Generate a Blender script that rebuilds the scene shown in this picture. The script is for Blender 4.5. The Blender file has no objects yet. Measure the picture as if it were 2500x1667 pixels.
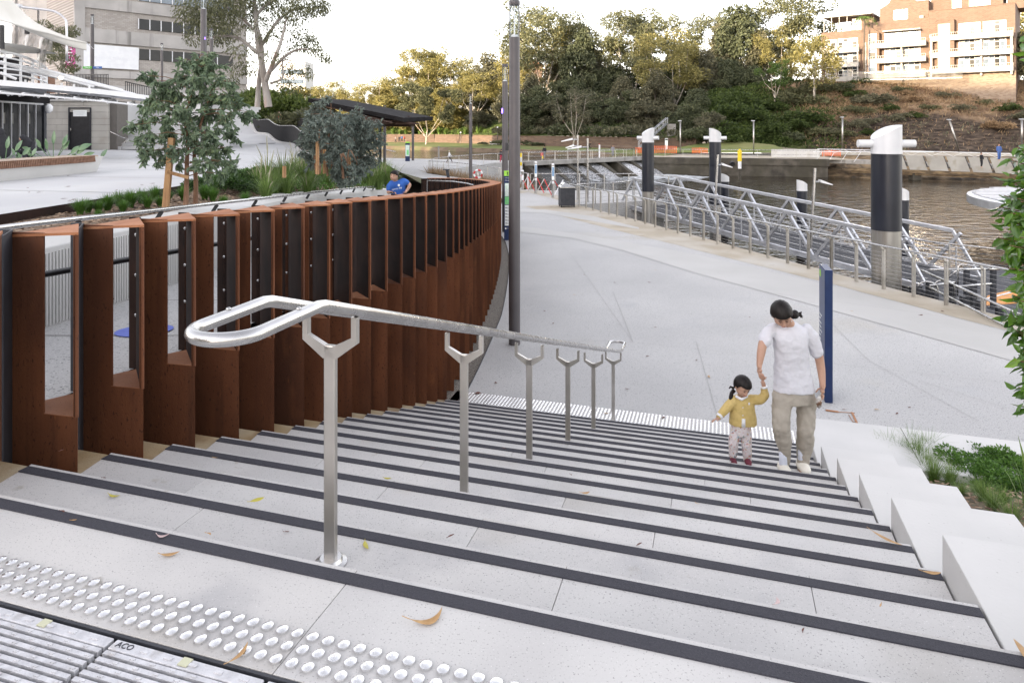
import bpy, bmesh, math, random
import numpy as np
from mathutils import Vector, Matrix, noise as mnoise
SC = bpy.context.scene
COL = SC.collection
EYE = 4.095; F = 1667.0; HZ = 312.0
cam_d = bpy.data.cameras.new('camera'); cam = bpy.data.objects.new('camera', cam_d); COL.objects.link(cam)
cam.location = (0, 0, EYE); cam.rotation_euler = (math.radians(90), 0, 0)
cam_d.lens = 24.0; cam_d.sensor_width = 36.0; cam_d.shift_y = -(833.5-HZ)/2500.0
cam_d.clip_start = 0.05; cam_d.clip_end = 4000
SC.camera = cam
SUN_EL = math.radians(9.5)
SH = Vector((-0.75, -0.66)).normalized()            # horizontal direction towards the sun (behind, left)
w = bpy.data.worlds.new('World'); SC.world = w; w.use_nodes = True
nt = w.node_tree; nt.nodes.clear()
sky = nt.nodes.new('ShaderNodeTexSky'); sky.sky_type = 'NISHITA'; sky.sun_disc = False
sky.sun_elevation = SUN_EL; sky.sun_rotation = math.atan2(SH.x, SH.y) % (2*math.pi)
sky.air_density = 1.0; sky.dust_density = 1.1; sky.ozone_density = 1.0
hs = nt.nodes.new('ShaderNodeHueSaturation'); hs.inputs['Saturation'].default_value = 0.30
tint = nt.nodes.new('ShaderNodeMixRGB'); tint.blend_type = 'MULTIPLY'; tint.inputs[0].default_value = 1.0
tint.inputs[2].default_value = (1.025, 0.96, 0.955, 1)
bg = nt.nodes.new('ShaderNodeBackground'); bg.inputs['Strength'].default_value = 0.15
wo = nt.nodes.new('ShaderNodeOutputWorld')
nt.links.new(sky.outputs[0], hs.inputs['Color']); nt.links.new(hs.outputs[0], tint.inputs[1])
nt.links.new(tint.outputs[0], bg.inputs[0]); nt.links.new(bg.outputs[0], wo.inputs[0])
sl = bpy.data.lights.new('sun', 'SUN'); sl.energy = 2.4; sl.angle = math.radians(0.5); sl.color = (1.0, 0.80, 0.54)
so = bpy.data.objects.new('sun', sl); COL.objects.link(so)
sdir = Vector((SH.x*math.cos(SUN_EL), SH.y*math.cos(SUN_EL), math.sin(SUN_EL)))
so.rotation_euler = sdir.to_track_quat('Z', 'Y').to_euler()
so.location = (-40, -30, 60)
SC.view_settings.view_transform = 'Standard'; SC.view_settings.look = 'None'
SC.view_settings.exposure = 2.5; SC.view_settings.gamma = 1.0
SC.cycles.max_bounces = 6; SC.cycles.diffuse_bounces = 3; SC.cycles.glossy_bounces = 3
SC.cycles.transmission_bounces = 4; SC.cycles.transparent_max_bounces = 8
SC.cycles.use_denoising = True
SC.cycles.caustics_reflective = False; SC.cycles.caustics_refractive = False
rnd = random.Random(7); nr = np.random.RandomState(11)
def PZ(x, y, z):            # a place in the photo whose height is known
  d = F*(EYE-z)/(y-HZ); return Vector(((x-1250)*d/F, d, z))
def PD(x, y, d):            # a place in the photo whose distance is known
  return Vector(((x-1250)*d/F, d, EYE-(y-HZ)*d/F))
VX, VY = 0.29006, 0.95700   # direction down the stairs
def SP(s, q, z=0.0):        # s = down the stairs, q = to the right along a nosing
  return Vector((s*VX+q*VY, s*VY-q*VX, z))
def interp(x, xs, ys): return float(np.interp(x, xs, ys))
def _n(nt, t, **kw):
  n = nt.nodes.new(t)
  for k, v in kw.items(): setattr(n, k, v)
  return n
def pmat(name, c1, c2=None, scale=4.0, rough=.7, metal=0.0, bump=0.0, bscale=None, stretch=(1,1,1), specks=None,
    stain=None, spec=.5, rvar=0.0, detail=6, emit=None, estr=0, alpha=None, coat=0, contrast=(.35,.65), streak=None, coords='Object', orand=0):
  m = bpy.data.materials.new(name); m.use_nodes = True; t = m.node_tree
  b = t.nodes['Principled BSDF']
  b.inputs['Roughness'].default_value = rough; b.inputs['Metallic'].default_value = metal
  b.inputs['Specular IOR Level'].default_value = spec
  if coat: b.inputs['Coat Weight'].default_value = coat; b.inputs['Coat Roughness'].default_value = .15
  tc = _n(t, 'ShaderNodeTexCoord'); mp = _n(t, 'ShaderNodeMapping'); mp.inputs['Scale'].default_value = stretch
  t.links.new(tc.outputs[coords], mp.inputs['Vector'])
  c2 = c2 or tuple(min(1, x*1.12) for x in c1)
  nz = _n(t, 'ShaderNodeTexNoise'); nz.inputs['Scale'].default_value = scale; nz.inputs['Detail'].default_value = detail
  t.links.new(mp.outputs[0], nz.inputs['Vector'])
  cr = _n(t, 'ShaderNodeValToRGB'); e = cr.color_ramp.elements
  e[0].position, e[1].position = contrast; e[0].color = (*c1, 1); e[1].color = (*c2, 1)
  t.links.new(nz.outputs['Fac'], cr.inputs[0]); out = cr.outputs[0]
  def mixin(fac, col, mode='MIX'):
    nonlocal out
    mx = _n(t, 'ShaderNodeMixRGB', blend_type=mode); t.links.new(fac, mx.inputs[0]); t.links.new(out, mx.inputs[1])
    mx.inputs[2].default_value = (*col, 1); out = mx.outputs[0]
  def thr(sock, lo, hi):
    r = _n(t, 'ShaderNodeMapRange'); r.inputs[1].default_value = lo; r.inputs[2].default_value = hi
    t.links.new(sock, r.inputs[0]); return r.outputs[0]
  if stain:                                   # (colour, scale, lo, hi)
    for (col, sc_, lo, hi) in ([stain] if not isinstance(stain, list) else stain):
      n2 = _n(t, 'ShaderNodeTexNoise'); n2.inputs['Scale'].default_value = sc_; n2.inputs['Detail'].default_value = 5
      t.links.new(mp.outputs[0], n2.inputs['Vector']); mixin(thr(n2.outputs['Fac'], lo, hi), col)
  if streak:                                  # (colour, xy scale, z scale, lo, hi)
    col, sxy, sz, lo, hi = streak
    m2 = _n(t, 'ShaderNodeMapping'); m2.inputs['Scale'].default_value = (sxy, sxy, sz); t.links.new(tc.outputs[coords], m2.inputs[0])
    n2 = _n(t, 'ShaderNodeTexNoise'); n2.inputs['Scale'].default_value = 1; n2.inputs['Detail'].default_value = 6
    t.links.new(m2.outputs[0], n2.inputs['Vector']); mixin(thr(n2.outputs['Fac'], lo, hi), col)
  if specks:                                  # [(colour, scale, lo, hi)] : grains
    for (col, sc_, lo, hi) in specks:
      v = _n(t, 'ShaderNodeTexNoise'); v.inputs['Scale'].default_value = sc_; v.inputs['Detail'].default_value = 2
      t.links.new(mp.outputs[0], v.inputs['Vector']); mixin(thr(v.outputs['Fac'], lo, hi), col)
  if orand:
    oi = _n(t, 'ShaderNodeObjectInfo'); r = _n(t, 'ShaderNodeMapRange'); r.inputs[3].default_value = 1-orand; r.inputs[4].default_value = 1+orand*.6
    t.links.new(oi.outputs['Random'], r.inputs[0]); hv = _n(t, 'ShaderNodeHueSaturation'); t.links.new(out, hv.inputs['Color']); t.links.new(r.outputs[0], hv.inputs['Value']); out = hv.outputs[0]
  t.links.new(out, b.inputs['Base Color'])
  if rvar:
    r = _n(t, 'ShaderNodeMapRange'); r.inputs[3].default_value = max(.02, rough-rvar); r.inputs[4].default_value = min(1, rough+rvar)
    t.links.new(nz.outputs['Fac'], r.inputs[0]); t.links.new(r.outputs[0], b.inputs['Roughness'])
  if bump:
    bn = _n(t, 'ShaderNodeTexNoise'); bn.inputs['Scale'].default_value = bscale or scale*6; bn.inputs['Detail'].default_value = 4
    t.links.new(mp.outputs[0], bn.inputs['Vector'])
    bp = _n(t, 'ShaderNodeBump'); bp.inputs['Strength'].default_value = bump; bp.inputs['Distance'].default_value = .02
    t.links.new(bn.outputs['Fac'], bp.inputs['Height']); t.links.new(bp.outputs[0], b.inputs['Normal'])
  if emit: b.inputs['Emission Color'].default_value = (*emit, 1); b.inputs['Emission Strength'].default_value = estr
  if alpha is not None: b.inputs['Alpha'].default_value = alpha
  return m
def leafmat(name, c1, c2, c3=None, scale=.6, rough=.55, transl=.3, spec=.3):
  m = bpy.data.materials.new(name); m.use_nodes = True; t = m.node_tree; b = t.nodes['Principled BSDF']; o = t.nodes['Material Output']
  g = _n(t, 'ShaderNodeNewGeometry'); tc = _n(t, 'ShaderNodeTexCoord')
  nz = _n(t, 'ShaderNodeTexNoise'); nz.inputs['Scale'].default_value = scale; nz.inputs['Detail'].default_value = 2
  t.links.new(tc.outputs['Object'], nz.inputs['Vector'])
  ad = _n(t, 'ShaderNodeMath', operation='ADD'); mu = _n(t, 'ShaderNodeMath', operation='MULTIPLY'); mu.inputs[1].default_value = .45
  t.links.new(g.outputs['Random Per Island'], mu.inputs[0]); t.links.new(mu.outputs[0], ad.inputs[0])
  m2 = _n(t, 'ShaderNodeMath', operation='MULTIPLY'); m2.inputs[1].default_value = .62; t.links.new(nz.outputs['Fac'], m2.inputs[0]); t.links.new(m2.outputs[0], ad.inputs[1])
  cr = _n(t, 'ShaderNodeValToRGB'); e = cr.color_ramp.elements; e[0].position = .25; e[1].position = .8
  e[0].color = (*c1, 1); e[1].color = (*c2, 1)
  if c3: x = cr.color_ramp.elements.new(.9); x.color = (*c3, 1); e[1].position = .72
  t.links.new(ad.outputs[0], cr.inputs[0]); t.links.new(cr.outputs[0], b.inputs['Base Color'])
  b.inputs['Roughness'].default_value = rough; b.inputs['Specular IOR Level'].default_value = spec
  tr = _n(t, 'ShaderNodeBsdfTranslucent'); t.links.new(cr.outputs[0], tr.inputs[0])
  mx = _n(t, 'ShaderNodeMixShader'); mx.inputs[0].default_value = transl
  t.links.new(b.outputs[0], mx.inputs[1]); t.links.new(tr.outputs[0], mx.inputs[2]); t.links.new(mx.outputs[0], o.inputs[0])
  return m
M = {}
class MB:
  def __init__(s): s.v = []; s.f = []; s.m = []; s.sm = False
  def add(s, vs, fs, mi=0):
    o = len(s.v); s.v += [tuple(p) for p in vs]; s.f += [tuple(o+i for i in f) for f in fs]; s.m += [mi]*len(fs); return s
  def hexa(s, b4, t4, mi=0):      # bottom ring (ccw from above) and top ring
    return s.add(list(b4)+list(t4), [(3,2,1,0),(4,5,6,7),(0,1,5,4),(1,2,6,5),(2,3,7,6),(3,0,4,7)], mi)
  def box(s, c, size, rz=0, mi=0, ax=None):
    hx, hy, hz = [a/2 for a in size]; c = Vector(c)
    R = ax if ax is not None else Matrix.Rotation(rz, 3, 'Z')
    P = [c + R @ Vector((sx*hx, sy*hy, sz*hz)) for sz in (-1,1) for sx, sy in ((-1,-1),(1,-1),(1,1),(-1,1))]
    return s.hexa(P[:4], P[4:], mi)
  def bar(s, p, q, w, h, mi=0, up=Vector((0,0,1))):
    p, q = Vector(p), Vector(q); d = (q-p); L = d.length; d.normalize()
    if abs(d.dot(up)) > .99: up = Vector((0,1,0))
    sd = d.cross(up).normalized(); u2 = sd.cross(d)
    R = Matrix((d, sd, u2)).transposed()
    return s.box((p+q)/2, (L, w, h), ax=R, mi=mi)
  def prism(s, poly, z0, z1, mi=0):
    n = len(poly); z0f = z0 if callable(z0) else (lambda p: z0); z1f = z1 if callable(z1) else (lambda p: z1)
    A = sum(poly[i][0]*poly[(i+1)%n][1]-poly[(i+1)%n][0]*poly[i][1] for i in range(n))
    if A < 0: poly = list(reversed(poly))
    vs = [(p[0], p[1], z0f(p)) for p in poly]+[(p[0], p[1], z1f(p)) for p in poly]
    fs = [tuple(reversed(range(n))), tuple(range(n, 2*n))]+[(i, (i+1)%n, n+(i+1)%n, n+i) for i in range(n)]
    return s.add(vs, fs, mi)
  def tube(s, pts, r, n=8, cap=True, mi=0, closed=False, flat=1.0):
    pts = [Vector(p) for p in pts]; m = len(pts); rs = r if isinstance(r, (list, tuple)) else [r]*m
    o = len(s.v); up = Vector((0,0,1)); prev = None
    for i, p in enumerate(pts):
      a = pts[i-1] if (i > 0 or closed) else p; b = pts[(i+1)%m] if (i < m-1 or closed) else p
      d = (b-a).normalized()
      if prev is None:
        ref = up if abs(d.dot(up)) < .95 else Vector((0,1,0)); x = d.cross(ref).normalized()
      else: x = (prev - d*prev.dot(d)).normalized()
      prev = x; y = x.cross(d)
      for k in range(n):
        an = 2*math.pi*k/n; s.v.append(tuple(p + x*(rs[i]*math.cos(an)) + y*(rs[i]*flat*math.sin(an))))
    ring = range(m if closed else m-1)
    for i in ring:
      j = (i+1) % m
      for k in range(n):
        s.f.append((o+i*n+k, o+j*n+k, o+j*n+(k+1)%n, o+i*n+(k+1)%n)); s.m.append(mi)
    if cap and not closed:
      s.f.append(tuple(o+k for k in range(n))); s.f.append(tuple(o+(m-1)*n+k for k in reversed(range(n)))); s.m += [mi, mi]
    return s
  def cyl(s, c, r, z0, z1, n=16, mi=0, r2=None):
    return s.tube([(c[0], c[1], z0), (c[0], c[1], z1)], [r, r2 if r2 is not None else r], n, mi=mi)
  def lathe(s, c, prof, n=16, mi=0):          # prof [(r,z)]
    o = len(s.v); m = len(prof)
    for r, z in prof:
      for k in range(n):
        a = 2*math.pi*k/n; s.v.append((c[0]+r*math.cos(a), c[1]+r*math.sin(a), c[2]+z))
    for i in range(m-1):
      for k in range(n): s.f.append((o+i*n+k, o+i*n+(k+1)%n, o+(i+1)*n+(k+1)%n, o+(i+1)*n+k)); s.m.append(mi)
    s.f.append(tuple(o+k for k in reversed(range(n)))); s.f.append(tuple(o+(m-1)*n+k for k in range(n))); s.m += [mi, mi]
    return s
  def grid(s, P, mi=0):                       # P[i][j] points
    o = len(s.v); a, b = len(P), len(P[0])
    for row in P: s.v += [tuple(p) for p in row]
    for i in range(a-1):
      for j in range(b-1):
        s.f.append((o+i*b+j, o+(i+1)*b+j, o+(i+1)*b+j+1, o+i*b+j+1)); s.m.append(mi)
    return s
  def mesh(s, name, mats):
    me = bpy.data.meshes.new(name); me.from_pydata(s.v, [], s.f)
    for mm in (mats if isinstance(mats, (list, tuple)) else [mats]): me.materials.append(mm)
    if any(s.m): me.polygons.foreach_set('material_index', s.m)
    if s.sm: me.polygons.foreach_set('use_smooth', [True]*len(me.polygons))
    me.update(); return me
  def build(s, name, mats, parent=None, smooth=False, loc=None, bevel=0, auto=None):
    s.sm = smooth; me = s.mesh(name, mats)
    if smooth and auto:
      try: me.set_sharp_from_angle(angle=math.radians(auto))
      except Exception: pass
    o = bpy.data.objects.new(name, me); COL.objects.link(o)
    if loc is not None: o.location = loc
    if parent is not None:
      o.parent = parent
    if bevel:
      b = o.modifiers.new('bevel', 'BEVEL'); b.width = bevel; b.segments = 2; b.limit_method = 'ANGLE'; b.harden_normals = False
    return o
def link_mesh(name, me, parent=None, loc=None, rz=0, scale=None):
  o = bpy.data.objects.new(name, me); COL.objects.link(o)
  if parent is not None: o.parent = parent
  if loc is not None: o.location = loc
  o.rotation_euler = (0, 0, rz)
  if scale is not None: o.scale = scale if hasattr(scale, '__len__') else (scale,)*3
  return o
def tag(o, label=None, cat=None, group=None, kind=None):
  if label: o['label'] = label
  if cat: o['category'] = cat
  if group: o['group'] = group
  if kind: o['kind'] = kind
  elif cat and 'kind' not in o: o['kind'] = 'thing'
  return o
def thing(name, label, cat, loc=(0,0,0), rz=0, group=None):
  o = bpy.data.objects.new(name, None); COL.objects.link(o); o.location = loc; o.rotation_euler = (0, 0, rz)
  o.empty_display_size = .2
  return tag(o, label, cat, group)
KIDS = {}
def copy_tree(o, loc=None, rz=None, scale=None, label=None, group=None, parent=None):
  c = o.copy(); COL.objects.link(c)
  if parent is not None: c.parent = parent
  if loc is not None: c.location = loc
  if rz is not None: c.rotation_euler = (0, 0, rz)
  if scale is not None: c.scale = scale if hasattr(scale, '__len__') else (scale,)*3
  if label: c['label'] = label
  if group: c['group'] = group
  for ch in o.children: copy_tree(ch, parent=c)
  return c
def fast_mesh(name, V, Fq, mats, smooth=False, midx=None):
  me = bpy.data.meshes.new(name); n = len(V); m, k = Fq.shape
  me.vertices.add(n); me.vertices.foreach_set('co', np.asarray(V, np.float32).ravel())
  me.loops.add(m*k); me.loops.foreach_set('vertex_index', Fq.astype(np.int32).ravel())
  me.polygons.add(m); me.polygons.foreach_set('loop_start', np.arange(0, m*k, k, dtype=np.int32))
  for mm in (mats if isinstance(mats, (list, tuple)) else [mats]): me.materials.append(mm)
  if midx is not None: me.polygons.foreach_set('material_index', midx.astype(np.int32))
  if smooth: me.polygons.foreach_set('use_smooth', np.ones(m, bool))
  me.update(calc_edges=True); me.validate(); return me
def spline(pts, n=8):                     # Catmull-Rom through points of any dimension
  P = [np.array(p, float) for p in pts]; P = [2*P[0]-P[1]]+P+[2*P[-1]-P[-2]]; out = []
  for i in range(1, len(P)-2):
    for k in range(n):
      t = k/n; a, b, c, d = P[i-1], P[i], P[i+1], P[i+2]
      out.append(.5*((2*b)+(-a+c)*t+(2*a-5*b+4*c-d)*t*t+(-a+3*b-3*c+d)*t**3))
  out.append(P[-2]); return out
def resample(pts, step):
  P = np.array(pts); L = np.r_[0, np.cumsum(np.linalg.norm(np.diff(P[:, :2], axis=0), axis=1))]
  s = np.arange(0, L[-1]+1e-6, step); return np.stack([np.interp(s, L, P[:, k]) for k in range(P.shape[1])], 1), s
M['slab'] = pmat('pale_terrazzo', (.44,.43,.42), (.53,.515,.495), 1.3, .62, bump=.08, bscale=220,
        specks=[((.24,.235,.23), 150, .63, .70), ((.30,.29,.28), 85, .68, .73), ((.64,.63,.62), 190, .66, .72)],
        stain=[((.37,.335,.28), .7, .58, .78), ((.34,.335,.34), 2.2, .56, .80), ((.27,.23,.17), 5.5, .70, .80)], rvar=.1, orand=.035)
M['slab_cool'] = pmat('pale_terrazzo_cool', (.44,.43,.42), (.51,.50,.485), 2.0, .62, bump=.08, bscale=220,
        specks=[((.24,.235,.23), 150, .63, .70), ((.30,.29,.28), 85, .68, .73), ((.62,.61,.60), 180, .66, .72)],
        stain=[((.36,.34,.31), 1.1, .58, .80), ((.27,.235,.18), 6.5, .71, .80)], rvar=.1, orand=.035)
M['nosing'] = pmat('black_grit_strip', (.030,.030,.040), (.047,.047,.060), 180, .85, bump=.5, bscale=420, specks=[((.14,.14,.17), 500, .68, .74)])
M['margin'] = pmat('rust_stained_concrete', (.30,.22,.115), (.40,.34,.235), 3.5, .8, bump=.2, bscale=90, stain=[((.16,.085,.035), 2.2, .55, .75)],
        specks=[((.15,.12,.08), 120, .66, .72)])
M['prom'] = pmat('exposed_aggregate_concrete', (.395,.39,.385), (.475,.47,.46), .35, .7, bump=.12, bscale=160,
        specks=[((.13,.13,.13), 60, .61, .66), ((.20,.20,.20), 26, .645, .69), ((.68,.67,.66), 80, .64, .70)],
        stain=[((.40,.37,.31), .22, .60, .78), ((.37,.37,.38), .9, .6, .85)], rvar=.08)
M['prom_smooth'] = pmat('smooth_concrete_band', (.405,.398,.38), (.45,.442,.425), .5, .6, bump=.04, bscale=120,
        stain=[((.44,.42,.38), .5, .6, .8)], specks=[((.35,.34,.33), 90, .70, .76)])
M['prom_tan'] = pmat('tan_weathered_concrete', (.36,.31,.235), (.46,.41,.33), .7, .8, bump=.1, bscale=100,
        stain=[((.48,.46,.42), .35, .50, .70), ((.27,.225,.16), 1.8, .60, .80)])
M['plaza'] = pmat('white_plaza_concrete', (.45,.45,.455), (.53,.53,.525), .35, .65, bump=.05, bscale=60,
        stain=[((.43,.42,.42), .18, .58, .8), ((.50,.48,.45), 1.4, .6, .8)])
M['white_conc'] = pmat('white_precast_concrete', (.50,.495,.48), (.575,.565,.55), 1.2, .6, bump=.05, bscale=50,
        stain=[((.46,.435,.39), .9, .58, .82), ((.40,.36,.30), 3.5, .68, .85)], specks=[((.36,.35,.33), 60, .70, .75)])
M['block_side'] = M['white_conc']
M['joint_soft'] = pmat('saw_cut', (.29,.285,.275), None, 5, .9)
M['joint'] = pmat('dark_joint', (.12,.11,.10), None, 5, .9)
M['conc'] = pmat('grey_concrete', (.26,.25,.235), (.36,.35,.33), .8, .85, bump=.15, bscale=20, stain=[((.18,.165,.14), .35, .5, .75)],
        streak=((.12,.105,.085), 1.1, .08, .55, .75))
M['quay'] = pmat('tidal_concrete', (.035,.031,.024), (.095,.085,.068), .9, .85, bump=.3, bscale=8, stain=[((.05,.045,.03), .3, .45, .7)],
        streak=((.045,.04,.03), .8, .15, .5, .75))
M['stain_steel'] = pmat('brushed_stainless_steel', (.44,.435,.43), (.54,.535,.53), 8, .27, metal=1.0, stretch=(1,1,.12), rvar=.05)
M['post_steel'] = pmat('aged_stainless_post', (.42,.40,.365), (.60,.58,.555), 2.6, .36, metal=1.0, stretch=(1,1,.5), rvar=.10,
        stain=[((.28,.24,.18), 4.5, .58, .82)], bump=.03, bscale=200)
M['alu'] = pmat('mill_aluminium', (.50,.51,.54), (.60,.61,.64), 3, .42, metal=.85, bump=.03, bscale=60, rvar=.08)
M['stud'] = pmat('stainless_stud', (.80,.80,.80), (.90,.90,.90), 60, .24, metal=1.0)
M['darksteel'] = pmat('dark_grey_steel', (.028,.03,.037), (.045,.047,.056), 6, .55, metal=.2)
M['blacksteel'] = pmat('black_painted_steel', (.014,.014,.016), (.024,.024,.027), 6, .5)
M['polepaint'] = pmat('bronze_grey_pole_paint', (.085,.078,.082), (.105,.097,.10), 2, .42, metal=.25, stain=[((.16,.15,.15), 2.2, .66, .8)])
M['corten'] = pmat('weathering_steel', (.112,.042,.020), (.185,.071,.033), 2.2, .82, orand=.14, metal=.0, bump=.12, bscale=120, stretch=(1,1,.45),
        stain=[((.085,.038,.024), 1.6, .52, .78), ((.24,.095,.04), 3.8, .60, .85)],
        streak=((.085,.036,.020), 11, .5, .50, .78), specks=[((.075,.032,.018), 70, .62, .70), ((.20,.075,.03), 30, .70, .80)], spec=.25)
M['corten_lit_top'] = pmat('weathering_steel_lit_top', (.28,.108,.045), (.40,.175,.085), 3.2, .7, bump=.1, bscale=120,
        stain=[((.46,.24,.13), 2.2, .55, .8), ((.22,.07,.02), 5.5, .6, .8)], specks=[((.16,.055,.02), 100, .64, .72)], spec=.35)  # orange rust, brightened so light on the tops is in the colour
M['corten_shade'] = pmat('weathering_steel_shade', (.016,.010,.009), (.032,.017,.013), 4, .85, bump=.1, bscale=90, spec=.2)  # near-black copy: slot shade painted into the steel; also on the garden edge
M['navy'] = pmat('navy_sign_paint', (.005,.018,.075), (.008,.026,.095), 3, .42)
M['navy_lit'] = pmat('navy_sign_face', (.012,.03,.10), (.016,.04,.12), 3, .35)
M['lime'] = pmat('lime_sign_print', (.30,.62,.06), None, 3, .5)
M['green_map'] = pmat('green_map_print', (.16,.58,.20), (.25,.66,.28), 9, .5)
M['white_print'] = pmat('white_print', (.76,.79,.79), None, 3, .5)
M['map_print'] = pmat('pale_map_print', (.55,.72,.58), (.74,.80,.78), 14, .5, specks=[((.1,.2,.3), 60, .66, .7)])
M['white'] = pmat('white_paint', (.72,.73,.75), (.78,.79,.80), 2, .4)
M['pilewhite'] = pmat('white_pile_cap', (.58,.59,.61), (.65,.66,.67), 1.5, .33, stain=[((.55,.54,.50), 2, .68, .85)])
M['pileblack'] = pmat('black_pile_sleeve', (.008,.010,.017), (.013,.016,.026), 2, .33, bump=.02, bscale=3)
M['pilesteel'] = pmat('galvanised_pile', (.36,.35,.33), (.50,.48,.45), 1.2, .35, metal=.9, stretch=(1,1,.3), streak=((.20,.17,.13), 5, .3, .5, .8))
M['glass'] = pmat('dark_window_glass', (.010,.011,.013), (.02,.021,.023), 1, .10, spec=.35)
M['glass_blue'] = pmat('sky_window_glass', (.10,.13,.17), (.16,.20,.25), 1, .06, spec=.9)
M['curtain'] = pmat('curtained_window', (.05,.048,.042), (.20,.19,.165), 2.4, .35, stretch=(4,4,.1), spec=.8)
lg = bpy.data.materials.new('lantern_glass'); lg.use_nodes = True
_t = lg.node_tree; _t.nodes.clear(); _o = _t.nodes.new('ShaderNodeOutputMaterial'); _g = _t.nodes.new('ShaderNodeBsdfGlossy'); _g.inputs['Roughness'].default_value = .05
_tr = _t.nodes.new('ShaderNodeBsdfTransparent'); _tr.inputs[0].default_value = (.90,.93,.95,1); _fr = _t.nodes.new('ShaderNodeFresnel'); _fr.inputs[0].default_value = 1.35
_mx = _t.nodes.new('ShaderNodeMixShader'); _t.links.new(_fr.outputs[0], _mx.inputs[0]); _t.links.new(_tr.outputs[0], _mx.inputs[1]); _t.links.new(_g.outputs[0], _mx.inputs[2]); _t.links.new(_mx.outputs[0], _o.inputs[0])
M['lantern'] = lg
M['blue_led'] = pmat('blue_led', (.1,.05,.8), None, 1, .4, emit=(.18,.10,1.0), estr=1.6)
M['brick'] = None
M['mulch'] = pmat('bark_mulch', (.10,.058,.034), (.30,.215,.15), 26, .95, bump=.9, bscale=40, stain=[((.06,.035,.02), 9, .5, .65)], contrast=(.4,.6))
M['soil'] = pmat('leafy_soil', (.055,.042,.025), (.13,.10,.055), 14, .95, bump=.8, bscale=30, stain=[((.06,.085,.02), 1.2, .45, .6)])
M['lawn'] = pmat('mown_lawn', (.10,.135,.030), (.17,.20,.055), .35, .9, bump=.5, bscale=3, stain=[((.21,.20,.08), .10, .5, .7)])
M['bank'] = pmat('brown_river_bank', (.085,.06,.038), (.17,.125,.085), .5, .95, bump=.7, bscale=2, stain=[((.08,.10,.03), .25, .5, .7)])
M['timber'] = pmat('hardwood_slat', (.15,.072,.040), (.25,.135,.085), 5, .7, stretch=(1,1,6), bump=.1)
M['timber_pale'] = pmat('weathered_top_boards', (.36,.27,.20), (.46,.37,.29), 4, .75)
M['stake'] = pmat('pine_stake', (.30,.165,.070), (.42,.26,.13), 6, .8, stretch=(1,1,.2), bump=.2, bscale=40, streak=((.20,.10,.045), 20, 1, .5, .7))
M['bark_young'] = pmat('young_bark', (.13,.065,.035), (.24,.14,.085), 9, .85, stretch=(1,1,.4), bump=.4, bscale=60)
M['bark_pale'] = pmat('pale_gum_bark', (.27,.235,.19), (.44,.41,.36), 1.3, .8, stretch=(1,1,.3), bump=.3, bscale=8, stain=[((.22,.12,.07), .9, .52, .7)])
M['bark_red'] = pmat('peeling_gum_bark', (.20,.17,.145), (.42,.39,.36), 1.1, .8, stretch=(1,1,.25), bump=.4, bscale=9, stain=[((.24,.10,.055), .7, .56, .68)])
M['bark_dark'] = pmat('dark_bark', (.05,.04,.032), (.10,.085,.07), 2, .9, stretch=(1,1,.3), bump=.4, bscale=10)
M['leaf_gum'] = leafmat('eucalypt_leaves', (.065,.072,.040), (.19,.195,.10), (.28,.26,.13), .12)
M['leaf_sunlit'] = leafmat('sunlit_tone_eucalypt_leaves', (.13,.125,.045), (.36,.32,.12), (.46,.38,.15), .12, transl=.38)  # golden copy of the gum leaves: low sunlight put into the colour
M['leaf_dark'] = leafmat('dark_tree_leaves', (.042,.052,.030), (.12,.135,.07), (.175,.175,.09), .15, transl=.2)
M['leaf_olive'] = leafmat('casuarina_needles', (.07,.072,.048), (.185,.178,.11), (.25,.225,.14), .15)
M['leaf_green'] = leafmat('green_tree_leaves', (.04,.075,.018), (.12,.19,.045), (.12,.17,.04), .3)
M['leaf_young'] = leafmat('blue_green_gum_leaves', (.085,.125,.085), (.22,.30,.18), (.34,.42,.16), 1.6, rough=.45, transl=.35, spec=.4)
M['leaf_blue'] = leafmat('blue_grey_gum_leaves', (.09,.115,.10), (.20,.24,.205), (.17,.20,.15), 1.2, rough=.5, transl=.2)
M['leaf_glossy'] = leafmat('glossy_shrub_leaves', (.020,.060,.010), (.11,.23,.025), (.20,.34,.035), 2.5, rough=.28, transl=.35, spec=.6)
M['leaf_low'] = leafmat('low_shrub_leaves', (.04,.10,.018), (.11,.22,.04), (.19,.30,.07), 3, rough=.5)
M['grassb'] = leafmat('green_grass_blades', (.07,.13,.025), (.20,.29,.08), (.31,.35,.14), 2, rough=.5, transl=.3)
M['plume'] = leafmat('pale_grass_plumes', (.24,.24,.14), (.42,.40,.28), None, 3)
M['dryg'] = leafmat('dry_grass_blades', (.17,.11,.06), (.38,.27,.16), (.50,.40,.25), .4)
M['vine'] = leafmat('hillside_vine_leaves', (.028,.045,.014), (.075,.11,.028), (.12,.15,.045), .3)
M['lemon'] = leafmat('yellow_shrub_leaves', (.20,.22,.02), (.42,.44,.03), None, 1)
M['strel'] = pmat('bird_of_paradise_leaf', (.07,.15,.07), (.14,.23,.11), 3, .4)
M['yellow_leaf'] = pmat('fallen_yellow_leaf', (.42,.40,.04), (.55,.42,.08), 30, .5)
M['tan_leaf'] = pmat('fallen_tan_leaf', (.38,.22,.09), (.52,.33,.15), 30, .55)
M['pink_leaf'] = pmat('fallen_pink_leaf', (.50,.36,.35), (.60,.48,.46), 30, .55)
M['brown_leaf'] = pmat('fallen_brown_leaf', (.10,.035,.025), (.16,.06,.04), 30, .7)
M['skin'] = pmat('skin', (.40,.235,.165), (.46,.28,.20), 9, .5, spec=.35)
M['hair'] = pmat('black_hair', (.007,.0055,.005), (.016,.012,.011), 40, .5, stretch=(1,1,.15), spec=.22)
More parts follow.
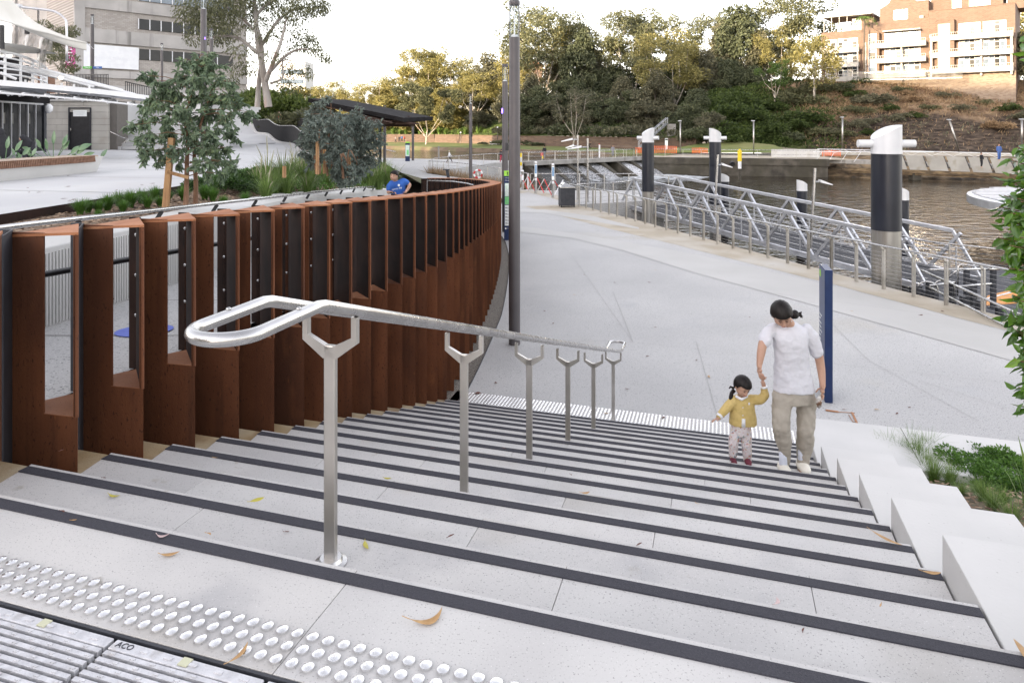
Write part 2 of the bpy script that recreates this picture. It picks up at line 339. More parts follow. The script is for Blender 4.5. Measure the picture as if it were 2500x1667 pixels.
M['tshirt'] = pmat('white_cotton', (.56,.56,.60), (.61,.61,.65), 3, .85, bump=.35, bscale=9)
M['khaki'] = pmat('khaki_cotton', (.31,.28,.235), (.38,.345,.29), 6, .85, bump=.6, bscale=10)
M['yellow_knit'] = pmat('yellow_quilted_knit', (.50,.37,.13), (.57,.43,.17), 20, .9, bump=.4, bscale=60)
M['floral'] = pmat('floral_cotton', (.55,.49,.50), (.66,.62,.62), 30, .85, specks=[((.45,.20,.17), 42, .60, .64), ((.22,.30,.34), 36, .62, .66), ((.50,.42,.16), 55, .64, .68)])
M['slipper'] = pmat('cream_slipper', (.72,.69,.60), (.78,.75,.67), 8, .8)
M['sock'] = pmat('pale_blue_sock', (.55,.58,.66), None, 8, .9)
M['maroon'] = pmat('maroon_suede', (.10,.015,.03), (.16,.03,.05), 8, .85)
M['blue_shirt'] = pmat('blue_jersey', (.018,.085,.36), (.030,.12,.44), 5, .8, bump=.3, bscale=12)
M['foil'] = pmat('crinkled_wrapper', (.55,.53,.50), (.75,.73,.70), 40, .3, metal=.7, bump=.8, bscale=50, stain=[((.20,.12,.08), 14, .5, .6)])
M['orange_net'] = pmat('orange_barrier_mesh', (.80,.14,.035), (.90,.20,.06), 9, .7)
M['red'] = pmat('red_paint', (.50,.03,.03), None, 3, .5)
M['yellow'] = pmat('yellow_marker', (.75,.55,.02), None, 3, .5)
M['rubber'] = pmat('dark_deck_grip', (.035,.036,.042), (.055,.056,.064), 5, .8)
M['orange_mat'] = pmat('orange_tactile_panel', (.62,.26,.05), (.68,.30,.07), 9, .7)
M['canvas'] = pmat('cream_canvas', (.66,.64,.585), (.72,.70,.65), .8, .7, stain=[((.56,.53,.47), .5, .55, .8)])
M['plastic'] = pmat('clear_vinyl_blind', (.42,.40,.38), (.58,.56,.54), 1.6, .22, stretch=(1,1,3), alpha=.62)
M['magenta'] = pmat('magenta_banner', (.42,.05,.22), (.50,.10,.28), 3, .7)
M['rock'] = pmat('shale_rock', (.030,.024,.019), (.10,.075,.055), .9, .9, stretch=(1,1,3), bump=.9, bscale=2.2, stain=[((.17,.12,.08), .3, .55, .75)])
M['rock_pale'] = pmat('tidal_sandstone', (.085,.058,.032), (.24,.17,.095), 1.1, .9, stretch=(1,1,3), bump=.9, bscale=2.6, stain=[((.04,.03,.02), .5, .5, .65)])
M['roofdark'] = pmat('dark_roof_sheet', (.012,.011,.012), (.020,.019,.020), 1, .85, spec=.1)
M['panel_conc'] = pmat('beige_panel_concrete', (.27,.26,.235), (.34,.33,.30), .6, .8, stain=[((.22,.19,.14), .8, .55, .75)])
M['roofunder'] = pmat('brown_soffit', (.05,.028,.022), (.08,.045,.035), 1, .8)
def brickmat(name, c1, c2, mortar, sc=1.0, axis=(0,0,0)):
  m = bpy.data.materials.new(name); m.use_nodes = True; t = m.node_tree; b = t.nodes['Principled BSDF']; b.inputs['Roughness'].default_value = .85
  tc = _n(t, 'ShaderNodeTexCoord'); mp = _n(t, 'ShaderNodeMapping'); mp.inputs['Rotation'].default_value = axis
  br = _n(t, 'ShaderNodeTexBrick'); br.inputs['Scale'].default_value = sc
  br.inputs['Color1'].default_value = (*c1, 1); br.inputs['Color2'].default_value = (*c2, 1); br.inputs['Mortar'].default_value = (*mortar, 1)
  br.inputs['Mortar Size'].default_value = .012; br.inputs['Brick Width'].default_value = .46; br.inputs['Row Height'].default_value = .17
  t.links.new(tc.outputs['UV'] if False else tc.outputs['Object'], mp.inputs[0]); t.links.new(mp.outputs[0], br.inputs[0])
  nz = _n(t, 'ShaderNodeTexNoise'); nz.inputs['Scale'].default_value = .4; nz.inputs['Detail'].default_value = 6; t.links.new(tc.outputs['Object'], nz.inputs[0])
  mx = _n(t, 'ShaderNodeMixRGB', blend_type='MULTIPLY'); mx.inputs[0].default_value = .5; t.links.new(br.outputs[0], mx.inputs[1])
  cr = _n(t, 'ShaderNodeValToRGB'); cr.color_ramp.elements[0].color = (.62,.60,.58,1); cr.color_ramp.elements[1].color = (1.15,1.1,1.05,1); t.links.new(nz.outputs[0], cr.inputs[0])
  t.links.new(cr.outputs[0], mx.inputs[2]); t.links.new(mx.outputs[0], b.inputs['Base Color'])
  return m
M['brick'] = brickmat('red_orange_brick', (.13,.080,.056), (.18,.118,.085), (.19,.165,.14), 1.0, (math.radians(90), 0, 0))
M['brick_base'] = brickmat('cream_mottled_brick', (.20,.14,.10), (.30,.24,.18), (.26,.23,.19), 1.0, (math.radians(90), 0, 0))
M['brick_grey'] = brickmat('pale_grey_brick', (.36,.335,.31), (.45,.425,.40), (.27,.25,.235), 1.0, (math.radians(90), 0, 0))
M['brick_wall'] = brickmat('brown_brick_retaining', (.10,.062,.045), (.15,.10,.07), (.11,.095,.08), .75, (math.radians(90), 0, 0))
def watermat(name, base, scale, strength, rough=.06, foam=None, stretch=(1, 2.2, 1)):
  m = bpy.data.materials.new(name); m.use_nodes = True; t = m.node_tree; b = t.nodes['Principled BSDF']
  b.inputs['Base Color'].default_value = (*base, 1); b.inputs['Roughness'].default_value = rough; b.inputs['Specular IOR Level'].default_value = .5; b.inputs['IOR'].default_value = 1.33
  tc = _n(t, 'ShaderNodeTexCoord'); mp = _n(t, 'ShaderNodeMapping'); mp.inputs['Scale'].default_value = stretch; t.links.new(tc.outputs['Object'], mp.inputs[0])
  n1 = _n(t, 'ShaderNodeTexNoise'); n1.inputs['Scale'].default_value = scale; n1.inputs['Detail'].default_value = 3; t.links.new(mp.outputs[0], n1.inputs[0])
  bp = _n(t, 'ShaderNodeBump'); bp.inputs['Strength'].default_value = strength; bp.inputs['Distance'].default_value = .19; t.links.new(n1.outputs[0], bp.inputs['Height'])
  t.links.new(bp.outputs[0], b.inputs['Normal'])
  return m
M['water'] = watermat('brown_river_water', (.014,.010,.005), .75, 1.0, stretch=(1,1.7,1))
M['water_up'] = watermat('upstream_water', (.05,.045,.035), 1.2, .6, stretch=(1,2,1))
M['foam'] = pmat('white_water', (.20,.215,.235), (.74,.77,.80), 3.2, .6, stretch=(1.2,.22,.22), bump=.6, bscale=6, contrast=(.42,.62))
M['churn'] = pmat('churned_foam', (.055,.06,.06), (.66,.69,.71), 1.5, .5, stretch=(.6,1.6,1), bump=.6, bscale=5, contrast=(.45,.66))
# === SETTING: ground, water, banks
def struct(name, mb, mat, **k):
  o = mb.build(name, mat, **k); return tag(o, kind='structure')
struct('ground', MB().add([(-1500,-1500,-4.2),(1500,-1500,-4.2),(1500,1500,-4.2),(-1500,1500,-4.2)], [(0,1,2,3)]), M['bank'])
struct('river_water', MB().add([(-20,-40,-2.3),(190,-40,-2.3),(190,104,-2.3),(20,104,-2.3),(-20,84,-2.3)], [(0,1,2,3,4)]), M['water'])
fence_px = [(1395,500),(1414,505),(1431,509),(1448,514),(1466.6,519),(1487,524),(1507,529.6),(1529,534.7),(1551.5,541),(1575,547.4),(1600,555),(1627,562),
      (1655,570),(1685.5,577.5),(1718,586.5),(1752,595.8),(1790,607),(1831.6,618),(1875,630),(1922.8,643),(1974,656.5),(2030,672.4),(2091,688),
      (2157.5,706.5),(2231,725),(2310.5,745.6),(2400.7,769.4)]
FENCE = [PZ(x, y, 0) for x, y in fence_px]
_a, _b = FENCE[-2], FENCE[-1]
for k in range(1, 9): FENCE.append(_b + (_b-_a)*k*1.0 + Vector((.045*k*k, .02*k*k, 0)))
edge = [Vector((p.x, p.y)) for p in FENCE]
off = []
for i, p in enumerate(edge):
  a = edge[max(0, i-1)]; b = edge[min(len(edge)-1, i+1)]; d = (b-a).normalized(); n = Vector((-d.y, d.x))
  if n.x < 0: n = -n
  off.append(p + n*.28)
prom = [(24, -6)]
prom += [(p.x, p.y) for p in reversed(off)]
prom += [(8.6, 38.6), (8.2, 44.6), (1.0, 44.6), (-.6, 50.2), (-7.8, 61.6), (-2.0, 79.5), (1.3, 81.2), (1.0, 84.4), (-60, 110), (-60, -6)]
struct('promenade', MB().prism(prom, -3.2, 0.0), M['prom'])
struct('quay_wall', MB().prism([(p.x+.03, p.y+.01) for p in off]+[(p.x-.6, p.y-.3) for p in reversed(off)], -3.1, -.16), M['quay'])
def band(name, A, B, z, mat):
  n = len(A); mb = MB(); mb.add([(p[0], p[1], z) for p in A]+[(p[0], p[1], z) for p in B], [(i, i+1, n+i+1, n+i) for i in range(n-1)])
  o = struct(name, mb, mat); return o
ins = []
for i, p in enumerate(edge):
  a = edge[max(0, i-1)]; b = edge[min(len(edge)-1, i+1)]; d = (b-a).normalized(); n = Vector((-d.y, d.x))
  if n.x > 0: n = -n
  wd = np.interp(i, [0, 8, 16, 22, 34], [2.6, 2.2, 1.35, .8, .62]); ins.append(p + n*float(wd))
band('tan_concrete_edge', [(p.x, p.y) for p in off], [(p.x, p.y) for p in ins], .004, M['prom_tan'])
band('tan_concrete_apron', [PZ(*p, 0).xy for p in [(1215,478),(1290,470),(1400,498)]], [PZ(*p, 0).xy for p in [(1222,468),(1300,462),(1412,490)]], .004, M['prom_tan'])
def pxband(name, top, bot, z, mat):
  A = [PZ(x, y, 0).xy for x, y in top]; B = [PZ(x, y, 0).xy for x, y in bot]; return band(name, A, B, z, mat)
pxband('pale_concrete_band', [(1190,548),(1300,556),(1400,571),(1520,590),(1700,622),(1900,668),(2200,740),(2600,850)],
   [(1190,563),(1300,571),(1400,583),(1520,612),(1700,668),(1900,722),(2200,805),(2600,918)], .008, M['prom_smooth'])
pxband('pale_concrete_band', [(1240,512),(1330,512),(1450,529),(1560,556)], [(1240,518),(1330,521),(1450,541),(1560,560)], .008, M['prom_smooth'])
def pxjoint(p, q, w=.006):
  a, b = PZ(*p, 0), PZ(*q, 0); d = (b-a).normalized(); n = Vector((-d.y, d.x, 0))*w/2
  return [(a-n).to_tuple()[:2]+(.012,), (b-n).to_tuple()[:2]+(.012,), (b+n).to_tuple()[:2]+(.012,), (a+n).to_tuple()[:2]+(.012,)]
jm = MB()
for p, q in [((1497,714),(1545,835)),((1700,835),(1752,1020)),((1100,824),(1545,836)),((1545,836),(2500,940)),((1358,584),(1402,632)),((1402,632),(1545,836)),
      ((2240,930),(2500,1010)),((2010,770),(2120,880)),((1770,700),(2500,800)),((1380,541),(1500,566)),
      ((1000,430),(1190,470)),((2120,880),(2390,1030))]:
  jm.add(pxjoint(p, q), [(0,1,2,3)])
struct('pavement_joint', jm, M['joint_soft'])
struct('upstream_water', MB().add([(-70,100,-.75),(-2,83.4,-.75),(2,84.2,-.75),(18.6,98.4,-.75),(40,100,-.75),(60,180,-.75),(-90,210,-.75)], [(0,1,2,3,4,5,6)]), M['water_up'])
lawn_edge = [(-120,172),(-60,160),(-26,152),(-12,141),(4,127),(14,117),(19.5,104),(22,99)]
wall_line = [(-120,190),(-60,182),(-26,176),(-20,175),(-10,162),(4.3,144),(18.4,123.5),(30,112)]
lw = MB(); rows = []
for t in np.linspace(0, 1, 14):
  rows.append([])
  for a, b in zip(lawn_edge, wall_line):
    zz = .02 + .32*t; rows[-1].append((a[0]*(1-t)+b[0]*t, a[1]*(1-t)+b[1]*t, zz))
lw.grid(rows); lw.grid([[(a[0]-.0, a[1]-1.6, -1.0) for a in lawn_edge], [(a[0], a[1], .02) for a in lawn_edge]], 1)
struct('far_lawn', lw, [M['lawn'], M['bank']])
rw = MB()
P = [np.array(p) for p in wall_line]
for c in range(4):
  z0 = .2+.55*c if c else -.4; z1 = .2+.55*(c+1)-.02; o_ = .12*c
  for i in range(len(P)-1):
    a, b = P[i], P[i+1]; d = (b-a)/np.linalg.norm(b-a); n = np.array([-d[1], d[0]]); n = n if n[1] > 0 else -n
    rw.hexa([(*(a+n*o_), z0), (*(b+n*o_), z0), (*(b+n*(o_+.5)), z0), (*(a+n*(o_+.5)), z0)], [(*(a+n*o_), z1), (*(b+n*o_), z1), (*(b+n*(o_+.5)), z1), (*(a+n*(o_+.5)), z1)])
rwo = rw.build('retaining_wall', M['brick_wall']); tag(rwo, 'low brown brick retaining wall stepping along the back of the far lawn', 'wall')
def fbm(x, y, s, o=4): return mnoise.fractal(Vector((x*s, y*s, 3.3)), 1.0, 2.0, o)
def terr(name, fn, xs, ys, mat, holes=None):
  mb = MB(); rows = []
  for x in xs: rows.append([(*fn(x, y)[:2], fn(x, y)[2]) for y in ys])
  mb.grid(rows); o = mb.build(name, mat, smooth=True); return tag(o, kind='structure')
WL = np.array(wall_line+[(46,108),(60,104),(90,98),(130,92),(180,84)], float)
base_z = [2.1,2.1,2.1,2.1,2.2,2.4,2.6,2.3,.6,.3,.3,.3,.3]
def hill_fn(u, v):          # u = along wall line, v = 0..1 back
  i = min(len(WL)-2, int(u)); f = u-i; p = WL[i]*(1-f)+WL[i+1]*f; bz = base_z[i]*(1-f)+base_z[i+1]*f
  d = np.array([.18, 1.0]); d = d/np.linalg.norm(d)
  right = np.interp(u, [0, 6.7, 7.4, 8.2, 13], [0, .0, .75, 1, 1])
  run = v*60
  zl = bz + run*.10 + 2.0*min(1, run/14)
  zr = bz + np.interp(run, [0, 3, 9, 16, 22, 30, 60], [0, 1.0, 5.0, 8.6, 11.6, 12.0, 12.6])
  z = zl*(1-right)+zr*right + fbm(p[0]+d[0]*run, p[1]+run, .12)*(.5+.9*right)*min(1, run/3+.05)
  return (p[0]+d[0]*run, p[1]+d[1]*run+.45, z)
mb = MB(); rows = []
for u in np.linspace(0, len(WL)-1.001, 150): rows.append([hill_fn(u, v) for v in np.r_[np.linspace(0, .5, 46), np.linspace(.53, 1, 12)]])
mb.grid(rows)
hm = bpy.data.materials.new('hillside_cover'); hm.use_nodes = True; t = hm.node_tree; b = t.nodes['Principled BSDF']; b.inputs['Roughness'].default_value = .95; b.inputs['Specular IOR Level'].default_value = .15
tc = _n(t, 'ShaderNodeTexCoord'); sx = _n(t, 'ShaderNodeSeparateXYZ'); t.links.new(tc.outputs['Object'], sx.inputs[0])
def _ramp(sock, stops):
  c = _n(t, 'ShaderNodeValToRGB'); e = c.color_ramp.elements; e[0].position, e[0].color = stops[0][0], (*stops[0][1], 1); e[1].position, e[1].color = stops[-1][0], (*stops[-1][1], 1)
  for p, cc in stops[1:-1]: x = e.new(p); x.color = (*cc, 1)
  t.links.new(sock, c.inputs[0]); return c.outputs[0]
def _noise(s, d=6, st=(1,1,1)):
  mp = _n(t, 'ShaderNodeMapping'); mp.inputs['Scale'].default_value = st; t.links.new(tc.outputs['Object'], mp.inputs[0])
  n = _n(t, 'ShaderNodeTexNoise'); n.inputs['Scale'].default_value = s; n.inputs['Detail'].default_value = d; t.links.new(mp.outputs[0], n.inputs[0]); return n.outputs[0]
dry = _ramp(_noise(.5, 8), [(.35, (.12,.075,.05)), (.5, (.24,.165,.105)), (.62, (.34,.245,.16)), (.75, (.17,.145,.06))])
rockc = _ramp(_noise(.8, 8, (1,1,4)), [(.35, (.030,.023,.019)), (.55, (.085,.066,.052)), (.75, (.18,.135,.10))])
grn = _ramp(_noise(.6, 8), [(.35, (.03,.045,.014)), (.55, (.07,.10,.026)), (.75, (.12,.13,.045))])
def _mr(sock, a, b2):
  m = _n(t, 'ShaderNodeMapRange'); m.inputs[1].default_value = a; m.inputs[2].default_value = b2; t.links.new(sock, m.inputs[0]); return m.outputs[0]
def _mix(f, a, b2):
  m = _n(t, 'ShaderNodeMixRGB'); t.links.new(f, m.inputs[0]); t.links.new(a, m.inputs[1]); t.links.new(b2, m.inputs[2]); return m.outputs[0]
def _add(a, b2, k):
  m = _n(t, 'ShaderNodeMath', operation='MULTIPLY_ADD'); t.links.new(b2, m.inputs[0]); m.inputs[1].default_value = k; t.links.new(a, m.inputs[2]); return m.outputs[0]
zr_ = _mr(_add(sx.outputs[2], _noise(.12, 4), 6.0), 8.4, 9.6)
c1_ = _mix(zr_, rockc, dry)
xr_ = _mr(_add(sx.outputs[0], _noise(.1, 4), 16.0), 52, 58)
t.links.new(_mix(xr_, grn, c1_), b.inputs['Base Color'])
bp = _n(t, 'ShaderNodeBump'); bp.inputs['Strength'].default_value = 1.0; bp.inputs['Distance'].default_value = .5; t.links.new(_noise(1.2, 8, (1,1,2.5)), bp.inputs['Height']); t.links.new(bp.outputs[0], b.inputs['Normal'])
M['hill'] = hm
o = mb.build('hillside', hm, smooth=True); tag(o, kind='structure')
fbp = [(18.6,98.6),(18.6,94.2),(40.5,88.0),(44,87.5),(52,86),(64,82),(80,76),(110,66),(190,50),(190,70),(140,88),(92,95),(62,103),(44,107),(30,111),(24,108)]
struct('far_bank_promenade', MB().prism(fbp[:4]+[(44,107),(30,111),(24,108)], -.05, 0.0), M['prom_tan'])
struct('far_bank_sea_wall', MB().prism([(18.5,94.0),(40.6,87.7),(40.6,88.3),(18.5,94.6)], -3.2, -.05), M['quay'])
struct('sea_wall_capping', MB().prism([(18.5,93.85),(40.7,87.5),(40.7,88.7),(18.5,95.0)], -.85, .03), M['quay'])
_g = [PD(1590,373,106), PD(1935,373,98.5), PD(1890,354,107), PD(1790,344,112), PD(1700,352,112)]
struct('grass_verge', MB().add([tuple(p) for p in _g], [(0,1,2,3,4)]), M['lawn'])
rows = []
for u in np.linspace(0, 1, 120):
  X = 40.4+u*80; Y0 = 86.5-u*25; row = []
  for v in np.linspace(0, 1, 16):
    Y = Y0+v*16; st = math.floor((v*1.25+.25*fbm(X, Y, .25))*6)/6
    row.append((X, Y, -2.6+2.7*min(1, max(0, st))+.18*fbm(X*1.0, Y*2, .8)))
  rows.append(row)
MBk = MB(); MBk.grid(rows); o = MBk.build('rock_shelf', M['rock_pale']); tag(o, kind='structure')
rows = [[(40.4+u*80, 101.0-u*22, .15), (46+u*84, 108-u*22, .35)] for u in np.linspace(0, 1, 30)]
struct('far_bank_path', MB().grid(rows), M['prom_tan'])
# === STAIRS
S0, TG, RS, ZT = 2.060, .475, .1625, 2.6
def sk(k): return S0+TG*k
def zk(k): return ZT-RS*k
QR = .948
LEFT = {1:(-2.37,3.367),2:(-2.247,3.82),3:(-2.13,4.286),4:(-2.02,4.744),5:(-1.91,5.205),6:(-1.80,5.67),7:(-1.707,6.12),8:(-1.60,6.59),9:(-1.5,7.063),
    10:(-1.396,7.53),11:(-1.30,8.0),12:(-1.209,8.483),13:(-1.118,8.935),14:(-1.039,9.414),15:(-.961,9.887)}
def qof(p): return p[0]*VY-p[1]*VX
QL = {k: qof(p) for k, p in LEFT.items()}; QL[0] = QL[1]+.05; QL[-1] = QL[0]+.05; QL[16] = QL[15]-.05
stair = thing('staircase', 'wide terrazzo staircase with dark grip strips descending to the river promenade', 'staircase')
core = MB()
for k in range(0, 16):
  a, b = sk(k-1) if k else -1.4, sk(k); z = zk(k)-.05
  P = [SP(a, QL[k]-1.0), SP(a, QR+.01), SP(b-.012, QR+.01), SP(b-.012, QL[k]-1.0)]
  core.prism([(p.x, p.y) for p in P], -.02, z)
core.build('core', M['slab'], stair)
def slab_mesh(s0, s1, qa0, qa1, qb, z, th=.05, ch=.0015):
  mb = MB()
  lo = [SP(s0, qa0, z-th), SP(s0, qb, z-th), SP(s1, qb, z-th), SP(s1, qa1, z-th)]
  mi = [SP(s0, qa0, z-ch), SP(s0, qb, z-ch), SP(s1, qb, z-ch), SP(s1, qa1, z-ch)]
  tp = [SP(s0+ch, qa0+ch, z), SP(s0+ch, qb-ch, z), SP(s1-ch, qb-ch, z), SP(s1-ch, qa1+ch, z)]
  mb.add([tuple(p) for p in lo+mi+tp], [(3,2,1,0),(8,9,10,11)]+[(i,(i+1)%4,4+(i+1)%4,4+i) for i in range(4)]+[(4+i,4+(i+1)%4,8+(i+1)%4,8+i) for i in range(4)])
  return mb
joints = {1:[-2.15,-.55],2:[-2.55,-1.05,.35],3:[-1.75,-.30],4:[-2.45,-.85],5:[-1.95,-.28],6:[-2.7,-1.2,.2],7:[-1.6,-.1],8:[-2.3,-.75],9:[-2.9,-1.35,.1],
     10:[-1.9,-.45],11:[-2.6,-1.05,.4],12:[-2.2,-.65],13:[-1.7,-.2],14:[-2.5,-.95],15:[-2.0,-.5]}
for k in range(1, 16):
  qs = [QL[k]] + joints[k] + [QR-.003]
  for j in range(len(qs)-1):
    qa, qb = qs[j]+(0 if j == 0 else .0012), qs[j+1]-.0012
    qa0 = qa+(.085 if j == 0 else 0)
    dz = .0006*((k*7+j*3) % 3-1)
    slab_mesh(sk(k-1)-.01, sk(k), qa0 if j == 0 else qa, qa, qb, zk(k)+dz).build('tread_slab', M['slab'] if (k+j) % 3 else M['slab_cool'], stair)
  m = MB(); m.prism([SP(sk(k-1)-.01, QL[k]-.9).xy, SP(sk(k-1)-.01, QL[k]+.08).xy, SP(sk(k)-.004, QL[k]-.004).xy, SP(sk(k)-.004, QL[k]-.9).xy], zk(k)-.05, zk(k)-.012)
  m.build('margin_slab', M['margin'], stair)
def strip(k, q0, q1):
  a, b = sk(k)-.079, sk(k)-.021; z = zk(k); h = .0045
  return MB().add([SP(a, q0, z-.01), SP(a, q1, z-.01), SP(b, q1, z-.01), SP(b, q0-.0, z-.01), SP(a+.003, q0, z+h), SP(a+.003, q1, z+h), SP(b-.003, q1, z+h), SP(b-.003, q0, z+h)],
          [(3,2,1,0),(4,5,6,7),(0,1,5,4),(1,2,6,5),(2,3,7,6),(3,0,4,7)])
for k in range(0, 16): strip(k, QL[k]+.012 if k else -4.6, QR-.004).build('nosing_strip', M['nosing'], stair)
land = thing('landing', None, None); tag(land, kind='structure')
SE = 1.600  # near edge of the slabs, where the drain frame begins
SEd = lambda q: SE
lj = [-5.2, -3.2, -1.171, .83, 2.4]
core2 = MB(); core2.prism([SP(-1.4, -5.4).xy, SP(-1.4, 2.4).xy, SP(S0-.012, 2.4).xy, SP(S0-.012, -5.4).xy], 0, ZT-.09); core2.build('landing_core', M['conc'], land)
for j in range(len(lj)-1):
  slab_mesh(SE, S0, lj[j]+.0012, lj[j]+.0012, lj[j+1]-.0012, ZT, th=.09).build('landing_slab', M['slab'] if j % 2 else M['slab_cool'], land)
slab_mesh(-1.4, 1.262, -5.2, -5.2, 2.4, ZT-.002, th=.09).build('landing_slab', M['slab'], land)
def stud_mesh():
  mb = MB(); r = .0175
  prof = [(r, -.004), (r, .0015), (r*.985, .0035), (r*.72, .0058), (.35*r, .0066), (.30*r, .0058), (.22*r, .0066)]
  mb.lathe((0,0,0), prof, 16); mb.sm = True; me = mb.mesh('tactile_stud', M['stud'])
  try: me.set_sharp_from_angle(angle=math.radians(25))
  except Exception: pass
  return me
smesh = stud_mesh()
tg = thing('tactile_stud_field', 'three rows of shiny steel tactile studs on the top landing beside the drain', 'tactile studs', SP(1.69, -1.4, ZT))
base = SP(1.69, -1.4, ZT)
def stud_row(q0, q1, s):
  q = q0
  while q < q1: yield q, s; q += .0515
rows_s = [1.745, 1.694, 1.643]
for ri, s in enumerate(rows_s):
  for q, s_ in stud_row(-2.53, -.28, s):
    p = SP(s_, q, ZT)
    o = link_mesh('stud', smesh, tg, loc=(p.x-base.x, p.y-base.y, .0035), rz=rnd.uniform(0, 6))
gm = pmat('cast_metal_grate', (.52,.52,.54), (.66,.66,.68), 22, .48, metal=.35, bump=.25, bscale=120, stain=[((.30,.27,.24), 9, .6, .8)])
fr = thing('drain_channel', 'dark steel channel frame edging the drain grates', 'drain frame', SP(1.587, -2, ZT))
FB = SP(1.587, -2, ZT)
def rel(mb, base):
  mb.v = [(v[0]-base.x, v[1]-base.y, v[2]-base.z) for v in mb.v]; return mb
m = MB(); m.bar(SP(1.5925, -5.0, ZT-.013), SP(1.5925, 2.3, ZT-.013), .009, .024)
rel(m, FB).build('near_rim', M['darksteel'], fr)
m = MB(); m.bar(SP(1.268, -5.0, ZT-.013), SP(1.268, 2.3, ZT-.013), .009, .024); rel(m, FB).build('far_rim', M['darksteel'], fr)
m = MB(); m.prism([SP(1.264,-5).xy, SP(1.264,2.3).xy, SP(1.598,2.3).xy, SP(1.598,-5).xy], ZT-.0895, ZT-.055); rel(m, FB).build('channel_shade_floor', M['blacksteel'], fr)  # floor made black to paint the shade in the grate gaps
glabels = ['drain grate reaching the left edge of the photo, nearest the corner', 'drain grate in the lower left with its letters cast near the corner', 'drain grate at the bottom edge right of the other two']
for gi, (q0, q1) in enumerate([(-2.210, -1.695), (-1.690, -1.177), (-1.172, -.66)]):
  g0 = SP(1.58, q0, ZT); g = thing('drain_grate', glabels[gi], 'drain grate', g0, group='drain grates across the landing')
  s_hi = 1.584; nb = 11; pitch = .0245
  m = MB(); m.bar(SP(s_hi-.022, q0+.004, ZT-.010), SP(s_hi-.022, q1-.004, ZT-.010), .036, .016)
  rel(m, g0).build('edge_bar', gm, g, bevel=.003)
  for b_ in range(nb):
    s_ = s_hi-.052-b_*pitch
    m = MB(); m.bar(SP(s_, q0+.006, ZT-.011), SP(s_, q1-.006, ZT-.011), .0142, .016)
    o = rel(m, g0).build('slat', gm, g)
  m = MB()
  for qq in np.arange(q0+.01, q1, .105): m.bar(SP(1.275, qq, ZT-.022), SP(s_hi, qq, ZT-.022), .010, .014)
  rel(m, g0).build('cross_bar', gm, g);
  m = MB()
  for b_ in range(0, nb, 1):
    s_ = s_hi-.052-b_*pitch; off_ = (b_ % 2)*.035
    for qq in np.arange(q0+.03+off_, q1-.02, .07): m.bar(SP(s_, qq, ZT-.0025), SP(s_, qq+.016, ZT-.0025), .007, .005)
  o = rel(m, g0).build('grip_pad', gm, g); o['kind'] = 'stuff'
  m = MB()
  for qq in np.arange(q0+.105, q1-.03, .085): m.bar(SP(s_hi-.022, qq, ZT-.001), SP(s_hi-.022, qq+.026, ZT-.001), .009, .004)
  o = rel(m, g0).build('rim_pad', gm, g); o['kind'] = 'stuff'
  m = MB(); m.bar(SP(s_hi-.020, q0+.245, ZT+.0005), SP(s_hi-.020, q0+.275, ZT+.0005), .028, .003); rel(m, g0).build('clip', pmat('yellowed_clip', (.48,.48,.34), None, 4, .6), g)
def text(name, s, size, mat, mtx, parent=None, ext=.001, align='CENTER'):
  cu = bpy.data.curves.new(name, 'FONT'); cu.body = s; cu.size = size; cu.extrude = ext; cu.align_x = align; cu.align_y = 'CENTER'
  cu.resolution_u = 3
  o = bpy.data.objects.new(name, cu); COL.objects.link(o); dg = bpy.context.evaluated_depsgraph_get()
  me = bpy.data.meshes.new_from_object(o.evaluated_get(dg)); COL.objects.unlink(o); bpy.data.objects.remove(o)
  me.materials.clear(); me.materials.append(mat); me.transform(mtx)
  o = bpy.data.objects.new(name, me); COL.objects.link(o)
  if parent is not None: o.parent = parent
  return o
def basis(origin, right, up):
  r = Vector(right).normalized(); u = Vector(up).normalized(); n = r.cross(u)
  m = Matrix((r, u, n)).transposed().to_4x4(); m.translation = Vector(origin); return m
_gr = [o for o in COL.objects if o.name.startswith('drain_grate')][1]
_g0 = Vector(_gr.location)
text('cast_letters', 'ACO', .027, M['darksteel'], basis(SP(1.563, -1.642, ZT-.0012)-_g0, (VY,-VX,0), (VX,VY,0)), _gr, ext=.0008)
tf = MB(); q0, q1 = -3.72, .96
s_ = sk(15)+.10
base_pts = []
while s_ < sk(15)+.72:
  q = q0-.02
  while q < q1:
    c = SP(s_, q, 0); n = 6
    ring = [(c.x+.0165*math.cos(a), c.y+.0165*math.sin(a)) for a in [2*math.pi*i/n for i in range(n)]]
    tf.add([(x, y, .004) for x, y in ring]+[(c.x+(x-c.x)*.75, c.y+(y-c.y)*.75, .009) for x, y in ring], [tuple(range(n, 2*n))]+[(i, (i+1)%n, n+(i+1)%n, n+i) for i in range(n)])
    q += .0515
  s_ += .0515
o = tf.build('tactile_stud_field', M['stud']); tag(o, 'wide band of small steel tactile studs at the foot of the stairs', 'tactile studs', kind='stuff')
m = MB(); m.prism([SP(sk(15)+.0, -3.86).xy, SP(sk(15)+.0, .99).xy, SP(sk(15)+.74, .99).xy, SP(sk(15)+.74, -3.9).xy], 0, .004)
struct('tactile_base', m, M['slab'])
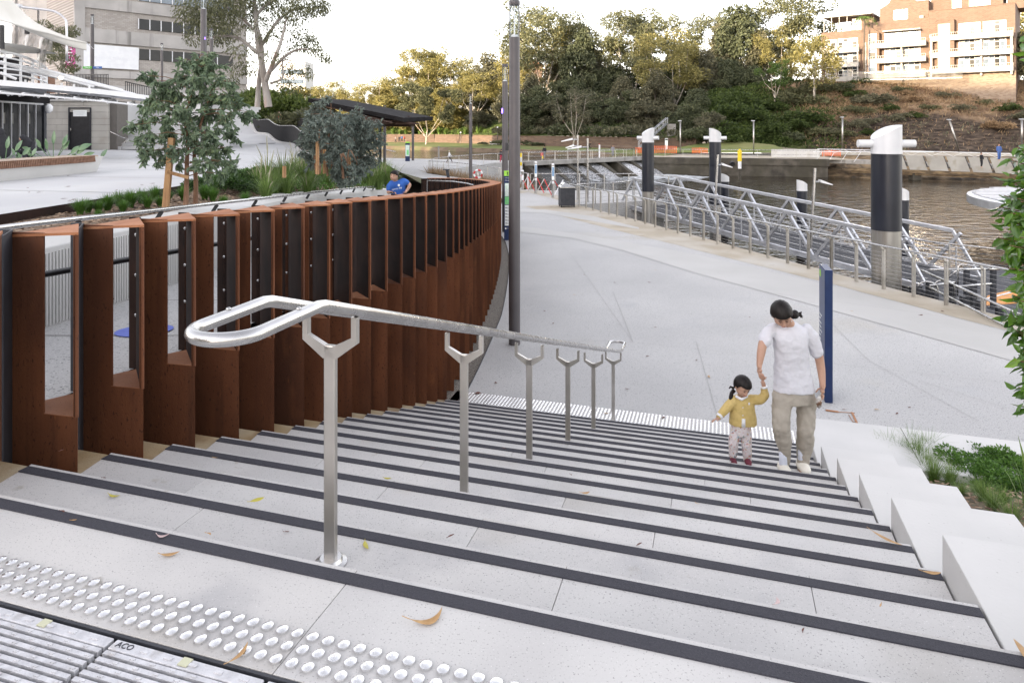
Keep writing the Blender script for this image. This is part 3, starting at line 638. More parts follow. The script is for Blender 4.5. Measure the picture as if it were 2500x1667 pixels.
# === CORTEN WALL
cw = [(-2.62,2.2),(-2.412,3.165),(-2.31,3.63),(-2.21,4.10),(-2.11,4.59),(-2.0,5.06),(-1.90,5.54),(-1.60,6.95),(-1.15,9.2),(-.89,10.7),(-.64,13.4),(-.47,16),(-.36,19),(-.35,22.3),
   (-.56,25.4),(-1.15,28.2),(-2.1,30.6),(-3.2,32.2),(-4.3,33.1)]
pts = spline(cw, 24)
B, Ls = resample(pts, .475)
i0 = int(np.argmin([np.hypot(p[0]+2.31, p[1]-3.63) for p in B]));
Lt = np.r_[0, np.cumsum(np.linalg.norm(np.diff(np.array(pts)[:, :2], axis=0), axis=1))]
PT = np.array(pts); j0 = int(np.argmin(np.hypot(PT[:,0]+2.31, PT[:,1]-3.63))); L0 = Lt[j0]
ss = np.arange(L0-2*.475, Lt[-1], .475); B = np.stack([np.interp(ss, Lt, PT[:,0]), np.interp(ss, Lt, PT[:,1])], 1)
def wtop(s): return float(np.interp(s-L0, [-2, 0, 2.0, 3.6, 5.2, 9.2, 13.8, 21, 26, 33], [3.66, 3.54, 3.43, 3.33, 3.22, 2.96, 2.66, 2.16, 1.9, 1.55]))
def wnorm(s):
  a = np.array([np.interp(s-.2, Lt, PT[:,0]), np.interp(s-.2, Lt, PT[:,1])]); b = np.array([np.interp(s+.2, Lt, PT[:,0]), np.interp(s+.2, Lt, PT[:,1])])
  d = (b-a)/np.linalg.norm(b-a); return np.array([-d[1], d[0]])
WT = .46
A = np.array([B[i]+wnorm(ss[i])*WT for i in range(len(B))])
wall = thing('corten_wall', 'curving balustrade wall of rust brown folded steel panels beside the stairs', 'wall')
bolt_me = MB().lathe((0,0,0), [(.011,0),(.011,.004),(.006,.008)], 8).mesh('bolt', M['stain_steel'])
for i in range(len(B)-1):
  a = A[i]; b = B[i]; an = A[i+1]; c = b+.62*(an-b); top = wtop(ss[i]); sill = top-.985-float(np.interp(i, [4, 8, 14, 22], [0, .09, .06, 0]))
  sp = b[0]*VX+b[1]*VY
  k = math.ceil((sp-S0)/TG - .25)
  zb = zk(min(16, max(0, k+1)))-.012 if k < 15 else -.0
  if sp > sk(15)-.1: zb = .0
  mb = MB()
  V2 = lambda t: a+(b-a)*t
  ab = (b-a)/np.linalg.norm(b-a); nf = np.array([ab[1], -ab[0]]);  # outward (towards the stairs)
  if np.dot(nf, c-b) > 0: nf = -nf
  th = .008
  mb.prism([a, b, c], zb, sill)
  def plate(p, q, z0, z1, t=th):
    d = (q-p)/np.linalg.norm(q-p); n = np.array([-d[1], d[0]])*t
    cen = (a+b+c)/3
    if np.dot(n, cen-p) < 0: n = -n
    mb.prism([p, q, q+n, p+n], z0, z1)
  plate(a, V2(.53), sill, top-.012)
  plate(V2(.94), b, sill, top-.012)
  plate(b, c, sill, top-.012, .010)
  cen_ = (a+b+c)/3; nn_ = np.array([-(c-b)[1], (c-b)[0]])/np.linalg.norm(c-b); nn_ = nn_ if np.dot(nn_, cen_-b) > 0 else -nn_
  p = mb.build('panel', M['corten'], wall)
  u0, u1 = b+nn_*.0115+(c-b)*.03, c+nn_*.0115; MB().prism([u0, u1, u1+nn_*.003, u0+nn_*.003], sill+.003, top-.02).build('slot_shade_plate', M['corten_shade'], p)  # added near-black liner that paints the shade inside the slot
  cap = MB(); e = .006
  topn = wtop(ss[i]+.3)
  cen = (a+b+c)/3; ex = lambda q_: q_+(q_-cen)*.035
  tri = [ex(a), ex(b), ex(c)]; tz = [top-.03, top, top-.004]
  A2 = (tri[1][0]-tri[0][0])*(tri[2][1]-tri[0][1])-(tri[2][0]-tri[0][0])*(tri[1][1]-tri[0][1])
  idx = [0,1,2] if A2 > 0 else [0,2,1]
  cap.add([(*tri[j], tz[j]-.014) for j in idx]+[(*tri[j], tz[j]) for j in idx], [(2,1,0),(3,4,5),(0,1,4,3),(1,2,5,4),(2,0,3,5)])
  cap.build('cap', M['corten_lit_top'], p)
  q_ = [np.array(x) for x in (V2(.51), V2(.95), b+(c-b)*.97)]
  q4 = a+(c-a)*.51
  MB().prism([q_[0], q_[1], q_[2], q4], sill, sill+.003).build('sill', M['corten_lit_top'] if i < 12 else M['corten'], p)
  nb = wnorm(ss[i+1]); dd = np.array([nb[1], -nb[0]])
  f0 = an - nb*.03; f1 = an + nb*.055
  fl = MB(); fl.prism([f0, f1, f1+dd*.012, f0+dd*.012], zb-.1 if i < 4 else max(0, sill-.2), top-.03)
  ip = c+(an-c)*.15
  fl.prism([c, an-nb*.03, an-nb*.03+dd*.010, c+dd*.010], max(0, sill-.9), top-.03)
  fo = fl.build('flange', M['corten_shade'] if i > 2 else M['darksteel'], p)
  if i < 12:
    for zz in (top-.14, top-.41, top-.68):
      mp_ = (c*.25+an*.75)
      fpt = Vector((*(mp_), zz)); dirv = Vector((-dd[0], -dd[1], 0))
      o = link_mesh('bolt', bolt_me, p, loc=fpt+dirv*.004); o.rotation_euler = dirv.to_track_quat('Z', 'Y').to_euler()
gv = MB(); es = [s for s in ss if s > L0+5.4]
def wp(s, o_):
  p = np.array([np.interp(s, Lt, PT[:,0]), np.interp(s, Lt, PT[:,1])]) - wnorm(s)*o_; return p
n = len(es); gw = [float(np.interp(i, [0, 3, 12, 30, n], [.04, .20, .30, .22, .15])) for i in range(n)]
gv.add([(*wp(s, -.5), .004) for s in es]+[(*wp(s, g), .004) for s, g in zip(es, gw)], [(i, i+1, n+i+1, n+i) for i in range(n-1)])
gravel = pmat('dark_gravel', (.045,.04,.035), (.30,.27,.23), 45, .9, bump=1.0, bscale=60)
o = gv.build('gravel_strip', gravel); tag(o, kind='structure')
em = MB()
for i in range(n-1):
  a, b = wp(es[i], gw[i]), wp(es[i+1], gw[i+1]); em.bar((*a, .006), (*b, .006), .008, .03)
tag(em.build('garden_edging', M['darksteel']), 'thin steel edging between gravel strip and promenade beside the rusty wall', 'edging')
# === RAMP behind the wall
ww = [(-3.85,1.0),(-3.92,3.5),(-3.98,6),(-4.04,9),(-4.15,13.7),(-4.3,19),(-4.45,24),(-4.6,28),(-4.9,31)]
WP = np.array(spline(ww, 8))
def wwx(y): return float(np.interp(y, WP[:,1], WP[:,0]))
def ramp_z(y): return float(np.interp(y, [0, 2, 3.6, 5.6, 7.1, 8.8, 12.8, 17.4, 24.5, 29, 33, 37], [2.64, 2.62, 2.51, 2.40, 2.30, 2.19, 1.93, 1.63, 1.13, .75, .45, 0.0]))
rows = []
for y in np.r_[np.arange(0, 24, .6), np.arange(24, 38.2, .8)]:
  m_ = [q for q in range(len(A)) if A[q][1] < 30]
  xr = float(np.interp(y, [A[q][1] for q in m_], [A[q][0] for q in m_])) if y < 22 else float(np.interp(y, [22, 24, 26, 28.6, 30.6, 31.8, 33.0], [-.80, -.88, -1.05, -1.7, -2.6, -3.4, -4.6]))
  if y < 2.6: xr = -2.95
  rows.append([(wwx(y) if y < 31 else -4.9, y, ramp_z(y)), ((wwx(y)+xr)/2 if y < 31 else (-4.9+xr)/2, y, ramp_z(y)), (xr-.02, y, ramp_z(y))])
struct('ramp', MB().grid(rows), M['prom'])
jm = MB(); jx = lambda y: float(np.interp(y, [q[1] for q in A[:30]], [q[0] for q in A[:30]]))-.06
for y in np.arange(4.0, 20, 1.55):
  jm.add([(wwx(y), y, ramp_z(y)+.004), (wwx(y), y+.012, ramp_z(y)+.004), (jx(y), y+.012, ramp_z(y)+.004), (jx(y), y, ramp_z(y)+.004)], [(3,2,1,0)])
struct('ramp_joint', jm, M['joint'])
c = Vector((-3.08, 5.72, 0)); c.z = ramp_z(c.y)+.006
mk = thing('path_marking', 'round blue shared path marking on the ramp seen through the slots', 'ground marking', c)
mb = MB(); mb.lathe((0,0,0), [(.22,0),(.22,.003)], 32); mb.v = [(x, y, z+(ramp_z(c.y+y)-ramp_z(c.y))) for x, y, z in mb.v]
mb.build('disc', pmat('blue_ground_marking', (.09,.13,.48), (.12,.17,.55), 9, .6), mk)
def figure2d(h):    # simple walking pedestrian, flat polygons
  P = []
  P.append([(math.cos(a)*.07*h, .88*h+math.sin(a)*.07*h) for a in [i*math.pi/5 for i in range(10)]])
  P.append([(-.09*h,.78*h),(.06*h,.78*h),(.08*h,.45*h),(-.07*h,.45*h)])
  P.append([(-.07*h,.46*h),(.03*h,.46*h),(-.12*h,.0),(-.22*h,.02*h)])
  P.append([(-.03*h,.46*h),(.08*h,.46*h),(.22*h,.02*h),(.12*h,.0)])
  P.append([(-.08*h,.78*h),(-.04*h,.70*h),(-.19*h,.50*h),(-.24*h,.54*h)]); P.append([(.05*h,.78*h),(.22*h,.58*h),(.17*h,.54*h),(.03*h,.68*h)])
  return P
m = MB()
for P in figure2d(.28):
  P = [(-(y)+.16, x+.03) for x, y in P]; A_ = sum(P[i][0]*P[(i+1)%len(P)][1]-P[(i+1)%len(P)][0]*P[i][1] for i in range(len(P)))
  if A_ < 0: P.reverse()
  m.add([(x, y-.05, .0075) for x, y in P], [tuple(range(len(P)))])
m.v = [(x, y, z+(ramp_z(c.y+y)-ramp_z(c.y))) for x, y, z in m.v]; m.build('pedestrian_symbol', M['white_print'], mk)
def wwtop(y): return float(np.interp(y, [0, 6, 8, 13.7, 19, 24, 28, 31], [3.12, 3.07, 3.0, 2.72, 2.32, 1.93, 1.55, 1.2]))
wl = thing('planter_wall', 'low white ribbed concrete wall between ramp and planting', 'wall')
ys = np.arange(.6, 31, .75)
front = [(wwx(y), y) for y in ys]
wd = lambda y: float(np.interp(y, [0, 8, 12, 16, 24, 31], [.30, .34, .60, .72, .55, .4]))
G = [[(wwx(y), y, ramp_z(y)-.05) for y in ys], [(wwx(y), y, wwtop(y)-.01) for y in ys], [(wwx(y)-.01, y, wwtop(y)) for y in ys], [(wwx(y)-wd(y), y, wwtop(y)+.05) for y in ys], [(wwx(y)-wd(y), y, ramp_z(y)-.3) for y in ys]]
G = [[r[j] for r in G] for j in range(len(ys))]
MB().grid(G).add([G[-1][0], G[-1][1], G[-1][2], G[-1][3], G[-1][4]], [(0,1,2,3,4)]).build('wall_body', M['white_conc'], wl)
rb = MB()
for y in np.arange(2.4, 20, .045): rb.bar((wwx(y)+.004, y, ramp_z(y)+.02), (wwx(y)+.004, y, wwtop(y)-.05), .02, .02)
o = rb.build('rib', M['white_conc'], wl); o['kind'] = 'stuff'
def railing(name, label, path, posts, mat, r=.022, group=None, brk=True):
  t_ = thing(name, label, 'handrail', group=group)
  MB().tube(path, r, 10).build('rail', mat, t_, smooth=True)
  for p, q in posts: MB().bar(p, q, .012, .045).build('bracket', M['blacksteel'], t_)
  return t_
ys2 = np.r_[np.arange(1.5, 27.5, .8)]
path = [(wwx(y)+.10, y, ramp_z(y)+.915) for y in ys2]
br = []
for y in np.arange(3.1, 27, 1.5):
  br.append(((wwx(y)+.05, y, ramp_z(y)+.80), (wwx(y)+.10, y+.03, ramp_z(y)+.895)))
railing('ramp_handrail', 'long stainless handrail with black brackets along the white ribbed wall', path, br, M['stain_steel'])
ipath = []; ibr = []
for s in np.arange(L0-.9, L0+19.6, .5):
  p = np.array([np.interp(s, Lt, PT[:,0]), np.interp(s, Lt, PT[:,1])]) + wnorm(s)*(WT+.20); ipath.append((*p, wtop(s)-.32))
for s in np.arange(L0+.85, L0+19, 1.9):
  p = np.array([np.interp(s, Lt, PT[:,0]), np.interp(s, Lt, PT[:,1])]) + wnorm(s)*(WT+.20); q = p - wnorm(s)*.14
  ibr.append(((*p, wtop(s)-.34), (*(p*.6+q*.4), wtop(s)-.50))); ibr.append(((*(p*.6+q*.4), wtop(s)-.50), (*(p*.3+q*.7), wtop(s)-.56)))
railing('ramp_handrail', 'dark handrail fixed behind the rusty steel panels, seen through their slots', ipath, ibr, M['blacksteel'], r=.020)
e0, e1, e2 = PZ(1043, 440, 1.42), PZ(1113, 442, 1.40), PZ(1168, 449, 1.22)
tt = thing('handrail', 'thin steel handrail inside the far bend of the rusty wall', 'handrail')
d_ = 27.5
MB().tube([PD(1043, 472, 29), PD(1043, 441, 29), PD(1105, 443, 28), PD(1140, 448, 26.5), PD(1169, 455, 25.5)], .022, 8).build('rail', M['stain_steel'], tt, smooth=True)
# === CENTRAL STAIR HANDRAIL
hr = thing('stair_handrail', 'double stainless handrail on six forked posts down the middle of the stairs', 'handrail', SP(2.30, -1.417, ZT-RS))
HB = Vector(hr.location); qh = -1.417
post_s = [2.291+.475*3*i for i in range(5)]+[9.57]
post_q = [-1.417+(-.0)*i for i in range(6)]; HH = .945
post_z = [zk(1+3*i) for i in range(6)]
for i in range(6):
  s_, z = post_s[i], post_z[i]
  b0 = SP(s_, qh, z); m = MB()
  m.bar(b0+Vector((0,0,-.01)), b0+Vector((0,0,HH-.115)), .048, .024, up=Vector((VX,VY,0)))
  rel(m, HB).build('post', M['post_steel'], hr, bevel=.004)
  m = MB()
  for sg in (-1, 1):
    p0 = SP(s_, qh, z+HH-.130); p1 = SP(s_, qh+sg*.104, z+HH-.085); p2 = SP(s_, qh+sg*.104, z+HH-.006)
    w_ = Vector((VX, VY, 0))*.012
    prof = [(0, HH-.158), (sg*.026, HH-.165) , (sg*.116, HH-.100), (sg*.116, HH-.0), (sg*.094, HH-.0), (sg*.094, HH-.080), (0, HH-.125)]
    pts = [SP(s_, qh+q, z+h) for q, h in prof]
    n = len(pts); fr_ = [p-w_ for p in pts]; bk = [p+w_ for p in pts]
    f_ = [tuple(range(n)), tuple(reversed(range(n, 2*n)))]+[(j, n+j, n+(j+1)%n, (j+1)%n) for j in range(n)]
    m.add(fr_+bk, f_)
  o = rel(m, HB).build('fork', M['post_steel'], hr)
  if i == 0:
    m = MB(); m.lathe(tuple(b0), [(.062,.0),(.062,.004),(.046,.010),(.040,.022)], 24); rel(m, HB).build('base_collar', M['stain_steel'], hr, smooth=True, auto=30)
def rail_pt(q, s):
  zr_ = lambda s: np.interp(s, [2.291-.235, 9.57], [ZT-RS+HH+.022+.080, 0+HH+.022])
  return SP(s, qh+q, float(zr_(s)))
R_ = .0212; kn = 2.291-.235; zt = ZT-RS+HH+.022+.080; ex = .32; re = .108
pth = []
e_s = 9.57+.10; zb_ = HH+.018
pth += [SP(e_s+.30, qh+.108, zb_), SP(e_s, qh+.108, zb_)]
pth += [rail_pt(.108, s) for s in np.linspace(9.5, kn+.02, 10)]
pth += [SP(kn-.02, qh+.108, zt), SP(kn-.06, qh+.108, zt), SP(kn-.2, qh+.108, zt)]
for a_ in np.linspace(0, math.pi, 17): pth.append(SP(kn-ex-.108*math.sin(a_), qh+.108*math.cos(a_), zt))
pth += [SP(kn-.2, qh-.108, zt), SP(kn-.06, qh-.108, zt), SP(kn-.02, qh-.108, zt)]
pth += [rail_pt(-.108, s) for s in np.linspace(kn+.02, 9.5, 10)]
pth += [SP(e_s, qh-.108, zb_), SP(e_s+.30, qh-.108, zb_), SP(e_s+.36, qh-.05, zb_), SP(e_s+.36, qh+.05, zb_)]
m = MB(); m.tube([tuple(p) for p in pth], R_, 20, closed=True); rel(m, HB).build('rail', M['stain_steel'], hr, smooth=True)
m = MB()
for q, s in ((.108, kn-.13), (-.108, kn-.20)): p = SP(s, qh+q, zt+R_-.001); m.lathe(tuple(p), [(.009,0),(.008,.004),(.004,.007)], 10)
rel(m, HB).build('tactile_button', M['stain_steel'], hr, smooth=True)
# === WHITE BLOCKS on the right
def block(s0, s1, z1, label, w_=.62, zlo=None):
  b = SP(s0, QR, z1)
  P = [SP(s0, QR+.008), SP(s0, QR+w_), SP(s1, QR+w_), SP(s1, QR+.008)]
  m = MB(); m.prism([(p.x-b.x, p.y-b.y) for p in P], (zlo if zlo is not None else z1-.6)-z1, 0)
  o = m.build('plinth_block', M['white_conc'], loc=b, bevel=.005); return tag(o, label, 'plinth block', 'white plinth blocks stepping down the right edge of the stairs')
bl = ['white plinth block nearest the camera, cropped by the lower right corner','large white plinth block second from the lower right corner','white plinth block third up from the lower right corner',
   'white plinth block midway along the stepped row beside the grass','white plinth block fifth up from the lower right corner, behind the long grass','small white plinth block beside the long white kerb']
block(.6, sk(1)-.002, zk(0)+.002, bl[0], w_=1.4, zlo=1.6)
for i, (lab, w_) in enumerate(zip(bl[1:], [.80, .62, .62, .64, .64])):
  k = 2*(i+1); block(sk(k-1)+.002 if i else sk(1)+.002, sk(k+1)-.002, zk(k)+.003, lab, w_=w_, zlo=zk(k)-.8)
  if k == 10: break
zz = .70
m = MB(); b = SP(sk(11), QR, zz)
P = [SP(sk(11)+.004, QR+.008), SP(sk(11)+.004, QR+.55), SP(sk(12)-.10, QR+.9), SP(sk(12)-.02, QR+6), SP(sk(14)-.03, QR+6.2), SP(sk(14)-.03, QR+.008)]
m.prism([(p.x-b.x, p.y-b.y) for p in P], -zz-.02, 0)
kb = thing('long_kerb', 'long flat white kerb at the foot of the stairs in front of the promenade', 'kerb', b)
m.build('kerb_stone', M['white_conc'], kb, bevel=.01)
m = MB(); m.bar(SP(sk(14)-.022, QR+.1, .06)-b, SP(sk(14)-.022, QR+6.1, .06)-b, .012, .12); m.build('shadow_strip', M['darksteel'], kb)  # solid dark strip standing in for shadow at the kerb foot
for q in (1.0+QR, 3.1+QR):
  m = MB(); m.bar(SP(sk(12)+.02, q, zz+.0005)-b, SP(sk(14)-.035, q+.02, zz+.0005)-b, .006, .002); m.build('joint', M['joint'], kb)
rows = []
for s in np.linspace(.4, sk(12)+.1, 36):
  zt_ = float(np.interp(s, [sk(-2), sk(1), sk(12)], [2.62, 2.38, .60])) -.03
  rows.append([SP(s, QR+.5+j*.42, zt_-.02*j+.05*fbm(s*3, j*1.3, .9)+.06*math.sin(j*.7)) for j in range(14)])
struct('planting_soil', MB().grid([[tuple(p) for p in r] for r in rows]), M['soil'])
# === RIVERSIDE FENCE (near arc)
fence = thing('riverside_fence', 'curving stainless railing with cable infill along the river edge from bin to shrub', 'railing', FENCE[1])
f0 = FENCE[1]
def fpost(mb, p, tdir, nrm, h=1.12):
  t = tdir*.030
  for s in (-1, 1):
    c = p+t*s
    mb.hexa([c-nrm*.03-tdir*.006, c-nrm*.03+tdir*.006, c+nrm*.03+tdir*.006, c+nrm*.03-tdir*.006],
        [c-nrm*.025-tdir*.006+Vector((0,0,h-.10)), c-nrm*.025+tdir*.006+Vector((0,0,h-.10)), c+nrm*.025+tdir*.006+Vector((0,0,h-.10)), c+nrm*.025-tdir*.006+Vector((0,0,h-.10))])
  mb.bar(p+Vector((0,0,h-.13)), p-nrm*.10+Vector((0,0,h-.02)), .03, .05)
FN = []
for i, p in enumerate(FENCE):
  a = FENCE[max(0, i-1)]; b = FENCE[min(len(FENCE)-1, i+1)]; d = (b-a).normalized(); n = Vector((-d.y, d.x, 0)); n = n if n.x > 0 else -n; FN.append((d, n))
for i, p in enumerate(FENCE[1:-3], 1):
  m = MB(); fpost(m, p-f0, FN[i][0], FN[i][1]); m.build('post', M['post_steel'], fence)
rp = [FENCE[i]+Vector((0,0,1.12))-FN[i][1]*.12-f0 for i in range(0, len(FENCE)-2)]
rps = [Vector(q) for q in spline([tuple(p) for p in rp], 3)]
MB().tube(rps, .026, 10).build('rail', M['stain_steel'], fence, smooth=True)
m = MB()
for j in range(9):
  z = .14+.098*j
  m = MB(); m.tube([FENCE[i]+Vector((0,0,z))-f0 for i in range(1, len(FENCE)-3)], .0042, 5); m.build('cable', M['stain_steel'], fence, smooth=True)
def rail_run(name, label, pts, h=1.1, step=2.0, mat='stain_steel', cables=0, r=.026, group=None, pw=.05, mids=()):
  P = [Vector((p[0], p[1], p[2] if len(p) > 2 else 0)) for p in pts]; b = P[0]
  t_ = thing(name, label, 'railing', b, group=group)
  R_, s_ = resample([tuple(p) for p in P], step)
  pts_ = [Vector(r_)-b for r_ in R_]
  if (P[-1]-b-pts_[-1]).length > .3: pts_.append(P[-1]-b)
  for p in pts_:
    m = MB(); m.bar(p, p+Vector((0,0,h)), pw, pw*.5); m.build('post', M['post_steel'], t_)
  MB().tube([p-b+Vector((0,0,h)) for p in P], r, 8).build('rail', M[mat], t_, smooth=True)
  for hh in mids: MB().tube([p-b+Vector((0,0,hh)) for p in P], r*.7, 6).build('middle_rail', M[mat], t_, smooth=True)
  for j in range(cables): MB().tube([p-b+Vector((0,0,.12+(h-.2)*j/cables)) for p in P], .006, 4).build('cable', M[mat], t_)
  return t_
rail_run('wharf_railing', 'steel railing along the back of the wharf landing behind the gate posts', [(1.2,44.4,0),(4.5,44.4,0),(8.1,44.4,0),(10.2,41.5,0)], cables=5, step=1.6)
rail_run('wharf_railing', 'steel railing beside the bin leading out to the gangway', [(3.45,36.2,0),(5.6,37.4,0),(6.9,38.6,0)], cables=4, step=1.2)
pl = [PZ(1047,423,0), PZ(1110,428,0), PZ(1160,436,0), PZ(1222,447,0)]
rail_run('promenade_railing', 'near arm of the pointed promenade railing above the weedy bank', [tuple(p) for p in pl], cables=4, step=2.1)
pl2 = [PZ(1046,422,0)+Vector((.1,.3,0)), (-7.6,67,0), (-5.4,73,0), (-2.3,78.6,0), (1.2,80.8,0)]
rail_run('promenade_railing', 'far arm of the pointed promenade railing leading to the weir bridge', [tuple(p) for p in pl2], cables=4, step=2.6)
rail_run('promenade_railing', 'steel railing left of the gates, behind the tall lamp posts', [(-.8,50.0,0),(1.1,44.5,0)], step=2)
wk = MB(); rows = []
for v in np.linspace(0, 1, 8):
  a = Vector((-7.7,61.7,.0)).lerp(Vector((-.7,50.2,0)), 0);
  rows.append([])
  for u in np.linspace(0, 1, 14):
    near = Vector((-7.7,61.7,0)).lerp(Vector((1.4,44.8,0)), u); far = Vector((-7.6,66,0)).lerp(Vector((2.5,80,0)), u)
    p = near.lerp(far, v*.42); rows[-1].append((p.x, p.y, .02-3.2*v*(.25+.75*u)+.1*fbm(p.x, p.y, .4)))
wk.grid(rows); struct('weedy_bank', wk, M['soil'])
# === WEIR BRIDGE
A0, A1 = Vector((1.2, 82.2, 0)), Vector((18.6, 96.6, 0)); wd_ = (A1-A0).normalized(); wn = Vector((wd_.y, -wd_.x, 0))   # wn towards the camera
weir = thing('weir_footbridge', 'concrete weir footbridge with spillway bays and white water below', 'bridge', A0)
def wl_(t, o_, z): return (A1-A0)*t + wn*o_ + Vector((0,0,z))
def wbox(t0, t1, o0, o1, z0, z1, name, mat, mb=None):
  m = mb or MB(); m.hexa([wl_(t0,o0,z0), wl_(t0,o1,z0), wl_(t1,o1,z0), wl_(t1,o0,z0)][::-1], [wl_(t0,o0,z1), wl_(t0,o1,z1), wl_(t1,o1,z1), wl_(t1,o0,z1)][::-1])
  if mb is None: return m.build(name, mat, weir)
wbox(-.02, 1.03, -1.4, 1.2, -.22, 0.0, 'deck', M['conc'])
wbox(-.02, 1.03, 1.0, 1.3, -.42, .05, 'edge_beam', M['conc'])
piers = [0, .16, .30, .43, .57, .70, .83, .97]
for i, t_ in enumerate(piers):
  m = MB(); wbox(t_-.012, t_+.018, -1.2, 1.15, -3.0, -.2, '', None, m)
  m.add([wl_(t_-.012,1.15,-.45), wl_(t_+.018,1.15,-.45), wl_(t_+.018,4.6,-2.35), wl_(t_-.012,4.6,-2.35), wl_(t_-.012,1.15,-3), wl_(t_+.018,1.15,-3), wl_(t_+.018,4.6,-3), wl_(t_-.012,4.6,-3)],
     [(0,3,2,1),(4,5,6,7),(3,7,6,2),(0,4,7,3),(1,2,6,5)]); m.build('pier', M['quay'], weir)
flow = [.05, .45, .65, .75, 0, 1.0, .8]
for i in range(7):
  t0, t1 = piers[i]+.018, piers[i+1]-.012
  if flow[i] == 0:
    wbox(t0, t1, -.6, -.3, -3, -.5, 'closed_gate', M['blacksteel']); continue
  m = MB(); G = []
  for v in np.linspace(0, 1, 10):
    o_ = .1+4.3*v; z = -.62-.15*v-1.55*v**1.5; G.append([tuple(wl_(t0+(t1-t0)*u, o_, z+.02*fbm(u*9, v*3, 2.0))) for u in np.linspace(0, 1, 12)])
  m.grid(G); fm = pmat('spill_water', (.022,.022,.022), (.28+.42*flow[i], .29+.42*flow[i], .31+.42*flow[i]), 5, .5, stretch=(3.5,.5,.5), contrast=(.60-.26*flow[i], .80-.22*flow[i]), bump=.5, bscale=5)
  m.build('spillway_water', fm, weir, smooth=True)
foam = MB(); G = []
for v in np.linspace(0, 1, 14):
  G.append([tuple(A0+wl_(t_, 3.9+v*(11-7*abs(t_-.45)), -2.26+.05*fbm(t_*14, v*8, 1.5)*(1-v))) for t_ in np.linspace(-.02, 1.0, 60)])
foam.grid(G)
fmm = bpy.data.materials.new('foam_patches'); fmm.use_nodes = True; t = fmm.node_tree; b = t.nodes['Principled BSDF']; b.inputs['Base Color'].default_value = (.62,.65,.67,1); b.inputs['Roughness'].default_value = .6
tc = _n(t, 'ShaderNodeTexCoord'); mp = _n(t, 'ShaderNodeMapping'); mp.inputs['Scale'].default_value = (.8,1.6,1); t.links.new(tc.outputs['Object'], mp.inputs[0])
nz = _n(t, 'ShaderNodeTexNoise'); nz.inputs['Scale'].default_value = 1.3; nz.inputs['Detail'].default_value = 7; t.links.new(mp.outputs[0], nz.inputs[0])
sp_ = _n(t, 'ShaderNodeSeparateXYZ'); t.links.new(tc.outputs['Object'], sp_.inputs[0])
cb = _n(t, 'ShaderNodeMath', operation='MULTIPLY_ADD'); t.links.new(sp_.outputs[1], cb.inputs[0]); cb.inputs[1].default_value = .022
t.links.new(nz.outputs[0], cb.inputs[2]); mr = _n(t, 'ShaderNodeMapRange'); mr.inputs[1].default_value = 2.26; mr.inputs[2].default_value = 2.50; t.links.new(cb.outputs[0], mr.inputs[0]); t.links.new(mr.outputs[0], b.inputs['Alpha'])
o = foam.build('river_foam', fmm, smooth=True); tag(o, kind='structure')
rail_run('bridge_railing', 'steel railing on the downstream side of the weir footbridge', [tuple(A0+wl_(t_, 1.15, 0)) for t_ in np.linspace(0, 1, 5)], step=2.2, cables=0, mids=(.15,.62))
rail_run('bridge_railing', 'steel railing on the upstream side of the weir footbridge', [tuple(A0+wl_(t_, -1.25, 0)) for t_ in np.linspace(-.0, 1, 5)], step=2.2, mids=(.15,.62))
rail_run('sea_wall_railing', 'long low railing on top of the dark sea wall across the river', [(18.8,94.8,.03),(30,91.4,.03),(40.4,88.4,.03)], step=2.4, mids=(.5,), r=.03)
# === FOOTBRIDGE with white panels
fb0, fb1 = Vector((43.5, 87.5, 0)), Vector((78, 66, 0)); fd = (fb1-fb0); fl = fd.length; fd.normalize(); fn_ = Vector((fd.y, -fd.x, 0)); fn_ = fn_ if fn_.y < 0 else -fn_
fbr = thing('riverside_walkway', 'raised riverside walkway clad in tilted white concrete panels over the rocks', 'walkway', fb0)
def F_(l, o_, z): return fd*l+fn_*o_+Vector((0,0,z))
npan = 17; pw_ = 2.15; l0 = 3.8
def zsl(l): return .35-.012*l
m = MB(); m.hexa([F_(-3,-2.2,-.5), F_(fl,-2.2,-.9), F_(fl,.1,-.9), F_(-3,.1,-.5)], [F_(-3,-2.2,zsl(0)-.35), F_(fl,-2.2,zsl(fl)-.35), F_(fl,.1,zsl(fl)-.35), F_(-3,.1,zsl(0)-.35)]); m.build('deck', M['conc'], fbr)
for i in range(npan):
  a = l0+i*pw_; b_ = a+pw_-.30; z = zsl(a); m = MB()
  lean = .55
  m.hexa([F_(a+lean,.32,z-1.35), F_(b_+lean,.32,z-1.35), F_(b_+lean,.20,z-1.35), F_(a+lean,.20,z-1.35)][::-1], [F_(a,.12,z+.42), F_(b_,.12,z+.42), F_(b_,.0,z+.42), F_(a,.0,z+.42)][::-1])
  m.build('panel', M['panel_conc'], fbr)
  m = MB(); m.bar(F_(b_+.06,.02,z+.40), F_(b_+.55,.24,z-1.0), .10, .06); m.build('fin', M['darksteel'], fbr)
m = MB(); m.bar(F_(-1,.15,zsl(0)-1.55), F_(fl,.15,zsl(fl)-1.55), .5, .35); m.bar(F_(0,.0,zsl(0)-1.9), F_(fl,.0,zsl(fl)-1.9), .35, .22); m.build('edge_beam', M['rock_pale'], fbr)
for l in (7, 21, 35): m = MB(); m.bar(F_(l,-.4,-3), F_(l,-.4,-1.4), 1.0, 1.0, up=Vector((0,1,0))); m.build('pier', M['quay'], fbr)
m = MB(); m.tube([F_(-4.0,.1,zsl(0)+.95), F_(6,.1,zsl(6)+.95), F_(fl,.1,zsl(fl)+.95)], .045, 6); m.build('rail', M['white'], fbr)
m = MB()
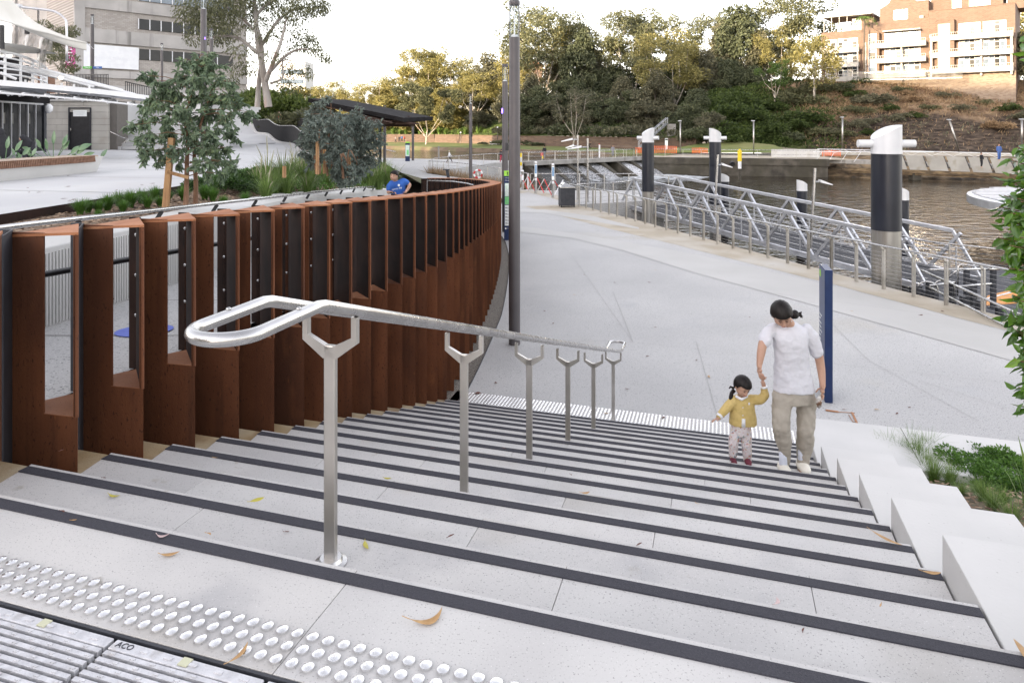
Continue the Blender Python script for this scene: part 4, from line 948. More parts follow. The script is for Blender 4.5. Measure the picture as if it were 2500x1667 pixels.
for i in range(int(fl/2.15)):
  a = -3+i*2.15; z = zsl(a); m.bar(F_(a,.1,z+.92), F_(a+1.05,.06,z+.42), .05, .03); m.bar(F_(a+1.05,.06,z+.42), F_(a+2.15,.1,z+.92), .05, .03)
m.build('rail_strut', M['white'], fbr)
m = MB();
for i in range(4): m.bar(F_(-4.2+i*1.5,.1,-.3), F_(-3.4+i*1.5,.1,1.0), .06, .05)
m.tube([F_(-4.5,.15,.95), F_(9,.12,1.15)], .05, 6); m.build('end_frame', M['white'], fbr)
# === STEEL PILES
def pile(label, x, d, dia, top, cap_z, blk_z, cross=None, cut=1, name='mooring_pile'):
  X = (x-1250)*d/F; t_ = thing(name, label, 'pile', (X, d, -2.3), group='steel river piles'); r = dia/2; b = -2.3
  cyl = lambda r_, z0, z1, mat, nm, n=32: (lambda m: m.build(nm, M[mat], t_, smooth=True, auto=40))(MB().cyl((0,0), r_, z0-b, z1-b, n))
  if blk_z is not None: cyl(r*.97, -4.2, blk_z, 'pilesteel', 'steel_tube'); cyl(r, blk_z, cap_z, 'pileblack', 'black_sleeve')
  else: cyl(r, -4.2, cap_z, 'pileblack', 'black_sleeve')
  n = 40; m = MB(); lo = []; hi = []
  for k in range(n):
    a = 2*math.pi*k/n; ct, st = math.cos(a), math.sin(a); lo.append((r*1.015*ct, r*1.015*st, cap_z-b))
    u = (ct*cut+1)/2
    hi.append((r*1.015*ct, r*1.015*st, top-b-dia*.50*(1-u)**1.55))
  m.add(lo+hi, [(k, (k+1)%n, n+(k+1)%n, n+k) for k in range(n)]+[tuple(range(n, 2*n))]); m.build('cap', M['pilewhite'], t_, smooth=True, auto=40)
  m = MB(); m.cyl((0,0), r*1.03, cap_z-b-.01, cap_z-b+.05, 32); m.build('cap_ring', M['pilewhite'], t_, smooth=True, auto=40)
  if cross:
    zc, rc, le, ang = cross; dv = Vector((math.cos(ang), math.sin(ang), 0))
    for s in (-1, 1): m = MB(); m.tube([dv*s*(r*.8)+Vector((0,0,zc-b)), dv*s*(r+le)+Vector((0,0,zc-b))], rc, 20); m.build('bollard_arm', M['pilewhite'], t_, smooth=True, auto=40)
  return t_
pile('large black and white pile with a tube through its cap, nearest, right of the sign', 2164, 18.5, .75, 4.17, 3.40, 1.33, (3.66, .105, .36, math.radians(-6)))
pile('large black and white pile standing between the bin and the gangway start', 1582, 35.5, .615, 4.09, 3.34, .78, (3.56, .10, .26, math.radians(-25)))
pile('large black and white pile behind the gangway, middle of the three big ones', 1746, 39, .66, 4.07, 3.29, -.3, (3.5, .105, .30, math.radians(-20)), cut=-1)
pile('small black pile with white top half hidden behind the middle big pile', 1770, 40, .47, 1.42, .95, None, cut=-1)
pile('small black pile with white top between the two big right piles', 1958, 34.7, .50, 1.45, .90, None, cut=-1)
pile('small black pile with white top just right of the nearest big pile', 2204, 30.8, .50, 1.42, .85, None, cut=-1)
# === GANGWAY
gw = thing('gangway', 'sloping aluminium truss gangway leading from the wharf down to the pontoon', 'gangway', (6.47, 38, 0))
g0 = Vector((6.47, 38, 0)); GA = [Vector((0,0,0)), Vector((7.43,-14,0))]; GO = Vector((2.72, 1.25, 0))
def gz(t_): return 1.34-1.09*t_
def gp(t_, side, h): return GA[1]*t_ + GO*side + Vector((0,0, gz(t_)-1.62+h))
nb_ = 6
for side, nm in ((0, 'near_truss'), (1, 'far_truss')):
  m = MB(); T1 = 1.0
  m.bar(gp(.03,side,1.60), gp(T1-.02,side,1.60), .14, .14); m.bar(gp(-.04,side,.0), gp(T1+.05,side,.0), .14, .22)
  m.bar(gp(-.045,side,.0), gp(.03,side,1.60), .10, .10); m.bar(gp(T1-.02,side,1.60), gp(T1+.045,side,.0), .10, .10)
  tr = m.build(nm, M['alu'], gw, bevel=.008)
  st = .1617
  for i in range(nb_):
    a = .03+i*st
    if i < nb_: m = MB(); m.bar(gp(a+.004,side,1.56), gp(a+st*.48,side,.08), .12, .11); m.build('diagonal', M['alu'], gw)
    m = MB(); m.bar(gp(a+st*.54,side,.08), gp(a+st*.99,side,1.56), .12, .11); m.build('diagonal', M['alu'], gw)
  for j, h in enumerate((.25,.50,.75,.92,1.08)):
    m = MB(); o_ = .12 if side == 0 else .88
    m.tube([gp(-.03,o_,h), gp(1.03,o_,h)], .022 if j == 4 else .015, 6); m.build('hand_rail' if j == 4 else 'guard_rail', M['stain_steel'], gw)
  for i in range(11):
    m = MB(); o_ = .10 if side == 0 else .90; a = i*.1; m.bar(gp(a,o_,.0), gp(a,o_,1.10), .05, .03); m.build('rail_post', M['alu'], gw)
m = MB(); m.hexa([gp(-.04,0,-.05), gp(1.05,0,-.05), gp(1.05,1,-.05), gp(-.04,1,-.05)], [gp(-.04,0,.02), gp(1.05,0,.02), gp(1.05,1,.02), gp(-.04,1,.02)]); m.build('deck', M['rubber'], gw)
m = MB(); pc = [(14.3, 24.6), (18.4, 26.6), (21.5, 19), (17.6, 12.5), (12.6, 12.5), (11.4, 17.8), (13.0, 20.6)]
pt_ = thing('pontoon', 'dark grey floating pontoon deck at the foot of the gangway', 'pontoon', (14, 20, -2.3)); pb = Vector((14, 20, -2.3))
rel(MB().prism(pc, -2.7, -1.35), pb).build('hull', M['darksteel'], pt_); rel(MB().prism([(x*.995+.07, y*.995+.1) for x, y in pc], -1.35, -1.30), pb).build('deck', M['rubber'], pt_)
rel(MB().prism([PZ(2408,745,-1.28).xy, PZ(2410,722,-1.28).xy, PZ(2500,700,-1.28).xy, PZ(2530,735,-1.28).xy], -1.30, -1.28), pb).build('tactile_panel', M['orange_mat'], pt_)
m = MB(); m.bar(Vector((13.2,20.4,-1.28)), Vector((16.8,22.6,-1.28)), .08, .02); m.bar(Vector((13.0,18.8,-1.28)), Vector((18.5,21.0,-1.28)), .08, .02); rel(m, pb).build('deck_line', M['alu'], pt_)
for i, (x, d, h) in enumerate([(2243,17.9,1.25),(2268,18.5,1.25),(2283,17.6,1.2),(2326,18.2,1.3),(2352,17.0,1.2),(2377,18.4,1.3),(2392,16.4,1.25),(2440,15.8,1.25),(2360,20.8,1.15),(2425,20.4,1.15)]):
  X = (x-1250)*d/F; m = MB(); m.bar((X,d,-1.3), (X,d,-1.3+h), .12, .12, up=Vector((0,1,0))); m.bar((X,d,-1.32), (X,d,-1.28), .22, .22, up=Vector((0,1,0))); rel(m, pb).build('post', M['darksteel'], pt_)
def arch(x, d, wd2, h, up_):
  c = Vector(((x-1250)*d/F, d, -1.3)); P = [c+Vector((0,0,up_-.5))]
  for a in np.linspace(math.pi, 0, 9): P.append(c+Vector((wd2*(1+math.cos(a))*.9, -wd2*(1+math.cos(a))*.4, up_+h*math.sin(a))))
  P.append(c+Vector((wd2*1.8,-wd2*.8,up_-.5))); return P
for x, d in ((2242,17.9),(2283,18.1)): m = MB(); m.tube(arch(x,d,.22,.16,1.22), .022, 8); rel(m, pb).build('hoop', M['stain_steel'], pt_, smooth=True)
m = MB(); m.tube([PD(2338,722,18), PD(2340,650,18), PD(2348,645,18), PD(2420,654,17.3), PD(2395,660,17.3)], .02, 8)
m.tube([PD(2336,660,17.9), PD(2300,692,18.3)], .015, 6); rel(m, pb).build('hoop', M['stain_steel'], pt_, smooth=True)
for (a, b_) in (((2250,660,17.2),(2500,772,13.6)), ((2270,702,17.0),(2500,818,13.4)), ((2270,658,17.8),(2440,657,18.5)), ((2330,700,17.4),(2420,693,17.8)), ((2270,697,17.6),(2330,690,18))):
  m = MB(); m.tube([PD(*a), PD(*b_)], .028, 8); rel(m, pb).build('rail', M['stain_steel'], pt_, smooth=True)
rail_run('pontoon_railing', 'thin cable railing on the river side of the pontoon behind the hoops', [tuple(PZ(2180,650,-1.3)), tuple(PZ(2290,668,-1.3)), tuple(PZ(2520,700,-1.3))], h=1.15, step=2.0, cables=6, mat='stain_steel')
m = MB(); m.prism([(6.6,34.0),(8.4,33.0),(12.8,26.4),(11.2,25.2)], -2.6, -1.75); o = m.build('float', M['alu']); tag(o, 'low metal float beside the gangway under the second big pile', 'float')
sr = thing('ferry_shelter_roof', 'round pale corrugated shelter roof at the right edge behind the shrub', 'roof', (24.5, 27, -1)); sb = Vector((24.5,27,-1))
cx, cy, rx, zt2 = 36.0, 34.0, 11.4, 1.75
m = MB(); n = 48; ring = lambda r, z: [(cx+r*math.cos(2*math.pi*k/n)-sb.x, cy+r*.92*math.sin(2*math.pi*k/n)-sb.y, z-sb.z) for k in range(n)]
m.add(ring(rx, -.12)+ring(rx, .30)+ring(rx-.35, .34)+ring(rx-.55, .22), [(k, (k+1)%n, n+(k+1)%n, n+k) for k in range(n)]+[(n+k, n+(k+1)%n, 2*n+(k+1)%n, 2*n+k) for k in range(n)]+[(2*n+k, 2*n+(k+1)%n, 3*n+(k+1)%n, 3*n+k) for k in range(n)]+[tuple(reversed(range(n)))])
m.build('fascia', M['alu'], sr)
rows = []
cor = MB()
for k in range(48):
  y0 = cy-10.2+k*.43; hw = math.sqrt(max(0, (rx-.5)**2-((y0-cy)/.92)**2))
  if hw < .4: continue
  h = .10 if k % 2 else 0
  cor.hexa([(cx-hw-sb.x, y0-sb.y, 1.15), (cx+hw-sb.x, y0-sb.y, 1.15), (cx+hw-sb.x, y0+.43-sb.y, 1.15), (cx-hw-sb.x, y0+.43-sb.y, 1.15)], [(cx-hw-sb.x, y0-sb.y, 1.28+h), (cx+hw-sb.x, y0-sb.y, 1.28+h), (cx+hw-sb.x, y0+.43-sb.y, 1.28+h), (cx-hw-sb.x, y0+.43-sb.y, 1.28+h)])
cor.build('corrugated_sheet', M['alu'], sr)
for a in (.6, 5.6): m = MB(); m.cyl((cx+4*math.cos(a)-sb.x, cy+4*math.sin(a)-sb.y), .1, -1.6, 1.1, 10); m.build('column', M['darksteel'], sr)
# === small lamps on the gangway
def slim_lamp(label, base, top, heads, r=.05):
  t_ = thing('gangway_lamp', label, 'lamp', base, group='slim steel lamps by the gangway'); b = Vector(base); tp = Vector(top)
  MB().tube([Vector((0,0,0)), tp-b], r, 10).build('pole', M['stain_steel'], t_, smooth=True, auto=40)
  for (f_, dx, L) in heads:
    p = (tp-b)*f_; m = MB(); m.tube([p+Vector((-.05*dx,0,0)), p+Vector((dx*L*.45,0,.0))], .035, 8); m.build('arm', M['stain_steel'], t_)
    q = p+Vector((dx*L*.35, 0, .03)); m = MB(); w2 = .13
    m.hexa([q+Vector((0,-w2,-.05)), q+Vector((dx*L*.75,-w2,-.16)), q+Vector((dx*L*.75,w2,-.16)), q+Vector((0,w2,-.05))][::(1 if dx > 0 else -1)], [q+Vector((0,-w2,.06)), q+Vector((dx*L*.75,-w2,-.12)), q+Vector((dx*L*.75,w2,-.12)), q+Vector((0,w2,.06))][::(1 if dx > 0 else -1)])
    m.build('head', M['white'], t_)
  return t_
slim_lamp('slim leaning lamp pole on the gangway beside the middle big pile', PD(1742,570,32.5), PD(1753,378,32.5), [(.87, 1, .62)], r=.055)
slim_lamp('slim leaning lamp pole on the gangway before the small far pile', PD(1979,606,27.6), PD(1990,411,27.6), [(.83, 1, .62)], r=.055)
slim_lamp('left of two slim upright lamp poles on the wharf landing, with two heads', PZ(1410,487,0), PD(1410.5,330,PZ(1410,487,0).y), [(.83, -1, .62), (.93, -1, .85)], r=.05)
slim_lamp('right of two slim upright lamp poles on the wharf landing', PZ(1435,494,0), PD(1434.5,338,PZ(1435,494,0).y), [(.86, -1, 1.0)], r=.055)
# === TALL LAMP POSTS
def lamp_post(label, x, d, base_z, top_z=6.60, r=.115, box=None, led=None, name='lamp_post', seam=True, glass=(5.92, 6.50), rt=.93):
  X = (x-1250)*d/F; t_ = thing(name, label, 'lamp post', (X, d, base_z), group='tall cylindrical lamp posts'); H = top_z; g0, g1 = glass
  g0 += top_z-6.6; g1 += top_z-6.6
  zb2 = -base_z
  prof = [(r, 0), (r, 3.6)]; prof += [(r*rt, 3.62), (r*rt, g0+zb2)]
  m = MB(); m.lathe((0,0,0), [(r*1.0, 0), (r*1.0, g0-base_z-1.2), (r*.97, g0-base_z-1.195), (r*.97, g0-base_z-.62), (r*.94, g0-base_z-.615), (r*.94, g0-base_z)], 28); m.build('shaft', M['polepaint'], t_, smooth=True, auto=30)
  MB().lathe((0,0,0), [(r*.93, g0-base_z), (r*.93, g1-base_z)], 28).build('lantern_glass', M['lantern'], t_, smooth=True, auto=40)
  m = MB(); m.cyl((0,0), .012, g0-base_z, g1-base_z, 6); m.cyl((0,0), r*.55, g0-base_z, g0-base_z+.05, 12); m.build('lamp_core', M['white'], t_)
  MB().lathe((0,0,0), [(r*.95, g1-base_z-.01), (r*1.0, g1-base_z+.02), (r*1.0, H-base_z-.02), (r*.9, H-base_z)], 28).build('cap', M['polepaint'], t_, smooth=True, auto=30)
  if box:
    zz, dx = box; m = MB(); m.box((dx*r*.75, -r*.80, zz-base_z), (r*1.1, r*.5, .30)); m.build('service_hatch', M['blacksteel'], t_)
  if led:
    zz, dx = led; m = MB(); m.lathe((dx*r*.9, -r*.45, zz-base_z), [(.02,-.10),(.035,-.05),(.035,.05),(.02,.10)], 10); m.build('blue_light', M['blue_led'], t_)
  return t_
lamp_post('thick tall lamp post in the centre foreground beside the stairs', 1256, 12.93, 0, top_z=6.50, r=.108, glass=(5.90, 6.52), rt=.93)
lamp_post('tall lamp post standing just behind the centre one, blue light on its left', 1233, 26.9, 0, r=.118, box=(3.35, .9), led=(4.75, -1))
lamp_post('slim lamp post rising behind the far bend of the rusty wall', 1149, 49.5, 0, top_z=6.5, r=.118, box=(3.6, .9))
lamp_post('distant lamp post at the tip of the dark shelter roof', 1008, 85, 0, top_z=6.3, r=.15, led=(4.9, 0))
lamp_post('distant lamp post passing behind the shelter roof', 939, 71, 0, top_z=6.4, r=.15)
# === SIGNS
def totem(label, pos, rz, w_, h, t_=.11, face=None):
  o = thing('wayfinding_sign', label, 'sign', pos, rz); MB().box((0,0,h/2), (w_, t_, h)).build('panel', M['navy'], o, bevel=.004); return o
p = PZ(2024, 984, 0); L_ = .50
sg = thing('wayfinding_sign', 'tall navy blue sign seen edge-on behind the woman', 'sign', p, 0)
av = Vector((.265, .964, 0)); ap = Vector((av.y, -av.x, 0));
R3 = Matrix((av, ap, Vector((0,0,1)))).transposed()
HS = (984-660)*p.y/F
MB().box(av*L_/2+Vector((0,0,HS/2)), (L_, .105, HS), ax=R3).build('panel', M['navy'], sg, bevel=.003)
MB().box(av*(L_/2)+ap*(-.0545)+Vector((0,0,HS*.5)), (L_-.02, .006, HS-.04), ax=R3).build('face', M['navy_lit'], sg)
mt = basis(av*(L_-.11)-ap*.0585+Vector((0,0,HS-.12)), -av, (0,0,1))
m = MB(); m.lathe((0,0,0), [(.06,0),(.06,.002)], 20); m.v = [tuple(mt @ Vector(v)) for v in m.v]; m.build('green_dot', M['lime'], sg)
for i in range(11):
  text('print', ['Parramatta','CBD','Riverside','Theatres','Ferry Wharf','Lennox','Bridge','Church St','Park','Station','Stadium'][i], .042, M['white_print'], basis(av*(L_-.05)-ap*.0585+Vector((0,0,HS*.62-i*.062)), -av, (0,0,1)), sg, align='LEFT')
p2 = PZ(1243, 586, 0)
p2.x = -.29
HS2 = (586-417)*p2.y/F; W2 = .40
s2 = thing('wayfinding_sign', 'tall navy and green walking route sign half hidden by the centre lamp post', 'sign', p2, math.radians(0));
MB().box((W2/2,0,HS2/2), (W2,.10,HS2)).build('panel', M['navy'], s2, bevel=.004)
def plq(x0, x1, z0, z1, mat, nm, par=s2, y=-.052): MB().box(((x0+x1)/2, y, (z0+z1)/2), (x1-x0, .004, z1-z0)).build(nm, M[mat], par)
plq(.0, W2, HS2*.925, HS2, 'lime', 'header'); plq(.03, W2-.03, HS2*.63, HS2*.82, 'map_print', 'map'); plq(.03, W2-.03, HS2*.515, HS2*.625, 'green_map', 'map_detail'); plq(.03, W2-.03, HS2*.21, HS2*.505, 'white_print', 'guide')
fig = MB()
for P in figure2d(.15):
  A_ = sum(P[i][0]*P[(i+1)%len(P)][1]-P[(i+1)%len(P)][0]*P[i][1] for i in range(len(P)))
  if A_ < 0: P.reverse()
  fig.add([(.125+x, -.0555, HS2*.93+y) for x, y in P], [tuple(range(len(P)))])
fig.build('walking_figure', M['blacksteel'], s2)
for i, tx in enumerate(['Parramatta', 'Wharf']): text('print', '< '+['Parramatta','Parramatta Park'][i], .045, M['white_print'], basis((.03,-.0545,HS2*(.895-.035*i)), (1,0,0), (0,0,1)), s2, align='LEFT')
for i in range(6):
  plq(.05, .10, HS2*(.47-.044*i)-.03, HS2*(.47-.044*i), 'navy', 'icon', y=-.0555); plq(.125, .155, HS2*(.47-.044*i)-.035, HS2*(.47-.044*i)-.008, 'darksteel', 'icon', y=-.0555)
  plq(.17, .34, HS2*(.47-.044*i)-.02, HS2*(.47-.044*i)-.012, 'darksteel', 'text_line', y=-.0555)
m = MB(); m.lathe((0,0,0), [(.032,0),(.032,.002)], 16); mt = basis((.06,-.0545,HS2*.17), (1,0,0), (0,0,1)); m.v = [tuple(mt @ Vector(v)) for v in m.v]; m.build('logo', M['white_print'], s2)
text('print', 'City of', .035, M['white_print'], basis((.11,-.0545,HS2*.172), (1,0,0), (0,0,1)), s2, align='LEFT')
p3 = PZ(995, 394, 0); HS3 = 44*p3.y/F; W3 = 11*p3.y/F
s3 = thing('wayfinding_sign', 'small green and navy map sign beside the white terraces in the distance', 'sign', p3)
MB().box((0,0,HS3/2), (W3,.14,HS3)).build('panel', M['navy'], s3); plq(-W3/2+.03, W3/2-.03, HS3*.28, HS3*.90, 'map_print', 'map', s3, -.075); plq(-.1, .16, HS3*.35, HS3*.62, 'green_map', 'map_detail', s3, -.078)
MB().box((0,0,HS3+.09), (W3*.8,.14,.2)).build('cap', M['lime'], s3)
for x, y0, y1, d, lab in ((1627,338,371,110,'pale map sign across the river below the metal stairs'),):
  o = thing('map_sign', lab, 'sign', PD(x,y1,d)); H_ = (y1-y0)*d/F; MB().box((0,0,H_/2), (.45,.1,H_)).build('panel', M['white_print'], o); MB().box((0,-.06,H_*.9), (.40,.02,.22)).build('header', M['darksteel'], o)
# === BIN
bp_ = PZ(1383.5, 505, 0); bw = 37*bp_.y/F
bn = thing('litter_bin', 'dark grey litter bin with pitched steel hood at the end of the railing', 'bin', bp_, math.radians(6))
MB().box((0,0,.07+.47), (bw*.96,bw*.9,.90)).build('body', M['darksteel'], bn, bevel=.01)
for sx_ in (-1,1):
  for sy in (-1,1): MB().box((sx_*bw*.42, sy*bw*.38, .04), (.06,.06,.1)).build('foot', M['blacksteel'], bn)
for i in range(8): MB().box((-bw*.42+i*bw*.12, -bw*.455, .53), (.07,.012,.84)).build('slat', M['darksteel'], bn)
m = MB(); h = bw*.5; z0 = 1.0
m.add([(-h,-h,z0),(h,-h,z0),(h,h,z0),(-h,h,z0),(-h,-h,z0+.05),(h,-h,z0+.05),(h,h,z0+.05),(-h,h,z0+.05),(-h*.35,-h*.6,z0+.27),(-h*.35,h*.8,z0+.27)],
   [(3,2,1,0),(0,1,5,4),(1,2,6,5),(2,3,7,6),(3,0,4,7),(5,6,9,8),(4,5,8),(6,7,9),(7,4,8,9)]); m.build('hood', M['stain_steel'], bn)
MB().box((-h*.75,-h*.2,z0+.12), (.03,h*.8,.10)).build('opening', M['blacksteel'], bn)
# === GATE READERS and barriers
for i, (x, yb, yt, lab) in enumerate([(1308,473,394,'blue and white ticket reader post, left of the two by the wharf gates'),(1350,483,399,'blue and white ticket reader post, right of the two beside the bin'),(1276,464,415,'short steel gate post just right of the centre lamp post')]):
  p = PZ(x, yb, 0); H_ = (yb-yt)*p.y/F; o = thing('gate_post', lab, 'post', p, group='posts at the wharf gates')
  MB().cyl((0,0), .085, 0, H_-.1, 14).build('tube', M['stain_steel'], o, smooth=True, auto=40)
  if i < 2:
    MB().box((0,-.085,H_*.72), (.15,.03,H_*.40)).build('panel', M['white_print'], o); MB().box((0,-.104,H_*.76), (.11,.012,H_*.26)).build('blue_print', pmat('blue_instruction_print',(.02,.14,.36),(.30,.45,.60),40,.4), o)
    MB().lathe((0,-.10,H_*.44), [(.05,-.08),(.075,0),(.05,.08)], 12).build('reader', M['white'], o, smooth=True)
  else: MB().box((0,-.08,H_*.62), (.14,.06,.34)).build('reader', M['white'], o)
  MB().lathe((0,0,H_-.1), [(.088,0),(.088,.04),(.05,.09)], 14).build('cap', M['white'], o, smooth=True, auto=40)
def xbarrier(label, a, b, n, h=.95):
  o = thing('folding_barrier', label, 'barrier', a, group='red and white folding barriers'); d = (b-a)/n
  for i in range(n):
    for z0, z1, mt_ in ((.08, h, 'white'), (h, .08, 'red')):
      m = MB(); m.bar(d*i+Vector((0,-.03 if mt_ == 'white' else .03,z0)), d*(i+1)+Vector((0,-.03 if mt_ == 'white' else .03,z1)), .05, .03); m.build('lattice_bar', M[mt_], o)
  return o
xbarrier('red and white folding barrier between lamp post and first reader post', PZ(1272,463,0), PZ(1306,470,0), 2)
xbarrier('red and white folding barrier between the two ticket reader posts', PZ(1311,471,0), PZ(1347,480,0), 2)
xbarrier('red and white folding barrier between second reader post and bin', PZ(1353,480,0), PZ(1375,478,0), 1)
m = MB(); p = PZ(1289,464,0); m.tube([(0,0,0),(0,0,1.05)], .06, 8); m.lathe((0,0,0), [(.12,0),(.10,.05)], 12); o = m.build('barrier_post', M['white'], loc=p); tag(o, 'short white barrier post on wheels by the wharf gates', 'post')
def wheel(mb, c, r, ax):
  P = [c+ax[0]*r*math.cos(a)+ax[1]*r*math.sin(a) for a in np.linspace(0, 2*math.pi, 20, endpoint=False)]; mb.tube([tuple(p) for p in P], .02, 5, closed=True)
bk = thing('bicycle', 'dark bicycle leaning at the railing above the bin', 'bicycle', PZ(1405,462,0)+Vector((.2,.3,0)))
X_, Z_ = Vector((1,0,0)), Vector((0,0,1))
for nm, cx_ in (('wheel',-.52),('wheel',.52)): m = MB(); wheel(m, Vector((cx_,0,.34)), .33, (X_,Z_)); m.build(nm, M['blacksteel'], bk)
m = MB()
for a, b_ in (((-.52,.34),(-.15,.80)),((-.52,.34),(-.02,.33)),((-.02,.33),(-.15,.80)),((-.15,.80),(.38,.78)),((-.02,.33),(.40,.68)),((.52,.34),(.36,.90))): m.tube([(a[0],0,a[1]),(b_[0],0,b_[1])], .02, 6)
m.build('frame', M['darksteel'], bk); m = MB(); m.bar((.36,-.28,.95), (.36,.28,.95), .03, .03, up=Vector((1,0,0))); m.tube([(.36,0,.9),(.36,0,.96)], .015, 6); m.build('handlebar', M['blacksteel'], bk)
MB().box((-.18,0,.90), (.24,.12,.06)).build('saddle', M['blacksteel'], bk)
p = PD(1167, 425, 52); o = thing('life_buoy', 'red and white life buoy on the railing right of the slim lamp post', 'life buoy', p)
for i in range(8):
  a0, a1 = i*math.pi/4, (i+1)*math.pi/4; m = MB(); m.tube([(.30*math.cos(a), 0, .30*math.sin(a)) for a in np.linspace(a0, a1, 4)], .07, 8); m.build('ring_segment', M['red'] if i % 2 else M['white'], o, smooth=True)
MB().bar((0,.08,-.9), (0,.08,.1), .06, .06, up=Vector((0,1,0))).build('stand', M['white'], o)
p = PZ(1096, 441, 0); o = thing('lectern_sign', 'dark lectern sign on a leaning post behind the rusty wall', 'sign', p); MB().bar((0,0,0), (-.15,0,.82), .22, .10, up=Vector((0,1,0))).build('post', M['darksteel'], o); MB().bar((-.45,0,.86), (.05,0,.84), .35, .07).build('board', M['darksteel'], o)
p = PD(1806, 440, 80); o = thing('channel_marker', 'yellow and white channel marker pile in front of the dark sea wall', 'marker', (p.x, 80, -2.3)); zf = lambda y: EYE-(y-HZ)*80/F+2.3
for y0, y1, mt_, r in ((440,412,'quay',.16),(412,394,'white',.2),(394,368,'yellow',.24),(368,364,'yellow',.12)): MB().cyl((0,0), r, zf(y0), zf(y1), 12).build({'quay':'pile','white':'white_band','yellow':'yellow_band'}[mt_], M[mt_], o)
p = PD(1272, 418, 62); o = thing('channel_marker', 'thin yellow marker just right of the centre lamp post', 'marker', (p.x, 62, -2.3)); zf = lambda y: EYE-(y-HZ)*62/F+2.3
for y0, y1, mt_, r in ((450,405,'white',.07),(405,396,'yellow',.08),(396,384,'white',.07),(384,374,'yellow',.08)): MB().cyl((0,0), r, zf(y0), zf(y1), 8).build('band', M[mt_], o)
p = PD(1463.5, 392, 100); o = thing('gauge_post', 'white depth gauge post standing behind the weir footbridge', 'post', p); MB().box((0,0,1.15), (.22,.12,2.3)).build('board', M['white'], o); MB().box((0,0,2.35), (.14,.1,.12)).build('knob', M['red'], o)
p = PZ(1071, 385, -.75); o = thing('gauge_post', 'white gauge post standing in the pool beyond the man in the white shirt', 'post', p); MB().box((0,0,.9), (.26,.14,1.9)).build('board', M['conc'], o)
def mesh_fence(label, x0, x1, y0, y1, d):
  a, b = PD(x0, y1, d), PD(x1, y1, d); o = thing('orange_barrier', label, 'barrier', a, group='orange safety mesh across the river'); H_ = (y1-y0)*d/F; n = max(2, int((b-a).length/1.2))
  for i in range(n+1):
    q = (b-a)*i/n; MB().bar(q, q+Vector((0,0,H_*(1+.1*math.sin(i*2.3)))), .05, .05).build('stake', M['orange_net'], o)
  m = MB()
  for j in range(9): z = H_*(.08+.105*j); m.tube([(b-a)*i/n+Vector((0,.05*math.sin(i*1.7+j),z+.04*math.sin(i*2.1))) for i in range(n+1)], .02, 4)
  for i in range(n*5): q = (b-a)*i/(n*5); m.bar(q+Vector((0,0,.1)), q+Vector((0,0,H_*.92)), .03, .01)
  k = m.build('net', M['orange_net'], o); k['kind'] = 'stuff'
mesh_fence('orange safety mesh right of the second big pile', 1598, 1652, 356, 375, 101)
mesh_fence('orange safety mesh just left of the third big pile', 1690, 1727, 361, 375, 100)
mesh_fence('orange safety mesh beside the start of the white walkway', 2008, 2052, 367, 382, 93)
mesh_fence('orange safety mesh behind the second big pile', 1552, 1570, 360, 376, 103)
m = MB(); a = PD(1888, 382, 94); m.box((0,0,.35), (6.4,.4,1.1)); o = m.build('low_wall', M['white_conc'], loc=PD(1942,381,93)); tag(o, 'low pale concrete wall behind the far railing left of the walkway', 'wall')
for x, y0, y1, d, lean, lab in ((1661,296,372,103,0,'thin grey light column right of the second big pile'),(1840,296,376,101,0,'thin grey light column in front of the green slope'),
             (2057,287,366,96,0,'thin grey light column left of the nearest big pile'),(2495,292,360,80,0,'thin grey light column at the right edge of the photo'),(2342,293,371,86,-24,'leaning grey light column right of the nearest big pile')):
  a = PD(x, y1, d); H_ = (y1-y0)*d/F; o = thing('light_column', lab, 'light pole', a, group='light columns across the river'); tp = Vector((lean*d/F, 0, H_))
  MB().tube([(0,0,0), tuple(tp)], .11, 8).build('column', M['pilesteel'], o, smooth=True); MB().box((tp.x-.12,-.1,tp.z+.03), (.5,.2,.12)).build('head', M['alu'], o)
sa, sb2 = PD(1562, 362, 110), PD(1630, 302, 116)
o = thing('metal_stairs', 'steep metal stair climbing the bank behind the second big pile', 'stairs', sa); dv = sb2-sa
for of in (0, 1.3):
  oo = Vector((0, of, 0)); MB().bar(oo, dv+oo, .08, .22).build('stringer', M['alu'], o); MB().tube([oo+Vector((0,0,1.0)), dv+oo+Vector((0,0,1.0))], .045, 6).build('rail', M['alu'], o)
  for i in range(8): q = dv*(i/7)+oo; MB().bar(q, q+Vector((0,0,1.0)), .06, .05).build('post', M['alu'], o)
m = MB()
for i in range(20): q = dv*((i+.5)/20); m.box(q+Vector((0,.65,0)), (.28,1.3,.04))
m.build('steps', M['darksteel'], o)
MB().box(PD(1635,330,117)-sa+Vector((.3,0,0)), (1.4,.5,3.8)).build('pylon', M['conc'], o)
def at_lawn(x, y, d): return PD(x, y, d)
o = thing('litter_bin', 'pair of black litter bins on the far lawn in front of the brick wall', 'bin', PD(1342,359,143))
for dx in (-.52,.52): MB().box((dx,0,.75), (.9,.8,1.5)).build('bin_body', M['blacksteel'], o, bevel=.05); MB().box((dx,0,1.56), (.98,.9,.14)).build('lid', M['darksteel'], o)
for x, y, d, lab in ((1208,357,152,'white park seat on the far lawn left of the lamp posts'),(1238,362,146,'white park seat on the far lawn hidden by the lamp posts')):
  o = thing('park_bench', lab, 'bench', PD(x,y,d), group='benches on the far lawn')
  MB().box((0,0,.45), (2.2,.5,.1)).build('seat', M['white'], o); MB().box((0,.25,.8), (2.2,.08,.5)).build('backrest', M['white'], o)
  for sx_ in (-.9,.9): MB().box((sx_,0,.2), (.1,.45,.42)).build('leg', M['darksteel'], o)
